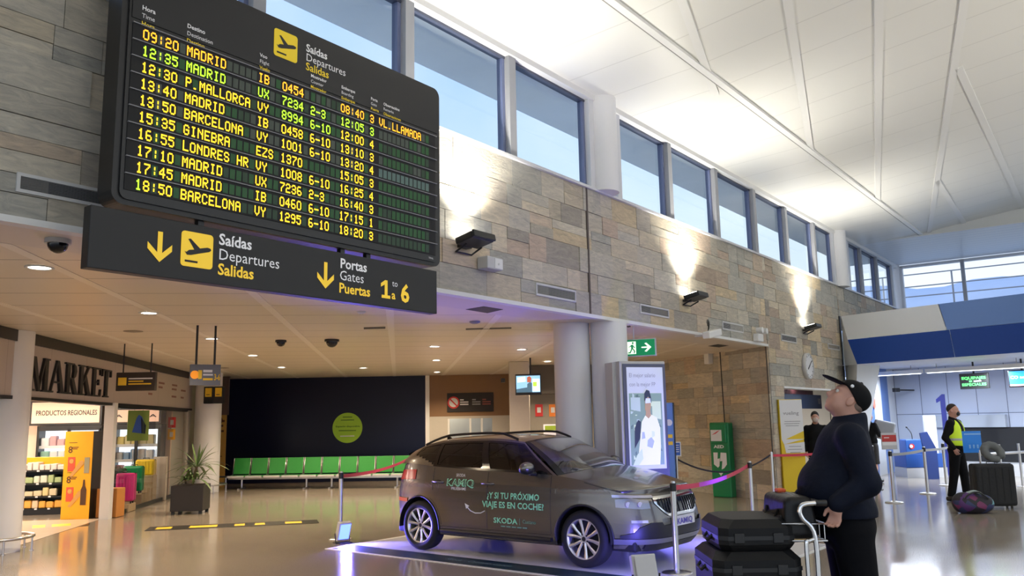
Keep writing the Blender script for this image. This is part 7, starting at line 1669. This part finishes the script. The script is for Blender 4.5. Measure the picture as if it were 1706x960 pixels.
# soft bag in the basket
BAGM = mat('bag_leather', (0.005, 0.005, 0.0055), 0.42, bump=0.3, nscale=12, spec=0.35)
t = thing('holdall', 'black soft bag standing in the trolley basket by the man', 'bag', (1.722, 5.48, 0.960))
m = MB(); bm = bmesh.new(); bmesh.ops.create_cube(bm, size=1)
for v in bm.verts: k = 1.0 if v.co.z < 0 else 0.80; v.co = Vector((v.co.x * 0.22 * k, v.co.y * 0.48 * (1.0 if v.co.z < 0 else 0.93), 0.125 + v.co.z * 0.25))
bmesh.ops.bevel(bm, geom=bm.edges[:], offset=0.045, segments=4, profile=0.6, affect='EDGES'); m.bm(bm, 0, None, True); m.build('body', BAGM, t)
m = MB(); m.box(-0.118, -0.09, -0.19, 0.19, 0.03, 0.14, r=0.02); m.build('front_pocket', BAGM, t)
m = MB(); m.tube([(0.0, y_, 0.252 - abs(y_) * 0.06) for y_ in (-0.2, -0.1, 0, 0.1, 0.2)], 0.006, 6); m.build('zip', GREYP, t)
for s_ in (-1, 1): m = MB(); m.tube([(s_ * 0.10, -0.12, 0.17), (s_ * 0.125, -0.09, 0.10), (s_ * 0.128, 0.0, 0.07), (s_ * 0.125, 0.09, 0.10), (s_ * 0.10, 0.12, 0.17)], 0.009, 8); m.build('strap', BAGM, t)
m = MB(); m.box(-0.03, 0.03, -0.035, 0.035, 0, 0.025, r=0.01); o = m.build('orange_pouch', mat('pouch_orange', (0.80, 0.12, 0.03), 0.5), None, Matrix.Translation((1.722, 5.62, 1.209))); tag(o, 'small orange pouch lying on the black soft bag', 'pouch')

# ------------------------------------------------------------------ check-in hall on the right
PA = W(SE, 0.06, 0); dB = PA.y / 1.19; PBn = Dp(1706, 600, dB); PBn.z = 0
ce = (PBn - PA).normalized(); cn = Vector((-ce.y, ce.x, 0)); cn = cn if cn.y > 0 else -cn
CF = Matrix((ce, cn, Vector((0, 0, 1)))).transposed().to_4x4(); CF.translation = PA; CI = CF.inverted()
def cl(px, py, off=0.0):
    p = CI @ Pl(px, py, PA + cn * off, cn); return p.x, p.z
zt_, zm_, zbm = cl(1400, 527)[1], cl(1412, 566, -0.18)[1], cl(1428, 607, -0.5)[1]
BLUE1 = mat('fascia_navy', (0.010, 0.045, 0.24), 0.6, noise=0.05, spec=0.2); BLUE2 = mat('fascia_light_blue', (0.13, 0.23, 0.52), 0.6, spec=0.25); GRY = mat('fascia_grey', (0.66, 0.68, 0.71), 0.5, spec=0.3); BLUE3 = mat('panel_mid_blue', (0.10, 0.19, 0.46), 0.4)
xg0, xg1 = cl(1562, 500)[0], cl(1577, 550, -0.18)[0]; xl0, xl1, xl2 = 0.0, cl(1412, 566, -0.18)[0], cl(1428, 607, -0.5)[0]; XR = 12.0
m = MB()
m.quad((xl1, -0.18, zm_), (xg1, -0.18, zm_), (xg0, 0.0, zt_), (xl0, 0.0, zt_), 0); m.quad((xg1 + 0.015, -0.18, zm_), (XR, -0.18, zm_), (XR, 0, zt_), (xg0 + 0.015, 0, zt_), 1)
xj0, xj1 = cl(1580, 580, -0.3)[0], cl(1590, 590, -0.5)[0]
m.quad((xl2, -0.5, zbm), (xj1, -0.5, zbm), (xj0, -0.18, zm_ - 0.005), (xl1, -0.18, zm_ - 0.005), 2); m.quad((xj1 + 0.012, -0.5, zbm), (XR, -0.5, zbm), (XR, -0.18, zm_ - 0.005), (xj0 + 0.012, -0.18, zm_ - 0.005), 2)
m.add([(xl0, 0, zt_), (xl1, -0.18, zm_), (xl2, -0.5, zbm), (xl2 - 0.05, 0.6, zbm), (xl0 - 0.02, 0.3, zt_), (xl0 - 0.02, 0.3, 0), (xl0 - 0.01, 0.02, 0)], [(0, 1, 2, 3, 5, 6)], 0)
m.quad((xl0, 0, zt_), (XR, 0, zt_), (XR, 9, zt_), (xl0, 9, zt_), 0)
struct('wall_checkin_fascia', m, [GRY, BLUE2, BLUE1], CF)
# left wall as upright panels
YBK = 26.6; pc = Dp(1490, 650, YBK); pc.z = 0; lw = (pc - PA); lwn = Vector((-lw.y, lw.x, 0)).normalized(); ln_ = lw.normalized()
def lwx(px): return (Pl(px, 660, PA, lwn) - PA).dot(ln_)
LFm = Matrix((ln_, -lwn if lwn.dot(Vector((1, 0, 0))) > 0 else lwn, Vector((0, 0, 1)))).transposed().to_4x4(); LFm.translation = PA
bx_ = [0.02] + [max(0.05, lwx(x)) for x in (1416, 1427, 1438, 1455, 1468, 1480)] + [lw.length]
m = MB(); LP = [0, 2, 0, 1, 0, 1, 0]
for i in range(7): m.quad((bx_[i], 0, 0), (bx_[i + 1], 0, 0), (bx_[i + 1], 0, zbm + 0.3), (bx_[i], 0, zbm + 0.3), LP[i])
struct('wall_checkin_left', m, [GRY, BLUE3, BLUE1], LFm)
# back wall, soffit
BK = Matrix((ce, cn, Vector((0, 0, 1)))).transposed().to_4x4(); BK.translation = pc; BKI = BK.inverted()
def bk(px, py, off=0.0):
    p = BKI @ Pl(px, py, pc - cn * off, cn); return p.x, p.z
per = bk(1577, 650)[0] - bk(1532, 650)[0]
BKM = lines_mat('checkin_panel', (0.46, 0.51, 0.63), (0.12, 0.14, 0.20), 0.45, px=per, wx=0.02, pz=1.68, wz=0.02, axis=('X', 'Z'))
m = MB(); m.box(-0.5, 16, 0, 0.1, 0, zbm + 0.4); struct('wall_checkin_back', m, BKM, BK)
m = MB(); m.quad((xl2 - 3, -0.5, zbm), (XR, -0.5, zbm), (XR, 10, zbm + 0.25), (xl2 - 3, 10, zbm + 0.25)); struct('ceiling_checkin', m, lines_mat('checkin_ceiling', (0.55, 0.58, 0.64), (0.4, 0.43, 0.5), 0.4, pz=0.3, wz=0.02, axis=('X', 'Y')), CF)
xk0 = bk(1600, 740)[0]; zk1 = bk(1620, 712)[1]
m = MB(); m.box(xk0, 15, -0.04, 0.0, 0.25, zk1, 0); m.box(bk(1545, 700)[0], bk(1678, 700)[0], -0.12, -0.02, zk1, zk1 + 0.35, 1); m.box(xk0 - 0.1, 15, -0.9, -0.05, 0.0, 0.32, 2)
struct('wall_checkin_opening', m, [BLACKM, mat('counter_grey', (0.42, 0.46, 0.52), 0.45), LGREY], BK)
# tube lamps
TUBE = mat('tube_lamp', (0.95, 0.97, 1.0), 0.4, emit=1.6)
for i in range(4):
    x = bk(1500, 620)[0] - 0.3 + i * 2.7
    t = thing('tube_lamp', 'white tube lamp hung over the check-in desks, %s' % ('leftmost by the left panels', 'above the green baggage screen', 'above the blue airline screen', 'rightmost at the edge')[i], 'lamp', BK @ Matrix.Translation((x, -3.0, zbm - 0.16)), 'tube lamps over the check-in desks')
    m = MB(); m.box(0, 2.6, -0.06, 0.06, 0.0, 0.10, r=0.01); m.build('housing', WHITE, t); m = MB(); m.box(0.05, 2.55, -0.04, 0.04, -0.015, 0.0); m.build('tube', TUBE, t)
    for xx in (0.3, 2.3): m = MB(); m.cyl((xx, 0, 0.1), (xx, 0, 0.4), 0.012, n=6); m.build('hanger', LGREY, t)
    lamp('tube_light', 'AREA', BK @ Vector((x + 1.3, -3.0, zbm - 0.2)), (0, 0, -1), L_DESK, (0.80, 0.88, 1.0), shape='RECTANGLE', size=2.5, size_y=0.15)
# screens
def screen(x0, x1, y0, y1, off, label, kind):
    a, zt2 = bk(x0, y0, off); b_, _ = bk(x1, y1, off); zb2 = bk((x0 + x1) / 2, (y0 + y1) / 2, off)[1] * 2 - bk((x0 + x1) / 2, (y0 + y1) / 2 - (y1 - y0) / 2, off)[1]
    zc_ = bk((x0 + x1) / 2, (y0 + y1) / 2, off)[1]; h = (bk((x0 + x1) / 2, y0, off)[1] - zb2); w = b_ - a
    t = thing('wall_screen', label, 'screen', BK @ Matrix.Translation((a, -off, zc_ - h / 2)))
    m = MB(); m.box(0, w, 0, 0.08, 0, h, r=0.01); m.build('casing', BLACK, t)
    m = MB(); m.cyl((w / 2, 0.04, h), (w / 2, 0.04, zbm + 0.1 - zc_ + h / 2), 0.025, n=8); m.build('mount', BLACK, t)
    if kind == 'g':
        G = mat('screen_green', (0.10, 0.9, 0.15), 0.5, emit=1.0); m = MB(); m.text('EQUIPAJES', w * 0.08, h * 0.62, h * 0.17, y=-0.004, width=w * 0.84, bold=0.03); m.text('ESPECIALES', w * 0.08, h * 0.20, h * 0.17, y=-0.004, width=w * 0.84, bold=0.03); m.box(w * 0.34, w * 0.44, -0.004, 0, h * 0.44, h * 0.55); m.build('text', G, t); m = MB(); m.box(w * 0.5, w * 0.76, -0.004, 0, h * 0.45, h * 0.53); m.build('bar', mat('screen_white', (0.8, 0.9, 0.9), 0.5, emit=0.8), t)
    else:
        m = MB(); m.box(0.03, w - 0.03, -0.004, 0, h * 0.18, h - 0.03, 0); m.box(0.03, w - 0.03, -0.004, 0, 0.03, h * 0.17, 1); m.build('picture', [mat('screen_blue', (0.03, 0.30, 0.85), 0.4, emit=0.9), mat('screen_pink', (0.8, 0.4, 0.6), 0.4, emit=0.7)], t); m = MB(); m.text('CO aena', w * 0.08, h * 0.5, h * 0.17, y=-0.006, bold=0.02, width=w * 0.7); m.build('text', mat('screen_text', (0.9, 0.95, 1), 0.4, emit=0.9), t)
screen(1597, 1648, 622, 648, 2.4, 'black screen with green EQUIPAJES ESPECIALES text', 'g'); screen(1678, 1728, 616, 645, 2.4, 'blue airline screen at the right edge', 'b')
# upright blue numeral
p = Dp(1577, 735, 24.0); t = thing('desk_number', 'tall dark blue number 1 standing by the check-in counter', 'sign', FR((p.x, 24.0, 0), 100)); z0 = 0.0; z1 = Dp(1568, 657, 24.0).z
m = MB(); m.prism([(-0.05, z0), (0.07, z0), (0.07, z1), (0.0, z1), (-0.16, z1 - 0.14), (-0.16, z1 - 0.24), (-0.05, z1 - 0.18)], 0, 0.05); m.build('numeral', mat('numeral_blue', (0.008, 0.014, 0.17), 0.4), t)
# counter
q = Zp(1500, 797, 0); q2 = Zp(1576, 797, 0); t = thing('checkin_counter', 'blue check-in counter with grey plinth and a small round sign', 'counter', FR((q.x + 0.2, q.y, 0), 92)); w = q2.x - q.x; h = CH - (754 - 690) * q.y / F
m = MB(); m.box(0, w, 0, 0.8, 0.27, h, r=0.01); m.build('front_panel', mat('counter_blue', (0.02, 0.085, 0.34), 0.4), t); m = MB(); m.box(0, w, 0.01, 0.8, 0, 0.265); m.build('plinth', LGREY, t)
m = MB(); m.box(0.05, 0.55, 0.05, 0.5, h, h + 0.38, r=0.02); m.build('side_block', mat('counter_blue2', (0.03, 0.12, 0.42), 0.4), t); m = MB(); m.cyl((0.2, 0.03, h + 0.2), (0.2, 0.045, h + 0.2), 0.07, n=18, mat=1); m.cyl((0.18, 0.02, h + 0.2), (0.18, 0.03, h + 0.2), 0.045, n=18, mat=0); m.build('badge', [SIGNW, RED], t)
m = MB(); m.tube(bez([Vector((0.3, 0.2, h + 0.38)), Vector((0.28, 0.2, h + 0.55)), Vector((0.18, 0.2, h + 0.70))]), 0.010, 6); m.sph((0.17, 0.2, h + 0.71), 0.025, 0, 6); m.build('microphone', BLACK, t)
q = Zp(1545, 800, 0) ; t = thing('counter_screen', 'dark blue high panel beside the check-in counter', 'panel', FR((Dp(1540, 760, 22.6).x, 22.6, 0), 92)); m = MB(); m.prism([(0.0, 0), (0.34, 0), (0.34, 0.77), (0.13, 1.23), (-0.06, 1.20), (0.0, 0.77)], 0, 0.06); m.build('panel', mat('panel_navy', (0.012, 0.035, 0.17), 0.4), t)
p = Dp(1553, 740, 23.2); t = thing('white_pillar_sign', 'white narrow upright panel behind the worker in the vest', 'panel', FR((p.x, 23.2, 0), 92)); m = MB(); m.box(-0.16, 0.16, 0, 0.08, 0, Dp(1553, 692, 23.2).z, r=0.01); m.build('board', SIGNW, t); m = MB(); m.box(-0.15, 0.15, -0.006, 0, 1.60, 1.66); m.build('cap_line', LGREY, t)
# camera on back wall
x, z = bk(1493, 650, 1.0); m = MB(); m.box(-0.06, 0.06, -0.12, 0.12, -0.06, 0.06, r=0.015); m.box(-0.02, 0.02, 0.1, 1.0, -0.02, 0.02); o = m.build('wall_camera', CHAR, None, BK @ Matrix.Translation((x, -1.0, z))); tag(o, 'dark security camera on the check-in back wall', 'camera')
# red sticker on left panel
p = Pl(1455, 672, PA, lwn); m = MB(); m.cyl((0, -0.03, 0), (0, -0.02, 0), 0.16, n=20); o = m.build('round_sticker', mat('sticker_red', (0.6, 0.12, 0.08), 0.5), None, LFm @ Matrix.Translation(LFm.inverted() @ p)); tag(o, 'faded red round sticker on the light panel left of the check-in desks', 'sticker')
# stanchions with grey belts
st = []
for px, py, lb in ((1490, 838, 'silver stanchion with a red and white card on top, left end of the check-in queue'), (1546, 823, 'silver stanchion in front of the blue check-in counter'), (1577, 809, 'silver stanchion just left of the worker in the vest')):
    st.append(post('belt_stanchion', px, py, 1.0, lb, 'silver belt stanchions of the check-in queue'))
belt(st[0][0], st[0][1], st[0][1] + Vector((0, 0, 0.92)), st[1][1] + Vector((0, 0, 0.92)), 0.055, 0.02, [BELTG]); belt(st[1][0], st[1][1], st[1][1] + Vector((0, 0, 0.92)), st[2][1] + Vector((0.3, 0, 0.92)), 0.055, 0.02, [BELTG])
m = MB(); m.box(-0.15, 0.15, -0.012, 0.012, 1.02, 1.34, r=0.004); c_ = m.build('card_frame', LGREY, st[0][0]); m = MB(); m.box(-0.14, 0.14, -0.016, -0.012, 1.17, 1.30, 0); m.box(-0.14, 0.14, -0.016, -0.012, 1.10, 1.165, 1); m.box(-0.10, 0.0, -0.018, -0.016, 1.24, 1.255, 1); m.build('card', [mat('card_red', (0.50, 0.04, 0.035), 0.5), SIGNW], c_)
bp2 = Zp(1460, 812, 0); tk, _ = post('black_stanchion', 1459, 816, 1.0, 'black stanchion at the feet of the traveller in shorts', None, mt=BLACK)
# steel rail on the right
for k, (px, py) in enumerate(((1672, 812), (1701, 811))):
    p = Zp(px, py, 0)
p0, p1 = Zp(1672, 814, 0), Zp(1730, 809, 0); t = thing('steel_barrier', 'stainless steel barrier rail at the right edge by the conveyor', 'barrier', p0); dd = p1 - p0
m = MB(); m.tube([Vector((0, 0, 0.78)) - dd * 0.5, Vector((0, 0, 0.78)) + dd * 1.2], 0.03, 10); m.build('rail', SILVER, t)
for k in (0, 0.55, 1.1): m = MB(); m.cyl(dd * k, dd * k + Vector((0, 0, 0.98)), 0.028, n=12); m.lathe([(0, 0), (0.12, 0), (0.12, 0.012), (0, 0.02)], 18, M=Matrix.Translation(dd * k)); m.build('post', SILVER, t)
# blue notice on a stand
p = Zp(1641, 842, 0); t = thing('notice_stand', 'bright blue notice on a thin stand in front of the worker', 'sign', FR(p, 96)); hz_ = CH - (752 - 688) * p.y / F
K = Matrix.Rotation(R(-6), 4, 'Y'); m = MB(); m.box(-0.23, 0.10, -0.012, 0.012, hz_, hz_ + 0.40, M=Matrix.Translation((-0.05, 0, 0))); m.build('board', mat('notice_sky', (0.02, 0.20, 0.68), 0.45, emit=0.08), t); m = MB(); m.box(-0.25, 0.05, -0.016, -0.012, hz_ + 0.33, hz_ + 0.36)
for i in range(3): m.box(-0.18 + 0.07 * i, -0.15 + 0.07 * i, -0.016, -0.012, hz_ + 0.08, hz_ + 0.15)
m.build('print', mat('notice_print', (0.25, 0.5, 0.9), 0.5), t); m = MB(); m.cyl((0, 0, 0), (0, 0, hz_ + 0.05), 0.018, n=10); m.lathe([(0, 0), (0.15, 0), (0.15, 0.012), (0, 0.02)], 20); m.build('pole', SILVER, t)
# suitcase, neck pillow, duffel
p = Zp(1667, 849, 0); d_ = p.y; sw = 62 / F * d_; sh = 72 / F * d_
SM = FR((p.x, p.y + 0.17, 0), 96); t = suitcase('upright_suitcase', SM, sw, 0.32, sh, mat('fabric_black', (0.012, 0.012, 0.013), 0.75, bump=0.2), 'big black upright suitcase beside the purple duffel')
t = thing('neck_pillow', 'grey neck pillow on top of the black upright suitcase', 'pillow', SM @ Matrix.Translation((0.06, -0.02, sh)))
g = SDF((-0.3, -0.25, -0.05), (0.3, 0.25, 0.5), 0.01); K = Matrix.Rotation(R(60), 3, 'X') @ Matrix.Rotation(R(35), 3, 'Z')
pts = [K @ Vector((0.13 * math.cos(a), 0.15 * math.sin(a), 0)) + Vector((0, 0.02, 0.20)) for a in [R(-60 + 30 * i) for i in range(11)]]
for a, b_ in zip(pts[:-1], pts[1:]): g.cap(a, b_, 0.065, 0.065, 0.02)
g.mesh('cushion', mat('pillow_grey', (0.13, 0.14, 0.14), 0.85, bump=0.2), t)
p = Zp(1632, 857, 0); DFM = FR((p.x, p.y + 0.16, 0), 96); t = thing('duffel_bag', 'purple and black patterned duffel bag on the floor by the suitcase', 'bag', DFM); wd = 51 / F * p.y
DUF = mat('duffel_print', (0.06, 0.015, 0.10), 0.6); nt = DUF.node_tree; vo = nt.nodes.new('ShaderNodeTexVoronoi'); vo.inputs['Scale'].default_value = 9; tc = nt.nodes.new('ShaderNodeTexCoord'); rp = nt.nodes.new('ShaderNodeValToRGB'); rp.color_ramp.interpolation = 'CONSTANT'
e = rp.color_ramp.elements; e[0].color = (0.012, 0.010, 0.016, 1); e[1].position = 0.45; e[1].color = (0.075, 0.02, 0.13, 1); q_ = e.new(0.62); q_.color = (0.16, 0.02, 0.09, 1); q_ = e.new(0.78); q_.color = (0.02, 0.03, 0.10, 1); q_ = e.new(0.93); q_.color = (0.12, 0.30, 0.33, 1)
sp_ = nt.nodes.new('ShaderNodeSeparateColor'); nt.links.new(tc.outputs['Object'], vo.inputs['Vector']); nt.links.new(vo.outputs['Color'], sp_.inputs[0]); nt.links.new(sp_.outputs[0], rp.inputs[0]); nt.links.new(rp.outputs[0], nt.nodes['Principled BSDF'].inputs['Base Color'])
g = SDF((-0.6, -0.35, -0.02), (0.6, 0.35, 0.5), 0.012); g.cap((-wd * 0.33, 0, 0.17), (wd * 0.33, 0, 0.16), 0.17, 0.15, 0.05); g.ell((0, 0, 0.12), (wd * 0.48, 0.19, 0.13), 0.06); g.ell((-wd * 0.25, 0, 0.24), (0.16, 0.11, 0.10), 0.06); g.cut((0, 0, 0.002), (0, 0, -1)); g.mesh('body', DUF, t)
m = MB(); m.tube(bez([Vector((-0.2, -0.14, 0.24)), Vector((-0.12, -0.16, 0.33)), Vector((0.05, -0.12, 0.36)), Vector((0.2, -0.14, 0.25))]), 0.014, 6); m.build('strap', BLACK, t)
m = MB(); m.tube(bez([Vector((-0.1, -0.02, 0.34)), Vector((0.0, -0.06, 0.37)), Vector((0.12, -0.03, 0.33))]), 0.022, 6); m.build('pale_handle', mat('handle_mint', (0.45, 0.55, 0.52), 0.6), t)
